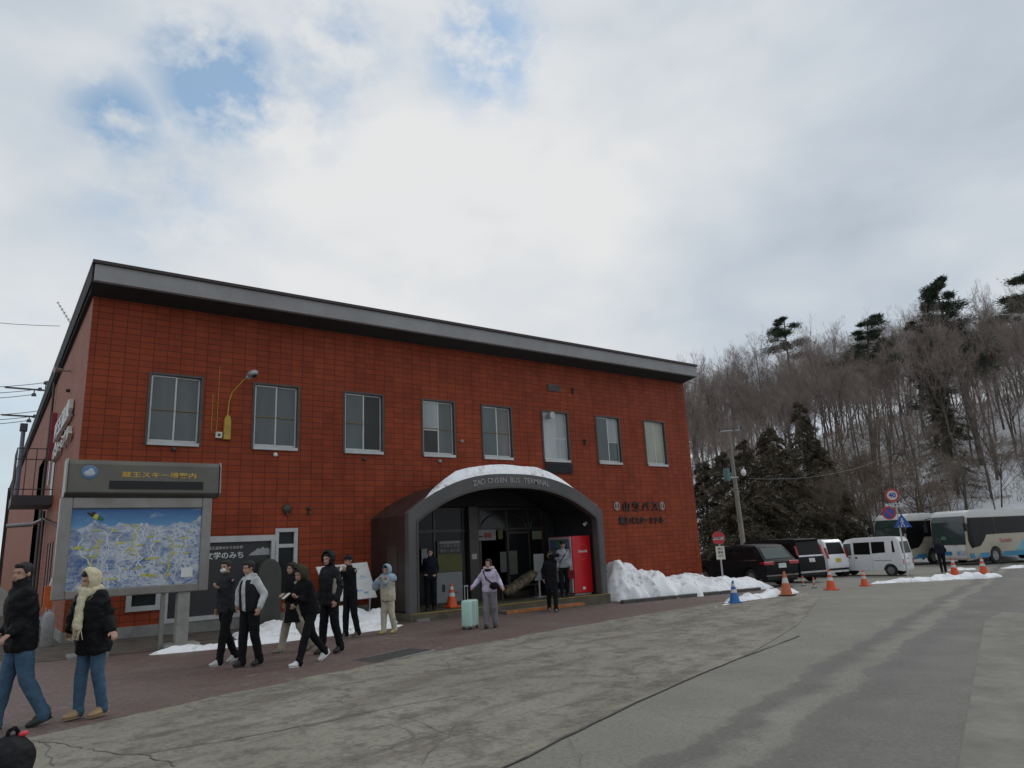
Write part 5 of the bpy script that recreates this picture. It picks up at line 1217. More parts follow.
# ------------------------------------------------------------------ coaches
beige=simple('coach_beige',(.44,.40,.31),.35,scale=1.2,var=.05,dirt=.12); cwhite=simple('coach_white',(.66,.66,.65),.35,scale=1.2,var=.05,dirt=.08); cblue=simple('coach_blue',(.04,.22,.38),.35,var=.25,scale=1.2); clblue=simple('coach_light_blue',(.16,.40,.50),.35,var=.25,scale=1.5)
bglass=glassy('coach_windscreen',(.04,.06,.056),.06)
def coach(label,px,py,dist,azf,full=True):
    P0=atD(px,py,dist); g=Vector((P0.x,P0.y,gz(P0.x))); f=Vector((math.sin(azf),math.cos(azf),0)); r=Vector((math.cos(azf),-math.sin(azf),0))
    L=11.9; o=g-f*L+r*1.2           # the pixel is the foot of the front-left corner
    c=Car('coach',label,'coach',L,2.5,3.45,[(.12,.35),(.0,.6),(.0,2.6),(.12,3.2),(.5,3.36),(6,3.36),(9.0,3.38),(9.6,3.45),(11.0,3.42),(11.45,3.28),(11.7,2.75),(11.86,1.5),(11.9,.9),(11.86,.5),(11.8,.33)],1.5,.965,(3.1,9.35),.50,beige,(o.x,o.y,g.z),azf,
        taper=((.0,.97),(.03,1),(.95,1),(.985,.975),(1,.90)),clear=.33,bev=.10,two=cwhite)
    # dark side glass sweeping down towards the door
    c.side('side_glass',[(.5,1.85),(9.0,1.85),(9.0,2.92),(.5,2.92)],cglass,off=.010)
    c.side('side_glass',[(9.03,1.85),(10.0,1.83),(10.0,2.92),(9.03,2.92)],cglass,off=.010); c.side('side_glass',[(10.03,1.80),(10.35,1.45),(10.75,1.15),(11.3,1.08),(11.3,2.92),(10.03,2.92)],cglass,off=.022); c.side('side_glass',[(11.3,1.08),(11.5,1.05),(11.68,1.5),(11.60,2.3),(11.46,2.92),(11.3,2.92)],cglass,off=.022)
    c.side('side_stripe',[(.3,.42),(8.68,.42),(8.68,.72),(.3,.74)],cblue,off=.006); c.side('side_stripe',[(10.02,.42),(11.72,.42),(11.72,.72),(10.02,.72)],cblue,off=.006)
    c.side('mountain_graphic',[(1.6,.745),(7.4,.745),(7.0,1.0),(6.5,1.45),(6.1,1.2),(5.5,1.75),(4.7,1.3),(3.8,1.5),(2.8,1.1)],clblue,off=.006)
    c.side('roof_panel',[(.45,3.02),(11.3,3.02),(11.2,3.26),(.5,3.26)],cwhite,off=.006)
    c.end('windscreen',-1.14,1.14,1.28,3.05,bglass,True,off=.015,n=10,arr=lambda z:max(0,(z-2.7)*.15)); c.end('front_panel',-1.05,1.05,.42,1.24,cwhite,True,off=.012,n=6)
    c.end('front_stripe',-.1,.98,.62,.86,cblue,True,off=.022); c.end('front_stripe',-.98,-.45,.62,.86,clblue,True,off=.022)
    c.end('head_lamp',-1.04,-.62,.66,.92,lampw,True,off=.024); c.end('head_lamp',.62,1.04,.66,.92,lampw,True,off=.026); c.end('plate',-.2,.2,.45,.60,platew,True,off=.03)
    c.end('roof_cap',-1.0,1.0,3.08,3.30,cwhite,True,off=.01)
    m=MB(); m.mi=0; m.add([(x,y,z+.004) for x,y,z in ((-1.1,.4,3.36),(1.1,.4,3.36),(1.1,6,3.365),(-1.1,6,3.365))],[(0,1,2,3)]); m.add([(-1.1,6,3.37),(1.1,6,3.37),(1.1,9,3.39),(-1.1,9,3.39)],[(0,1,2,3)]); m.build('roof_skin',cwhite,c.body,fix=False)
    for sx in (-1,1):
        m=MB(); m.tube([(sx*1.12,11.6,3.05),(sx*1.35,11.95,2.95),(sx*1.38,12.0,2.6)],.03,6); m.box(sx*1.38-.10,11.95,2.1,sx*1.38+.10,12.07,2.6); m.build('mirror',M['black'],c.o,bevel=.01)
    m=MB()
    for x in (-.5,.35): m.tube([(x,11.93,1.22),(x+.45,11.86,1.75)],.018,5)
    m.build('wiper',M['black'],c.o)
    m=MB(); m.cyl((.35,11.80,1.62),(.35,11.86,1.60),.2,n=16); m.build('windscreen_sticker',simple('sticker_green',(.12,.25,.2),.4) if 'sticker_green' not in bpy.data.materials else bpy.data.materials['sticker_green'],c.o)
    # red script on the left side
    me=text_mesh('Yamako',.40,.003,.0,shear=.4); x_=-(c.hw(7.3,1.5)+.012)
    T=Matrix.Translation((x_,8.25,1.42))@Matrix(((0,0,-1,0),(-1,0,0,0),(0,1,0,0),(0,0,0,1))); m=MB(); add_mesh(m,me,T); m.build('lettering',simple('coach_red_script',(.45,.06,.05),.4) if 'coach_red_script' not in bpy.data.materials else bpy.data.materials['coach_red_script'],c.o,fix=False)
    return c
AZB=R(284)
coach('beige and white coach with blue mountain graphic, the nearer one at the right edge',971.5,569.5,44,AZB)
coach('beige and white coach standing behind the white van and half hidden by the nearer coach',909,568,47,AZB)
P0=atD(1030,560,49); c3=coach('white coach roof glimpsed behind the nearer coach at the right edge',1030,560,52,AZB)
# ------------------------------------------------------------------ wooded hill
HU=Vector((math.sin(R(63)),math.cos(R(63)),0)); HV=Vector((math.cos(R(63)),-math.sin(R(63)),0))
def sm(x): x=max(0,min(1,x)); return x*x*(3-2*x)
def hill_h(x,y):
    s=x*HU.x+y*HU.y; v=x*HV.x+y*HV.y
    H=10.9+.27*(v+22)
    H=max(3,min(18.4,H))*sm((v+95)/60)*sm((160-v)/60)
    a=sm((s-64)/60)
    h=H*a+1.6*sm((s-63)/10)*sm((v+95)/60)*sm((160-v)/60)
    n=1.4*mnoise.fractal(Vector((x*.035,y*.035,2)),1,2.0,4)*sm((s-66)/16)
    back=sm((s-128)/80)
    return h+n-back*H*.35
def terrain(x,y): return ground_h(x,y)+hill_h(x,y)
t=NT('snowy_forest_floor'); P=t.pos()
n=t.noise(P,.22,7,.62,.4); m_=t.noise(P,1.4,7,.68,.3); f_=t.noise(P,6,5,.7)
c=t.mix(t.ramp(f_,[(.35,0.),(.7,1.)]),(.075,.055,.042),(.15,.115,.085))
k_=t.math('ADD',t.math('MULTIPLY',n,.65),t.math('MULTIPLY',m_,.35))
c=t.mix(t.ramp(k_,[(.39,0.),(.42,1.)]),c,(.90,.91,.93))
c=t.mix(t.ramp(f_,[(.60,0.),(.70,.5)]),c,(.12,.095,.075))
t.col(c).set(.95,0,.2); t.bump(t.math('ADD',m_,f_),.6,.15); M['floor']=t.mat
mb=MB(); S=list(np.arange(60,200,2.0)); Vv=list(np.arange(-90,155,2.5))
vs=[]
for s_ in S:
    for v_ in Vv:
        p=HU*float(s_)+HV*float(v_); h=hill_h(p.x,p.y); vs.append((p.x,p.y,terrain(p.x,p.y)+(.02 if h>.03 else -.4)))
k=len(Vv); mb.add(vs,[(i*k+j,(i+1)*k+j,(i+1)*k+j+1,i*k+j+1) for i in range(len(S)-1) for j in range(k-1)])
o=mb.build('hillside',M['floor'],fix=False,smooth=True)
if sum(p.normal.z for p in o.data.polygons)<0: o.data.flip_normals()
tag(o,kind='structure')

bark=simple('grey_bark',(.115,.095,.08),.95,scale=3,var=.35,bump=.4,bscale=9)
bark2=simple('dark_bark',(.085,.07,.058),.95,scale=3,var=.35)
def twigmat(name,a,b):
    t=NT(name); oi=t.node('ShaderNodeObjectInfo'); c=t.ramp(oi.outputs['Random'],[(0.,a),(1.,b)])
    n=t.noise(t.coord(),.8,3,.6); t.col(t.mix(t.ramp(n,[(.3,0.),(.7,.35)]),c,tuple(x*.6 for x in a))).set(.9,0,.2); return t.mat
twig=twigmat('bare_twigs',(.255,.212,.185),(.31,.245,.222)); twig2=twigmat('brown_scrub_twigs',(.21,.17,.13),(.25,.185,.145))
def bare_tree(seed,H,spread,mt,lean=0,fork=.38,dens=1.0,tw=.016):
    """tapered trunk and limbs (tubes) and a crown of fine twigs (slim blades)"""
    rg=random.Random(seed); tr=MB(); tv=[];tf=[]
    def blade(a,b,w_):
        d=(b-a).normalized(); n_=d.cross(Vector((rg.uniform(-1,1),rg.uniform(-1,1),rg.uniform(-1,1)))).normalized()*w_
        k=len(tv); tv.extend([a-n_,a+n_,b+n_*.3,b-n_*.3]); tf.append((k,k+1,k+2,k+3))
    def grow(p,d,L,r,lev):
        n=3 if lev<2 else 2; pts=[p]; rad=[r]
        for i in range(n):
            j=Vector((rg.gauss(0,1),rg.gauss(0,1),rg.gauss(0,1)))*(.07 if lev==0 else .16)
            d=(d+j+Vector((0,0,.10 if lev>0 else .03))).normalized(); p=p+d*(L/n); pts.append(p); rad.append(r*(1-.55*(i+1)/n))
        if lev<=2:
            for i in range(n): tr.cyl(pts[i],pts[i+1],rad[i],rad[i+1],6 if lev==0 else (4 if lev==1 else 3),cap=False)
        else:
            for i in range(n): blade(pts[i],pts[i+1],max(tw*.5,rad[i]))
        if lev>=5 or L<.28: return
        kids_=int({0:9,1:6,2:5,3:5,4:4}[lev]*dens+rg.random())
        for i in range(kids_):
            t_=rg.uniform(fork if lev==0 else .22,1.0); q=pts[0].lerp(pts[-1],t_) if lev>0 else (pts[int(t_*n*.999)].lerp(pts[min(n,int(t_*n*.999)+1)],t_*n-int(t_*n*.999)))
            ax=Vector((rg.gauss(0,1),rg.gauss(0,1),rg.gauss(0,.35))); ax=(ax-d*ax.dot(d)).normalized()
            an=rg.uniform(.35,.85)*spread; nd=(d*math.cos(an)+ax*math.sin(an)).normalized()
            grow(q,nd,L*rg.uniform(.42,.62)*(1 if lev else (1.15-.45*t_)),r*rg.uniform(.32,.5)*(1-.3*t_),lev+1)
    dens=dens*.93; grow(Vector((0,0,-.3)),Vector((lean,0,1)).normalized(),H*.80,H*.0088+.02,0)
    tm=tr.mesh('trunk'); cm=bpy.data.meshes.new('branches'); cm.from_pydata([tuple(v) for v in tv],[],tf); cm.update()
    tm.polygons.foreach_set('use_smooth',[True]*len(tm.polygons))
    return tm,cm
def make_proto(nm,tm,cm,m1,m2,label,cat,group):
    root=thing(nm,label,cat,(0,0,-50),0,group)
    mesh_obj('trunk',tm,m1,root); mesh_obj('crown',cm,m2,root); return root
TG='bare trees on the wooded hillside'; TL='grey brown leafless tree on the snowy hillside above the car park'
protos=[]
for i,(H,sp,ln,fk) in enumerate(((13,.8,.02,.45),(15,.7,-.03,.5),(11.5,.95,.05,.35),(14,.75,.0,.55),(12.5,.85,-.05,.42),(10,1.0,.03,.3))):
    tm,cm=bare_tree(40+i,H,sp,twig,ln,fk); protos.append(make_proto('bare_tree',tm,cm,bark,twig,TL,'tree',TG))
rg=random.Random(77); spots=[]; used=set()
tries=0
while len(spots)<268 and tries<9000:
    tries+=1
    azm=R(rg.uniform(49.2,76.5)); d=rg.uniform(68,136); x,y=d*math.sin(azm),d*math.cos(azm)
    mind=2.6+(.9 if d<90 else .0)
    if any((x-a)**2+(y-b)**2<mind*mind for a,b,_ in spots): continue
    if 72<d<98 and 57.5<math.degrees(azm)<63 and rg.random()<.6: continue
    if d<95 and math.degrees(azm)>66 and rg.random()<.6: continue
    if d<88 and rg.random()<.25: continue      # thinner where the snow shows
    spots.append((x,y,d))
first={}
for i,(x,y,d) in enumerate(spots):
    k=rg.randrange(len(protos)); sc=rg.uniform(.72,1.12)*(1.0 if d<115 else .95); z=terrain(x,y)
    if d<76: sc*=.7
    if azm<R(58): sc=min(sc,.95)
    p=protos[k]; rz=rg.uniform(0,6.28)
    if k not in first: first[k]=1; p.location=(x,y,z); p.rotation_euler=(0,0,rz); p.scale=(sc,)*3
    else: copy_tree(p,(x,y,z),rz,scale=(sc,sc,sc*rg.uniform(.92,1.1)))
# brush that cannot be counted: one object
mb=MB(); r4=random.Random(9); vs=[];fs=[]
for i in range(2200):
    azm=R(r4.uniform(49,77)); d=r4.uniform(66,132); x,y=d*math.sin(azm),d*math.cos(azm)
    if mnoise.noise(Vector((x*.12,y*.12,5)))<-.12 and d>66: continue
    z=terrain(x,y)
    for j in range(7):
        a=Vector((x+r4.gauss(0,.3),y+r4.gauss(0,.3),z-.1)); b=a+Vector((r4.gauss(0,.55),r4.gauss(0,.55),r4.uniform(.4,1.6))); n_=Vector((r4.uniform(-1,1),r4.uniform(-1,1),0)).normalized()*.022
        k=len(vs); vs+= [a-n_,a+n_,b]; fs.append((k,k+1,k+2))
        for q in range(2):
            s0=a.lerp(b,r4.uniform(.3,.8)); e0=s0+Vector((r4.gauss(0,.3),r4.gauss(0,.3),r4.uniform(.1,.6))); k=len(vs); vs+=[s0-n_*.6,s0+n_*.6,e0]; fs.append((k,k+1,k+2))
me=bpy.data.meshes.new('undergrowth'); me.from_pydata([tuple(v) for v in vs],[],fs); me.update()
tag(mesh_obj('undergrowth',me,twig2),kind='stuff')
# far trees behind the crest closing the skyline
# nearer scrub and small trees at the foot of the slope
scr=[]
for i,(H,sp,ln,fk) in enumerate(((6.5,1.15,.08,.12),(7.5,1.05,-.12,.15),(5.5,1.25,.1,.08))):
    tm,cm=bare_tree(80+i,H,sp,twig2,ln,fk,1.12,.013); scr.append(make_proto('scrub_tree',tm,cm,bark2,twig2,'brownish leafless scrub tree at the foot of the wooded slope','tree','scrub trees at the foot of the slope'))
fs_=set()
SP=[(822,52,1.0),(838,50,.9),(850,55,1.05),(866,52,1.0),(880,56,1.05),(893,53,.95),(905,58,1.1),(920,55,1.0),(938,60,.9),(972,62,.8),(1008,62,.8),(812,57,1.15),(845,60,1.25),(875,61,1.3),(900,63,1.35),(930,64,1.35),(1015,68,1.0)]
for i,(px,dd,sc) in enumerate(SP):
    q=atD(px,540,dd); x,y=q.x,q.y; k=i%3; z=terrain(x,y); rz=rg.uniform(0,6.28)
    if k not in fs_: fs_.add(k); p=scr[k]; p.location=(x,y,z); p.rotation_euler=(0,0,rz); p.scale=(sc,)*3
    else: copy_tree(scr[k],(x,y,z),rz,scale=(sc*1.1,sc*1.1,sc))

# conifers
def needle_mat(name,a,b,snow=0):
    t=NT(name); n=t.noise(t.coord(),1.1,4,.6); c=t.ramp(n,[(.3,a),(.7,b)])
    if snow:
        g=t.node('ShaderNodeNewGeometry'); s_=t.node('ShaderNodeSeparateXYZ'); t.link(g.outputs['Normal'],s_.inputs[0])
        c=t.mix(t.math('MULTIPLY',t.ramp(t.noise(t.coord(),2.3,5,.7),[(.60,0.),(.66,1.)]),snow),c,(.7,.71,.73))
    t.col(c).set(.8,0,.25); return t.mat
pine_n=needle_mat('pine_needles',(.040,.058,.038),(.065,.085,.052)); ced_n=needle_mat('cedar_sprays',(.072,.064,.042),(.135,.105,.070),.5); fir_n=needle_mat('dark_fir_needles',(.035,.045,.030),(.058,.066,.040),.12)
def pine(seed,H,crown0,rad,clumps,flat=.4,nn=260,ln=0):
    """tall irregular pine: bare trunk, a few limbs that end in flat needle pads"""
    rg=random.Random(seed); tr=MB(); tv=[];tf=[]; pts=[Vector((0,0,-.4))]; d=Vector((ln,0,1)).normalized()
    for i in range(6): d=(d+Vector((rg.gauss(0,.035),rg.gauss(0,.035),0))).normalized(); pts.append(pts[-1]+d*(H/6))
    R0=H*.016
    for i in range(6): tr.cyl(pts[i],pts[i+1],R0*(1-i/6*.8),R0*(1-(i+1)/6*.8),8,cap=False)
    def tp(t_): k=min(5,int(t_*6)); return pts[k].lerp(pts[k+1],t_*6-k)
    for c in range(clumps):
        t_=crown0+(1-crown0)*(c+rg.random()*.6)/clumps; t_=min(.995,t_); p=tp(t_); a=rg.uniform(0,6.28); L=rad*(1.15-.75*(t_-crown0)/(1-crown0))*rg.uniform(.55,1.15)
        e=p+Vector((math.cos(a)*L,math.sin(a)*L,rg.uniform(-.1,.28)*L)); m=p.lerp(e,.5)+Vector((0,0,-.06*L)); tr.tube([p,m,e],[R0*.25,R0*.16,R0*.05],4)
        for sub_ in range(3):
            ctr=m.lerp(e,rg.uniform(.1,1.1))+Vector((rg.gauss(0,.25),rg.gauss(0,.25),.1))*L*.35; R_=min(L*rg.uniform(.30,.50),1.15)
            for k in range(int(nn*(.6+.4*rg.random())/3)):
                q=Vector((rg.gauss(0,.5),rg.gauss(0,.5),rg.gauss(0,.5)*flat))*R_; o_=ctr+q; dd=Vector((q.x+rg.gauss(0,.3),q.y+rg.gauss(0,.3),abs(rg.gauss(0,.35)))).normalized()*rg.uniform(.22,.42); n_=dd.cross(Vector((rg.gauss(0,1),rg.gauss(0,1),rg.gauss(0,1)))).normalized()*.045
                i0=len(tv); tv.extend([o_-n_,o_+n_,o_+dd]); tf.append((i0,i0+1,i0+2))
    cm=bpy.data.meshes.new('crown'); cm.from_pydata([tuple(v) for v in tv],[],tf); cm.update(); return tr.mesh('trunk'),cm
def cedar(seed,H,rad,n=15000,droop=.35,base=.06):
    rg=random.Random(seed); tr=MB(); tr.cyl((0,0,-.4),(0,0,H*.97),H*.02,.02,8,cap=False); tv=[];tf=[]
    nb=int(H*11)
    per=n//nb
    for i in range(nb):
        t_=base+(1-base)*(i/nb)**.9; a=rg.uniform(0,6.28); L=rad*(1-t_)**.62*rg.uniform(.55,1.2)+.12; p=Vector((0,0,H*t_)); dr=droop*L*rg.uniform(.4,1.3)
        dirv=Vector((math.cos(a),math.sin(a),0)); sd_=Vector((-dirv.y,dirv.x,0))
        if L>.5: tr.cyl(p,p+dirv*L*.8-Vector((0,0,dr*.6)),.03,.01,3,cap=False)
        for k in range(per):
            u=rg.random()**.6; o_=p+dirv*L*u-Vector((0,0,dr*u*u))+sd_*rg.gauss(0,.13)*L+Vector((0,0,rg.gauss(0,.07)))
            dd=(dirv*.6+sd_*rg.gauss(0,.6)+Vector((0,0,rg.uniform(-.8,.15)))).normalized()*rg.uniform(.16,.36); n_=dd.cross(Vector((rg.gauss(0,1),rg.gauss(0,1),rg.gauss(0,1)))).normalized()*.04
            i0=len(tv); tv.extend([o_-n_,o_+n_,o_+dd]); tf.append((i0,i0+1,i0+2))
    cm=bpy.data.meshes.new('crown'); cm.from_pydata([tuple(v) for v in tv],[],tf); cm.update(); return tr.mesh('trunk'),cm
def put(proto_fn,px,ytop,dist,mats,nm,label,rzv=0,**k):
    """stand a conifer on the slope at the given bearing so that its top reaches the photographed height"""
    q=atD(px,ytop,dist); z=terrain(q.x,q.y); H=q.z-z; tm,cm=proto_fn(H=H,**k)
    r_=thing(nm,label,'tree',(q.x,q.y,z),rzv); mesh_obj('trunk',tm,mats[0],r_); mesh_obj('crown',cm,mats[1],r_); return r_
put(pine,783,316,108,(bark2,pine_n),'pine_tree','dark green pine crown rising alone above the bare skyline trees nearest the building',seed=1,crown0=.70,rad=3.2,clumps=20,flat=.6,nn=700)
put(pine,850,316,84,(bark2,pine_n),'pine_tree','dark pine with one sided layered crown on a tall bare trunk, middle of the slope',seed=2,crown0=.66,rad=2.9,clumps=18,flat=.5,nn=700,ln=-.03)
put(pine,945,272,80,(bark2,pine_n),'pine_tree','tallest dense pine with broad crown at the top of the slope',seed=3,crown0=.48,rad=3.0,clumps=44,flat=.75,nn=900,ln=.04)
put(pine,1006,268,84,(bark2,pine_n),'pine_tree','flat topped pine with wide level branches at the right edge of the skyline',seed=5,crown0=.70,rad=4.6,clumps=20,flat=.30,nn=1100)
put(pine,912,318,84,(bark2,fir_n),'pine_tree','dark narrow pine left of and below the tallest pine',seed=6,crown0=.35,rad=2.5,clumps=24,flat=.6,nn=420)
put(cedar,927,352,80,(bark2,fir_n),'fir_tree','dark snow flecked fir standing below the tallest pine',seed=7,rad=2.3,n=9000,base=.3)
put(cedar,940,395,70,(bark2,needle_mat('olive_needles',(.055,.058,.036),(.09,.085,.055))),'fir_tree','olive brown fir above the front coach',seed=8,rad=3.4,n=10000)
for i,(px,yt,dd,rd,lb) in enumerate(((798,402,60,3.4,'tallest dark cedar, right of the utility pole top'),(768,428,57,4.0,'wide dark cedar just right of the utility pole'),(742,440,60,3.6,'dark cedar directly behind the utility pole'),(720,452,56,3.6,'dark cedar between the building corner and the utility pole'),(702,462,58,3.2,'dark cedar partly hidden by the brick building corner'),(783,450,53,4.0,'low broad dark cedar above the black minivan'),(815,440,58,3.2,'dark cedar right of the tallest cedar, beside the brown scrub'),(757,480,51,3.6,'low dark cedar above the black wagon'),(830,470,55,2.8,'small dark cedar above the white wagon'),(732,490,50,3.2,'low dark cedar behind the foot of the utility pole'))):
    put(cedar,px,yt,dd,(bark2,ced_n),'cedar_tree',lb,seed=20+i,rad=rd,n=15000,droop=.5,base=.02)
# ------------------------------------------------------------------ people
skin=simple('skin',(.42,.25,.18),.55,var=.08,scale=20); skin.node_tree.nodes['Principled BSDF'].inputs['Subsurface Weight'].default_value=.08
hairm=simple('black_hair',(.016,.012,.011),.75,var=.3,scale=30,bump=.4); browm=simple('dark_features',(.07,.045,.035),.6); lipm=simple('lips',(.33,.13,.11),.5); eyew=simple('eye_dark',(.02,.015,.014),.2)
F={}
def fab(n,c,**k):
    if n not in F: F[n]=fabric(n,c,**k)
    return F[n]
BLK=(.012,.012,.014)
def remesh(mb,vox,smooth_it=4,disp=0,dsize=.12,dec=None):
    me=mb.mesh('m'); mods=[('REMESH',dict(mode='VOXEL',voxel_size=vox,use_smooth_shade=True))]
    if disp:
        tx=bpy.data.textures.get('folds%.2f'%dsize) or bpy.data.textures.new('folds%.2f'%dsize,'CLOUDS'); tx.noise_scale=dsize; tx.noise_depth=2
        mods.append(('DISPLACE',dict(texture=tx,strength=disp,mid_level=.5,texture_coords='LOCAL')))
    mods.append(('SMOOTH',dict(factor=.5,iterations=smooth_it)))
    out=convert(me,mods); out.polygons.foreach_set('use_smooth',[True]*len(out.polygons)); return out
def ik(a,b,l1,l2,hint):
    a=Vector(a);b=Vector(b);d=b-a;L=min(d.length,(l1+l2)*.999); d.normalize(); b=a+d*L
    x=(l1*l1-l2*l2+L*L)/(2*L); h=math.sqrt(max(0,l1*l1-x*x)); hv=Vector(hint); hv=(hv-d*hv.dot(d)).normalized()
    return a+d*x+hv*h, b
def person(label,loc,head,H,step=.0,lead=1,lean=4,arms=((-.02,.05,.0),(.02,.05,.0)),look=(0,0),jacket=None,jk={},trousers=None,tk={},shoes=(.02,.02,.02),hair='short',extras=None,kneel=0,vox=.012,group=None,stance=None,sc=1.0,tw=0):
    """local frame: +X right, +Y forward. arms: (hand_target_left, hand_target_right) relative to shoulders, in units of height 1.7"""
    s=H/1.70; o=thing('person',label,'person',loc,-head,group)
    V=lambda x,y,z: Vector((x,y,z))*s
    # legs
    if stance is None:
        a1=math.asin(min(.95,step/2/.86)); legs={lead:(a1,R(4)),-lead:(-a1*.75,a1*.9+R(8))}
    else: legs=stance
    hipz=0; J={}
    for sd in (-1,1):
        a,k=legs[sd]; hip=Vector((sd*.09,0,0)); kn=hip+Vector((sd*.01,math.sin(a)*.43,-math.cos(a)*.43)); b=a-k
        an=kn+Vector((0,math.sin(b)*.42,-math.cos(b)*.42)); J[sd]=[hip,kn,an,b]
    low=min(J[sd][2].z-(.085 if J[sd][3]>-.25 else .125) for sd in (-1,1)); up_=-low
    for sd in (-1,1): J[sd][:3]=[(p+Vector((0,0,up_)))*s for p in J[sd][:3]]
    pel=V(0,0,up_); L=R(lean); t_=Vector((math.sin(R(tw))*0,math.sin(L),math.cos(L)))
    waist=pel+t_*.12*s; chest=pel+t_*.36*s; neck=pel+t_*.52*s; hl=R(look[1])+L*.7
    hd=neck+Vector((0,math.sin(hl)*.5,math.cos(hl)))*.165*s+Vector((0,.02,0))*s
    sh={sd:neck+Vector((sd*.165*jk.get('shw',1),-.01,-.055))*s for sd in (-1,1)}
    A={}
    for sd,tg in zip((-1,1),arms):
        tgt=sh[sd]+Vector((sd*tg[0],tg[1],tg[2]))*s; el,wr=ik(sh[sd],tgt,.275*s,.25*s,tg[3] if len(tg)>3 else (sd*.35,-1,-.2)); A[sd]=(sh[sd],el,wr)
    # ---- body: ONE continuous surface (head, neck, trunk, arms with fingers, legs)
    fine=vox
    b=MB(); ry=R(look[0]); HR=Matrix.Rotation(-ry,3,'Z')@Matrix.Rotation(-hl*.6,3,'X')
    h=lambda x,y,z: hd+HR@(Vector((x,y,z))*s)
    b.ell(h(0,-.012,.02),(.074*s,.092*s,.088*s),rot=HR,nu=18,nv=12); b.ell(h(0,.022,-.045),(.058*s,.066*s,.068*s),rot=HR,nu=16,nv=10); b.ell(h(0,.055,-.083),(.03*s,.03*s,.026*s),rot=HR)
    b.ell(h(0,.088,-.022),(.013*s,.02*s,.024*s),rot=HR,nu=10,nv=8); b.ell(h(0,.093,-.036),(.018*s,.016*s,.011*s),rot=HR,nu=10,nv=8); b.ell(h(0,.078,-.062),(.026*s,.014*s,.012*s),rot=HR,nu=10,nv=8)
    b.ell(h(0,.07,.022),(.05*s,.02*s,.014*s),rot=HR,nu=12,nv=8)
    for sd in (-1,1): b.ell(h(sd*.076,-.012,-.012),(.011*s,.02*s,.032*s),rot=HR,nu=10,nv=8)
    b.cap(neck-t_*.05*s,h(0,-.02,-.06),.056*s,.052*s); b.cap(chest,neck-t_*.06*s,.115*s,.085*s); b.cap(pel,chest,.11*s,.115*s)
    for sd in (-1,1):
        S0,E,Wr=A[sd]; b.cap(neck-t_*.07*s,S0,.05*s,.05*s); b.cap(S0,E,.045*s,.036*s); b.cap(E,Wr,.036*s,.024*s)
        # hand: palm, four unequal bent fingers, thumb from the side of the palm
        d=(Wr-E).normalized(); side_=d.cross(Vector((0,0,1)) if abs(d.z)<.9 else Vector((0,1,0))).normalized(); nrm_=side_.cross(d)
        if jk.get('palm'): pass
        wd=side_ if abs(d.z)<.7 else Vector((0,1,0)); wd=(wd-d*wd.dot(d)).normalized(); cu=d.cross(wd)
        if cu.x*sd>0: cu=-cu      # fingers curl towards the body
        P0=Wr; b.cap(P0,P0+d*.05*s,.022*s,.024*s); b.cap(P0+d*.02*s-wd*.02*s,P0+d*.075*s-wd*.028*s,.014*s,.013*s); b.cap(P0+d*.02*s+wd*.02*s,P0+d*.075*s+wd*.028*s,.014*s,.013*s)
        for q,(u,ln) in enumerate(((.030,.062),(.011,.072),(-.009,.066),(-.029,.052))):
            f0=P0+d*.075*s+wd*u*s; f1=f0+(d*.9+cu*.25).normalized()*ln*.45*s; f2=f1+(d*.6+cu*.8).normalized()*ln*.33*s; f3=f2+(d*.2+cu*1).normalized()*ln*.28*s
            b.cap(f0,f1,.0085*s,.008*s,8); b.cap(f1,f2,.008*s,.0075*s,8); b.cap(f2,f3,.0075*s,.0068*s,8)
        t0=P0+d*.02*s+wd*.026*s; t1=t0+(d*.6+wd*.8+cu*.3).normalized()*.036*s; t2=t1+(d*.95+cu*.35).normalized()*.03*s; b.cap(t0,t1,.0115*s,.010*s,8); b.cap(t1,t2,.010*s,.008*s,8)
        hip,kn,an,_b=J[sd]; b.cap(pel+Vector((sd*.06*s,0,-.02*s)),hip,.09*s,.08*s); b.cap(hip,kn,.072*s,.05*s); b.cap(kn,an,.048*s,.034*s); ft=Vector((0,math.cos(_b*.6),math.sin(_b*.6)*.8)).normalized()
        b.cap(an,an-Vector((0,0,.03*s)),.028*s,.026*s)
    body=mesh_obj('body',remesh(b,fine*.62,1),skin,o)
    f_=MB()
    for sd in (-1,1): f_.ell(h(sd*.029,.071,.0),(.010*s,.008*s,.0045*s),rot=HR,nu=10,nv=6)
    f_.build('eyes',eyew,o,smooth=True)
    f_=MB()
    for sd in (-1,1): f_.ell(h(sd*.031,.076,.024),(.016*s,.007*s,.003*s),rot=HR,nu=10,nv=6)
    f_.build('eyebrows',browm,o,smooth=True)
    f_=MB(); f_.ell(h(0,.0885,-.063),(.020*s,.007*s,.006*s),rot=HR,nu=10,nv=6); f_.build('mouth',lipm,o,smooth=True)
    # ---- trousers
    r=tk.get('r',1.0); m=MB()
    m.cap(pel+t_*.06*s,pel-Vector((0,0,.03*s)),.125*s,.122*s,16)
    for sd in (-1,1):
        hip,kn,an,_b=J[sd]; m.cap(hip+Vector((0,0,.02*s)),kn,.096*s*(.6+.4*r),.068*s*r); m.cap(kn,an+Vector((0,0,-.01*s)),.068*s*r,.054*s*r); m.cap(an+Vector((0,0,.02*s)),an-Vector((0,0,.03*s)),.058*s*r,.062*s*r,12)
    mesh_obj('trousers',remesh(m,vox,3,.022*s,.11),trousers,o)
    # ---- shoes
    big=tk.get('shoe',1.0)
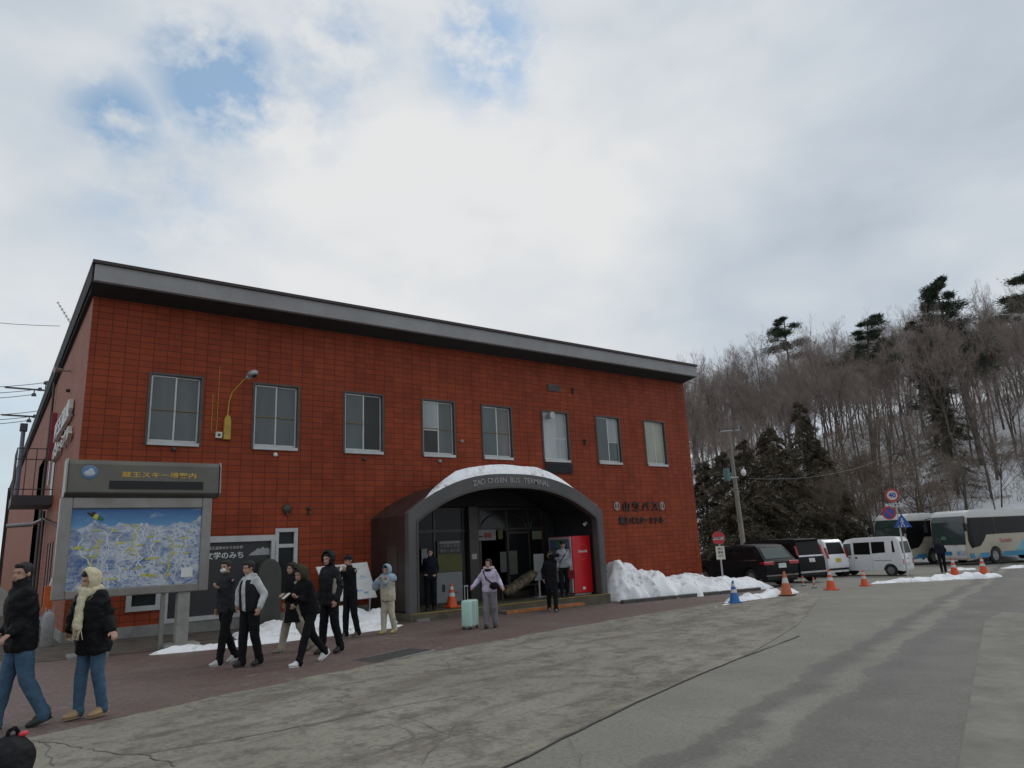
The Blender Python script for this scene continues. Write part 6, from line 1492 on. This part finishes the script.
    for sd in (-1,1):
        hip,kn,an,_b=J[sd]; pit=min(0,_b+.15)*1.0 if _b<-.25 else max(0,(_b-.15)*.6)
        Rm=Matrix.Rotation(pit,3,'X'); m=MB(); q=lambda x,y,z: an+Rm@(Vector((x,y,z))*s)
        m.ell(q(0,-.01,-.035),(.046*s*big,.062*s*big,.052*s),rot=Rm); m.ell(q(0,.09,-.052),(.050*s*big,.098*s*big,.038*s),rot=Rm,nu=16,nv=10); m.ell(q(0,.04,-.035),(.044*s*big,.08*s,.052*s),rot=Rm); m.cap(q(0,-.005,.03),q(0,0,-.03),.040*s*big,.044*s*big)
        if tk.get('boot'): m.cap(q(0,0,.06),q(0,0,-.03),.05*s*big,.052*s*big)
        so_=remesh(m,.009,2); sh_=mesh_obj('shoe',so_,simple_once('shoe_%02d%02d%02d'%tuple(int(c*99) for c in shoes),shoes),o)
        m=MB(); P=[]
        for a in np.linspace(0,2*math.pi,20,endpoint=False):
            yy=.050+.118*math.cos(a)*big; xx=.041*math.sin(a)*big*(1.0+.12*math.cos(a)); P.append((xx,yy))
        m.loft([[tuple(q(x*1.0,y,-.072)) for x,y in P],[tuple(q(x,y,-.088)) for x,y in P]]); m.build('sole',tk.get('sole',M['black_rubber']),sh_)
    # ---- jacket
    if jacket:
        bulk=jk.get('bulk',1.0); hem=jk.get('hem',-.06); w_=jk.get('w',.155)*bulk; m=MB(); X=Vector((1,0,0)); rings=[]
        up2=t_; fw=Vector((0,math.cos(L),-math.sin(L)))
        prof=[(hem,w_*1.06,.118),(hem+.05,w_*1.12,.128),(.10,w_*1.08,.125),(.24,w_*1.10,.128),(.36,w_*1.15,.13),(.44,w_*1.1,.118),(.485,w_*.85,.10),(.525,.09,.085)]
        for z,rx,ry_ in prof:
            c=pel+up2*z*s+fw*(.01 if z>.2 else 0)*s; ry2=ry_*(1+(bulk-1)*.9)
            rings.append([tuple(c+X*(rx*s*math.copysign(abs(math.cos(a))**.85,math.cos(a)))+fw*(ry2*s*math.sin(a))) for a in np.linspace(0,2*math.pi,24,endpoint=False)])
        m.loft(rings)
        for sd in (-1,1):
            S0,E,Wr=A[sd]; ab=1+(bulk-1)*.9; S1=S0+Vector((-sd*.03*s,0,-.0*s)); m.cap(S1,E,.074*s*ab,.062*s*ab,14); m.cap(E,E.lerp(Wr,.93),.062*s*ab,.048*s*ab,14)
            if jk.get('puff'):
                for k in range(1,4): c=S1.lerp(E,k/4.2); m.ell(c,.080*s*ab); 
                for k in range(0,4): c=E.lerp(Wr,k/4.0); m.ell(c,(.070-.004*k)*s*ab)
        if jk.get('collar',1): m.cap(neck-t_*.02*s,neck+t_*.035*s,.078*s,.070*s,16)
        if jk.get('collar')=='high': m.cap(neck-t_*.02*s,neck+t_*.07*s+fw*.01*s,.095*s,.088*s,16)
        mesh_obj('jacket',remesh(m,vox,4,jk.get('fold',.03)*s,jk.get('fsize',.10)),jacket,o)
    if jk.get('skirt'):     # long coat skirt
        m=MB(); rings=[]
        for z,rx,ry_ in ((.05,.165,.135),(-.2,.19,.17),(-.42,.215,.20)):
            c=pel+Vector((0,0,z*s)); rings.append([tuple(c+Vector((rx*s*math.cos(a),ry_*s*math.sin(a)*1.05,0))) for a in np.linspace(0,2*math.pi,24,endpoint=False)])
        m.loft(rings); mesh_obj('coat_skirt',remesh(m,vox,3,.03*s,.12),jacket,o)
    # ---- hair / head cover
    if hair in('short','cap','long','bob'):
        m=MB(); m.ell(h(0,-.026,.036),(.083*s,.094*s,.088*s),rot=HR,nu=18,nv=12); m.ell(h(0,.045,.078),(.062*s,.042*s,.028*s),rot=HR); m.ell(h(0,-.06,-.02),(.068*s,.05*s,.06*s),rot=HR)
        for sd in (-1,1): m.ell(h(sd*.066,-.008,.03),(.018*s,.04*s,.045*s),rot=HR)
        if hair in('long','bob'):
            for sd in (-1,1): m.cap(h(sd*.062,-.02,.03),h(sd*.07,-.015,-.10 if hair=='bob' else -.19),.028*s,.025*s)
            m.cap(h(0,-.07,.0),h(0,-.085,-.12 if hair=='bob' else -.22),.07*s,.055*s)
        mesh_obj('hair',remesh(m,.008,1,.018*s,.035),hairm,o)
    if hair=='cap':
        m=MB(); m.ell(h(0,-.015,.062),(.088*s,.105*s,.068*s),rot=HR,nu=20,nv=10); m.loft([[tuple(h(x,y,z0)) for x,y in ((-.07,.05),(-.055,.15),(0,.17),(.055,.15),(.07,.05))] for z0 in (.052,.060)]); m.build('cap',extras.get('capmat',F.get('blk')) if extras else hairm,o,smooth='auto')
    if hair in('hood','hoodfur'):
        hm=extras.get('hoodmat',jacket); hs=extras.get('hs',1.0)
        m=MB(); nu,nv=26,16; rings=[]
        for i in range(nv+1):
            th=math.pi*(.34+.66*i/nv)      # angle from the forward axis
            rr_=(.108 if i<2 else .118)*hs*math.sin(th); yy=.118*hs*math.cos(th)
            rings.append([tuple(h(rr_*math.cos(a)*.90,yy-.012,.012+rr_*math.sin(a)*1.12)) for a in np.linspace(0,2*math.pi,nu,endpoint=False)])
        m.loft(rings,caps=False)
        me=m.mesh('hood'); me=convert(me,[('SOLIDIFY',dict(thickness=.018*s,offset=0)),('SUBSURF',dict(levels=1,render_levels=1)),('DISPLACE',dict(texture=bpy.data.textures.get('folds0.10') or bpy.data.textures.new('folds0.10','CLOUDS'),strength=.02*s,texture_coords='LOCAL'))]); me.polygons.foreach_set('use_smooth',[True]*len(me.polygons))
        mesh_obj('hood',me,hm,o)
        m=MB(); m.cap(neck-t_*.02*s-fwv(L)*.04*s,h(0,-.075,-.05),.085*s,.07*s); mesh_obj('hood_back',remesh(m,.012,2,.015*s,.08),hm,o)
        m=MB(); m.ell(h(0,-.02,.03),(.080*s,.092*s,.087*s),rot=HR); m.ell(h(0,.05,.07),(.06*s,.036*s,.02*s),rot=HR); mesh_obj('hair',remesh(m,.009,1,.01*s,.04),hairm,o)
    return dict(o=o,h=h,HR=HR,s=s,A=A,J=J,neck=neck,chest=chest,pel=pel,waist=waist,sh=sh,t=t_,L=L,hd=hd)
def fwv(L): return Vector((0,math.cos(L),-math.sin(L)))
def simple_once(n,c):
    return bpy.data.materials.get(n) or simple(n,c,.6,var=.12,scale=14,dirt=.12)
def gp(px,py): return tuple(onG(px,py))
LEFT=R(-90+20)      # heading along the pavement towards the left edge of the photo
grpw='people walking along the front of the terminal'
def bag(o,name,c,r,mat,label=None,**k):
    m=MB(); m.ell(c,r,nu=14,nv=10); x=mesh_obj(name,remesh(m,.012,2,.02,.08),mat,o); 
    return x
def strap(p,pts,mat,r=.012,name='strap'):
    m=MB(); m.tube(pts,r,6); return m.build(name,mat,p['o'])
def mask(p,mat):
    m=MB(); h=p['h'];s=p['s']; m.ell(h(0,.062,-.052),(.052*s,.045*s,.042*s),rot=p['HR'],nu=14,nv=10); m.build('face_mask',mat,p['o'],smooth=True)
denim=fab('denim',(.055,.105,.165),scale=22,bump=.3); blk=fab('black_cloth',BLK); blk2=fab('black_shell',(.017,.017,.019),rough=.6); chr_=fab('charcoal_cloth',(.028,.030,.034)); F['blk']=blk
puffm=fab('black_down_jacket',(.010,.010,.011),rough=.6,scale=9,bump=.6)
PPL=[]
# 1 man at the left edge, black down jacket and blue jeans
p=person('man in black high collared jacket and blue jeans at the left edge of the pavement',gp(12,729),R(-98),1.76,.34,1,4,((.03,.12,-.40,(.5,-1,0)),(.03,.12,-.40,(.5,-1,0))),(-30,-4),puffm,dict(bulk=1.24,hem=-.13,collar='high',puff=1,fold=.045),denim,dict(r=1.15),(.02,.018,.016),'short',vox=.012,group=grpw)
# 2 woman with cream scarf
p=person('woman with cream scarf over her head, black jacket, jeans and tan boots',gp(86,719),R(-122),1.62,.13,1,7,((.20,-.02,-.40,(1,-.6,0)),(.20,-.02,-.40,(1,-.6,0))),(14,12),puffm,dict(bulk=1.36,hem=-.20,fold=.05,puff=1),denim,dict(r=1.12,shoe=1.18,sole=simple('tan_sole',(.30,.22,.13),.8)),(.34,.22,.11),'bob',vox=.012,group=grpw)
cream=fab('cream_knit',(.58,.52,.36),scale=30,bump=.6,var=.15); h=p['h'];s=p['s']
m=MB(); nu,nv=26,14; rings=[]
for i in range(nv+1):
    th=math.pi*(.32+.68*i/nv); rr_=.118*math.sin(th); yy=.12*math.cos(th)
    rings.append([tuple(h(rr_*math.cos(a)*.92,yy-.01,.012+rr_*math.sin(a)*1.15)) for a in np.linspace(0,2*math.pi,nu,endpoint=False)])
m.loft(rings,caps=False); me=convert(m.mesh('sc'),[('SOLIDIFY',dict(thickness=.026*s,offset=0)),('SUBSURF',dict(levels=1,render_levels=1)),('DISPLACE',dict(texture=bpy.data.textures['folds0.10'],strength=.035*s,texture_coords='LOCAL'))]); me.polygons.foreach_set('use_smooth',[True]*len(me.polygons)); sc_=mesh_obj('headscarf',me,cream,p['o'])
m=MB(); n0=p['neck']
for a in np.linspace(0,2*math.pi,16,endpoint=False): m.ell(n0+Vector((.085*math.cos(a),.095*math.sin(a)+.02,.03+.02*math.sin(a*2)))*1.0,(.05,.05,.055))
m.cap(n0+Vector((-.02,.12,.0)),n0+Vector((-.03,.17,-.18)),.055,.05); m.cap(n0+Vector((-.03,.17,-.18)),n0+Vector((-.04,.18,-.36)),.05,.055)
sc2=mesh_obj('scarf_wrap',remesh(m,.013,2,.03,.07),cream,p['o'])
m=MB(); rf=random.Random(2)
for i in range(16): x=-.10+i*.009; a=n0+Vector((x,.18,-.38)); m.cyl(a,a+Vector((rf.uniform(-.03,.03),rf.uniform(-.02,.03),-.13)),.006,.004,5)
m.build('fringe',cream,sc2)
strap(p,[p['sh'][-1]+Vector((.02,.11,.02)),p['chest']+Vector((.0,.175,-.02)),p['waist']+Vector((.2,.12,-.04))],simple('tan_strap',(.20,.13,.08),.6),.008)
# 3 masked man, left of the pair
p=person('person with white face mask and charcoal jacket, leftmost of the walking group',gp(224,664),R(-104),1.72,.34,-1,3,((-.10,.17,-.13,(.5,-.3,-1)),(.04,.02,-.48)),(-22,-2),chr_,dict(bulk=1.08,hem=-.08,fold=.035),blk,dict(r=1.1,sole=M['white']),(.50,.50,.49),'short',vox=.013,group=grpw)
mask(p,M['white'])
# 4 man in dark vest over white hooded sweater
wsw=fab('white_sweater',(.50,.51,.52),scale=16)
p=person('man with black hair in a dark vest over a white hooded sweater and black trousers',gp(248,667),R(-112),1.67,.16,1,3,((.12,.02,-.46),(.16,-.02,-.42,(1,-.4,0))),(12,10),wsw,dict(bulk=1.04,hem=-.04,fold=.03),blk,dict(r=1.2),(.018,.018,.018),'short',vox=.013,group=grpw)
m=MB(); rings=[]; L=p['L'];s=p['s']; fw=fwv(L)
for z,rx,ry_ in ((-.06,.178,.14),(.1,.182,.145),(.3,.185,.15),(.42,.165,.14),(.49,.12,.115)):
    c=p['pel']+p['t']*z*s+fw*.008; rings.append([tuple(c+Vector((rx*s*math.cos(a),0,0))+fw*(ry_*s*math.sin(a))) for a in np.linspace(R(108),R(432),26)])
m.loft(rings,close=False,caps=False); me=convert(m.mesh('v'),[('SOLIDIFY',dict(thickness=.03,offset=0)),('SUBSURF',dict(levels=1,render_levels=1))]); me.polygons.foreach_set('use_smooth',[True]*len(me.polygons)); mesh_obj('vest',me,blk2,p['o'])
m=MB()
for a in np.linspace(R(-170),R(-10),8): m.ell(p['neck']+Vector((.085*math.cos(a),.085*math.sin(a)+.0,.02)),(.045,.04,.045))
mesh_obj('hood',remesh(m,.013,2,.02,.07),wsw,p['o'])
strap(p,[p['waist']+Vector((.2,-.12,.05)),p['waist']+Vector((.24,-.14,-.15)),p['waist']+Vector((.25,-.12,-.33))],blk,.012,'bag_strap')
# 5 person in khaki trousers hidden behind
khaki=fab('khaki_cloth',(.30,.27,.21),scale=14)
p=person('person in long black coat and khaki trousers behind the bent hooded walker',gp(293,652),R(-95),1.66,.46,1,4,((.04,.05,-.46),(.04,.05,-.46)),(0,4),blk,dict(bulk=1.05,hem=-.05,skirt=0),khaki,dict(r=1.25),(.20,.18,.15),'bob',vox=.015,group=grpw)
m=MB(); c=p['pel']; rings=[[tuple(c+Vector((rx*math.cos(a),ry_*math.sin(a),z))) for a in np.linspace(0,2*math.pi,22,endpoint=False)] for z,rx,ry_ in ((.02,.165,.14),(-.2,.18,.17),(-.34,.19,.19))]
m.loft(rings); mesh_obj('coat_hem',remesh(m,.015,3,.02,.12),blk,p['o'])
# 6 walker in olive hood looking down at phone, white sneakers
olv=fab('olive_hood_cloth',(.055,.05,.032))
p=person('bent walker in olive hood looking at a phone, black trousers, white sneakers',gp(309,664),R(-104),1.66,.60,-1,16,((.02,.26,-.20,(.5,-.3,-1)),(.0,.27,-.18,(.5,-.3,-1))),(6,26),blk,dict(bulk=1.15,hem=-.08,fold=.035),blk,dict(r=1.08,sole=M['white'],shoe=1.12),(.66,.66,.66),'hood',dict(hoodmat=olv,hs=1.08),vox=.013,group=grpw)
wr=p['A'][-1][2].lerp(p['A'][1][2],.5); m=MB(); T=Matrix.Translation(wr+Vector((0,.09,.02)))@Matrix.Rotation(R(-35),4,'X'); m.box(-.038,-.075,-.005,.038,.075,.005,T); m.build('phone_cover',M['offwhite'],p['o'],bevel=.004)
m=MB(); S0=p['sh'][1]; m.cap(S0+Vector((-.02,-.10,.03)),S0+Vector((-.03,.08,.03)),.03,.03); mesh_obj('shoulder_patch',remesh(m,.012,2),fab('grey_stripe',(.35,.34,.32)),p['o'])
# 7 tall hooded person in black
p=person('tall person in black hooded jacket and trousers before the leaning white board',gp(329,654),R(-106),1.78,.20,1,3,((.05,.02,-.50),(.06,.06,-.47)),(-14,4),blk2,dict(bulk=1.2,hem=-.12,fold=.04,puff=1),blk,dict(r=1.15),(.02,.02,.02),'hood',dict(hs=1.12),vox=.013,group=grpw)
m=MB(); c=p['waist']+Vector((-.20,.02,.10)); m.cap(c+Vector((0,0,.12)),c+Vector((.0,.02,-.12)),.055,.05); mesh_obj('bag',remesh(m,.013,2,.01,.08),khaki,p['o'])
# 8 person in black cap and pullover, hands to face
p=person('person in black cap and pullover raising both hands to the face',gp(350,638),R(-104),1.72,.14,1,3,((-.06,.22,.0,(.8,0,-1)),(-.04,.23,.03,(.8,0,-1))),(0,8),blk,dict(bulk=1.02,hem=-.08,fold=.03),blk,dict(r=1.12,sole=simple('beige_sole',(.28,.24,.18),.8)),(.07,.06,.05),'cap',dict(capmat=blk2),vox=.013,group=grpw)
m=MB(); c=p['sh'][1].lerp(p['A'][1][1],.62); m.box(c.x+.055,c.y-.03,c.z-.06,c.x+.066,c.y+.04,c.z+.06); m.build('sleeve_patch',simple('teal_patch',(.35,.55,.52),.5),p['o'])
# 9 ski wear, light blue hood, cream body
crm=fab('cream_ski_cloth',(.50,.47,.36),scale=10); lbl=fab('light_blue_shell',(.30,.40,.47),scale=10)
p=person('person in cream ski suit with pale blue hood and sleeves, hands at the face',gp(388,634),R(-112),1.47,.16,1,2,((-.05,.20,-.04,(.9,0,-1)),(-.05,.20,-.02,(.9,0,-1))),(5,4),crm,dict(bulk=1.28,hem=-.12,fold=.045),crm,dict(r=1.3,shoe=1.15,sole=M['yellow']),(.45,.36,.16),'hood',dict(hoodmat=lbl,hs=1.12),vox=.014,group=grpw)
m=MB()
for sd in (-1,1):
    S0,E,Wr=p['A'][sd]; m.cap(S0+Vector((-sd*.02,0,.0)),E,.112,.10); m.cap(E,E.lerp(Wr,.75),.10,.078)
m.cap(p['sh'][-1],p['sh'][1],.108,.108); mesh_obj('yoke_and_sleeves',remesh(m,.014,3,.035,.1),lbl,p['o'])
# 10 person in dark clothes inside the porch
v=onY(431,612,17.95); p=person('person in dark clothes standing inside the left end of the porch',(v.x,17.95,.05),R(-150),1.66,.06,1,3,((-.03,.10,-.40),(-.03,.12,-.38)),(0,4),fab('navy_cloth',(.012,.014,.022)),dict(bulk=1.1,hem=-.08),blk,dict(r=1.1),(.02,.02,.02),'short',vox=.015)
mask(p,M['grey_plastic'])
# 11 woman with suitcase
lil=fab('lilac_jacket',(.52,.45,.58),scale=9); gry=fab('grey_trousers',(.19,.18,.20),scale=20)
p=person('smiling woman in pale lilac jacket and grey flared trousers pulling a suitcase',gp(491,628.5),R(-128),1.53,.12,1,2,((.20,.06,-.38,(.3,-1,-.3)),(.24,.12,-.34,(.3,-1,-.3))),(14,-4),lil,dict(bulk=1.16,hem=-.04,fold=.04),gry,dict(r=1.3),(.03,.03,.03),'bob',vox=.012)
pnk=fab('pink_fleece',(.62,.45,.44),scale=20,bump=.6); m=MB()
for a in np.linspace(R(-150),R(150),14): m.ell(p['neck']+Vector((.10*math.sin(a),-.02-.07*math.cos(a),.045)),(.042,.042,.04))
mesh_obj('collar',remesh(m,.012,2,.02,.05),pnk,p['o'])
m=MB(); c=p['neck']+Vector((.0,.075,-.01)); m.ell(c,(.09,.06,.035)); mesh_obj('neck_warmer',remesh(m,.012,2),blk,p['o'])
strap(p,[p['sh'][1]+Vector((-.03,.09,.04)),p['chest']+Vector((.02,.165,-.06)),p['waist']+Vector((-.16,.15,.02))],blk,.016)
bag(p['o'],'waist_bag',p['waist']+Vector((-.17,.17,.0)),(.12,.06,.085),blk)
hw_=WM[p['o'].name]@p['A'][1][2]
gl_=MB(); gl_.ell(p['A'][1][2]+(p['A'][1][2]-p['A'][1][1]).normalized()*.05,(.045,.045,.055)); mesh_obj('glove',remesh(gl_,.01,2),lil,p['o'])
# suitcase
g=onG(470.5,629); cs=thing('suitcase','pastel mint, blue and yellow wheeled suitcase beside the woman in lilac',"suitcase",(g.x,g.y,g.z),R(28))
m=MB(); m.box(-.21,-.13,.06,.21,.13,.66); t=NT('pastel_stripes'); co=t.coord(); sp=t.node('ShaderNodeSeparateXYZ'); t.link(co,sp.inputs[0])
u=t.math('ADD',t.math('MULTIPLY',sp.outputs[0],2.1),.5); u=t.math('ADD',u,t.math('MULTIPLY',t.math('SUBTRACT',t.noise(t.mapping(co,(1,1,.5)),3,3,.5),.5),.14))
t.col(t.ramp(u,[(.0,(.40,.68,.60)),(.18,(.62,.70,.62)),(.34,(.36,.55,.74)),(.48,(.45,.70,.66)),(.58,(.70,.74,.28)),(.70,(.34,.68,.52)),(.85,(.42,.70,.66)),(1.0,(.36,.66,.56))])).set(.35)
m.build('shell',t.mat,cs,bevel=.045,seg=3,smooth='auto')
m=MB()
for x in (-.10,-.0,.10): m.box(x-.006,-.1335,.10,x+.006,-.130,.62)
m.build('ribs',simple('rib_mint',(.3,.55,.5),.4),cs)
for x in (-.16,.16):
    for y in (-.09,.09):
        m=MB(); m.cyl((x-.012,y,.028),(x+.012,y,.028),.028,n=14); w1=m.build('wheel',M['black_rubber'],cs,smooth='auto'); m=MB(); m.box(x-.018,y-.015,.03,x+.018,y+.015,.07); m.build('caster_fork',M['black'],w1)
hl_=WM[cs.name].inverted()@hw_; top=max(.92,min(1.08,hl_.z)); m=MB(); m.cyl((-.07,.09,.65),(-.07,.09,top),.009,n=8); m.cyl((.07,.09,.65),(.07,.09,top),.009,n=8); m.box(-.085,.075,top-.01,.085,.105,top+.02); m.build('telescopic_handle',M['galv'],cs,bevel=.002)
# 12 person in black raising a hand to the head
p=person('person all in black with one hand raised to the head, stepping out of the porch',gp(553,612),R(-140),1.68,.30,-1,3,((.10,.10,.22,(1,.2,.2)),(.06,.02,-.46)),(0,-2),blk,dict(bulk=1.08,hem=-.30,fold=.04),blk,dict(r=1.15),(.10,.10,.10),'short',vox=.014)
# 13 person in grey jacket in front of the vending machine
v=onY(566,607,17.75); grj=fab('pale_grey_jacket',(.28,.30,.33))
p=person('person in pale grey jacket and dark cap before the red vending machine',(v.x,17.75,.05),R(-150),1.68,.12,1,2,((.03,.08,-.46),(.06,.04,-.47)),(0,2),grj,dict(bulk=1.08,hem=-.04),blk,dict(r=1.15),(.02,.02,.02),'cap',dict(capmat=blk2),vox=.014)
strap(p,[p['sh'][-1]+Vector((.03,.08,.05)),p['chest']+Vector((.0,.155,-.04)),p['waist']+Vector((.15,.13,.0))],blk,.014)
m=MB(); c=p['A'][-1][2]+Vector((-.02,.02,-.25)); m.box(c.x-.11,c.y-.05,c.z-.14,c.x+.11,c.y+.05,c.z+.12); mesh_obj('tote',remesh(m,.013,2,.02,.09),fab('dark_red_cloth',(.16,.015,.025)),p['o'])
# 14 person by the coach
q=atD(945,578,36); p=person('person in dark navy clothes stooping at the front of the nearer coach',(q.x,q.y,gz(q.x)),R(60),1.70,.30,1,22,((.05,.2,-.40),(.05,.22,-.38)),(0,20),F['navy_cloth'] if 'navy_cloth' in F else blk,dict(bulk=1.15,hem=-.05),blk,dict(r=1.1),(.05,.05,.05),'short',vox=.018)
# backpack at the bottom left corner
g=onG(6,790); bk=thing('backpack','black rounded backpack with a red pull loop at the bottom left corner','backpack',(g.x,g.y,g.z),R(35))
k=(g-Vector((0,0,CH))).dot(CF)/FPX
m=MB(); m.ell((0,0,.20),(.20,.15,.20)); m.ell((0,.02,.28),(.15,.11,.13)); m.box(-.14,-.1,.02,.14,.1,.16); bb=mesh_obj('pack_body',remesh(m,.011,3,.035,.1),blk2,bk)
m=MB(); m.tube([(-.04,0,.38),(-.03,0,.44),(.02,0,.455),(.05,0,.42),(.05,0,.38)],.016,8); m.build('grab_handle',blk,bk,smooth=True)
m=MB(); m.ell((.07,-.04,.40),(.045,.02,.022)); m.build('pull_loop',simple('pink_red_tab',(.60,.04,.07),.5),bk,smooth=True)
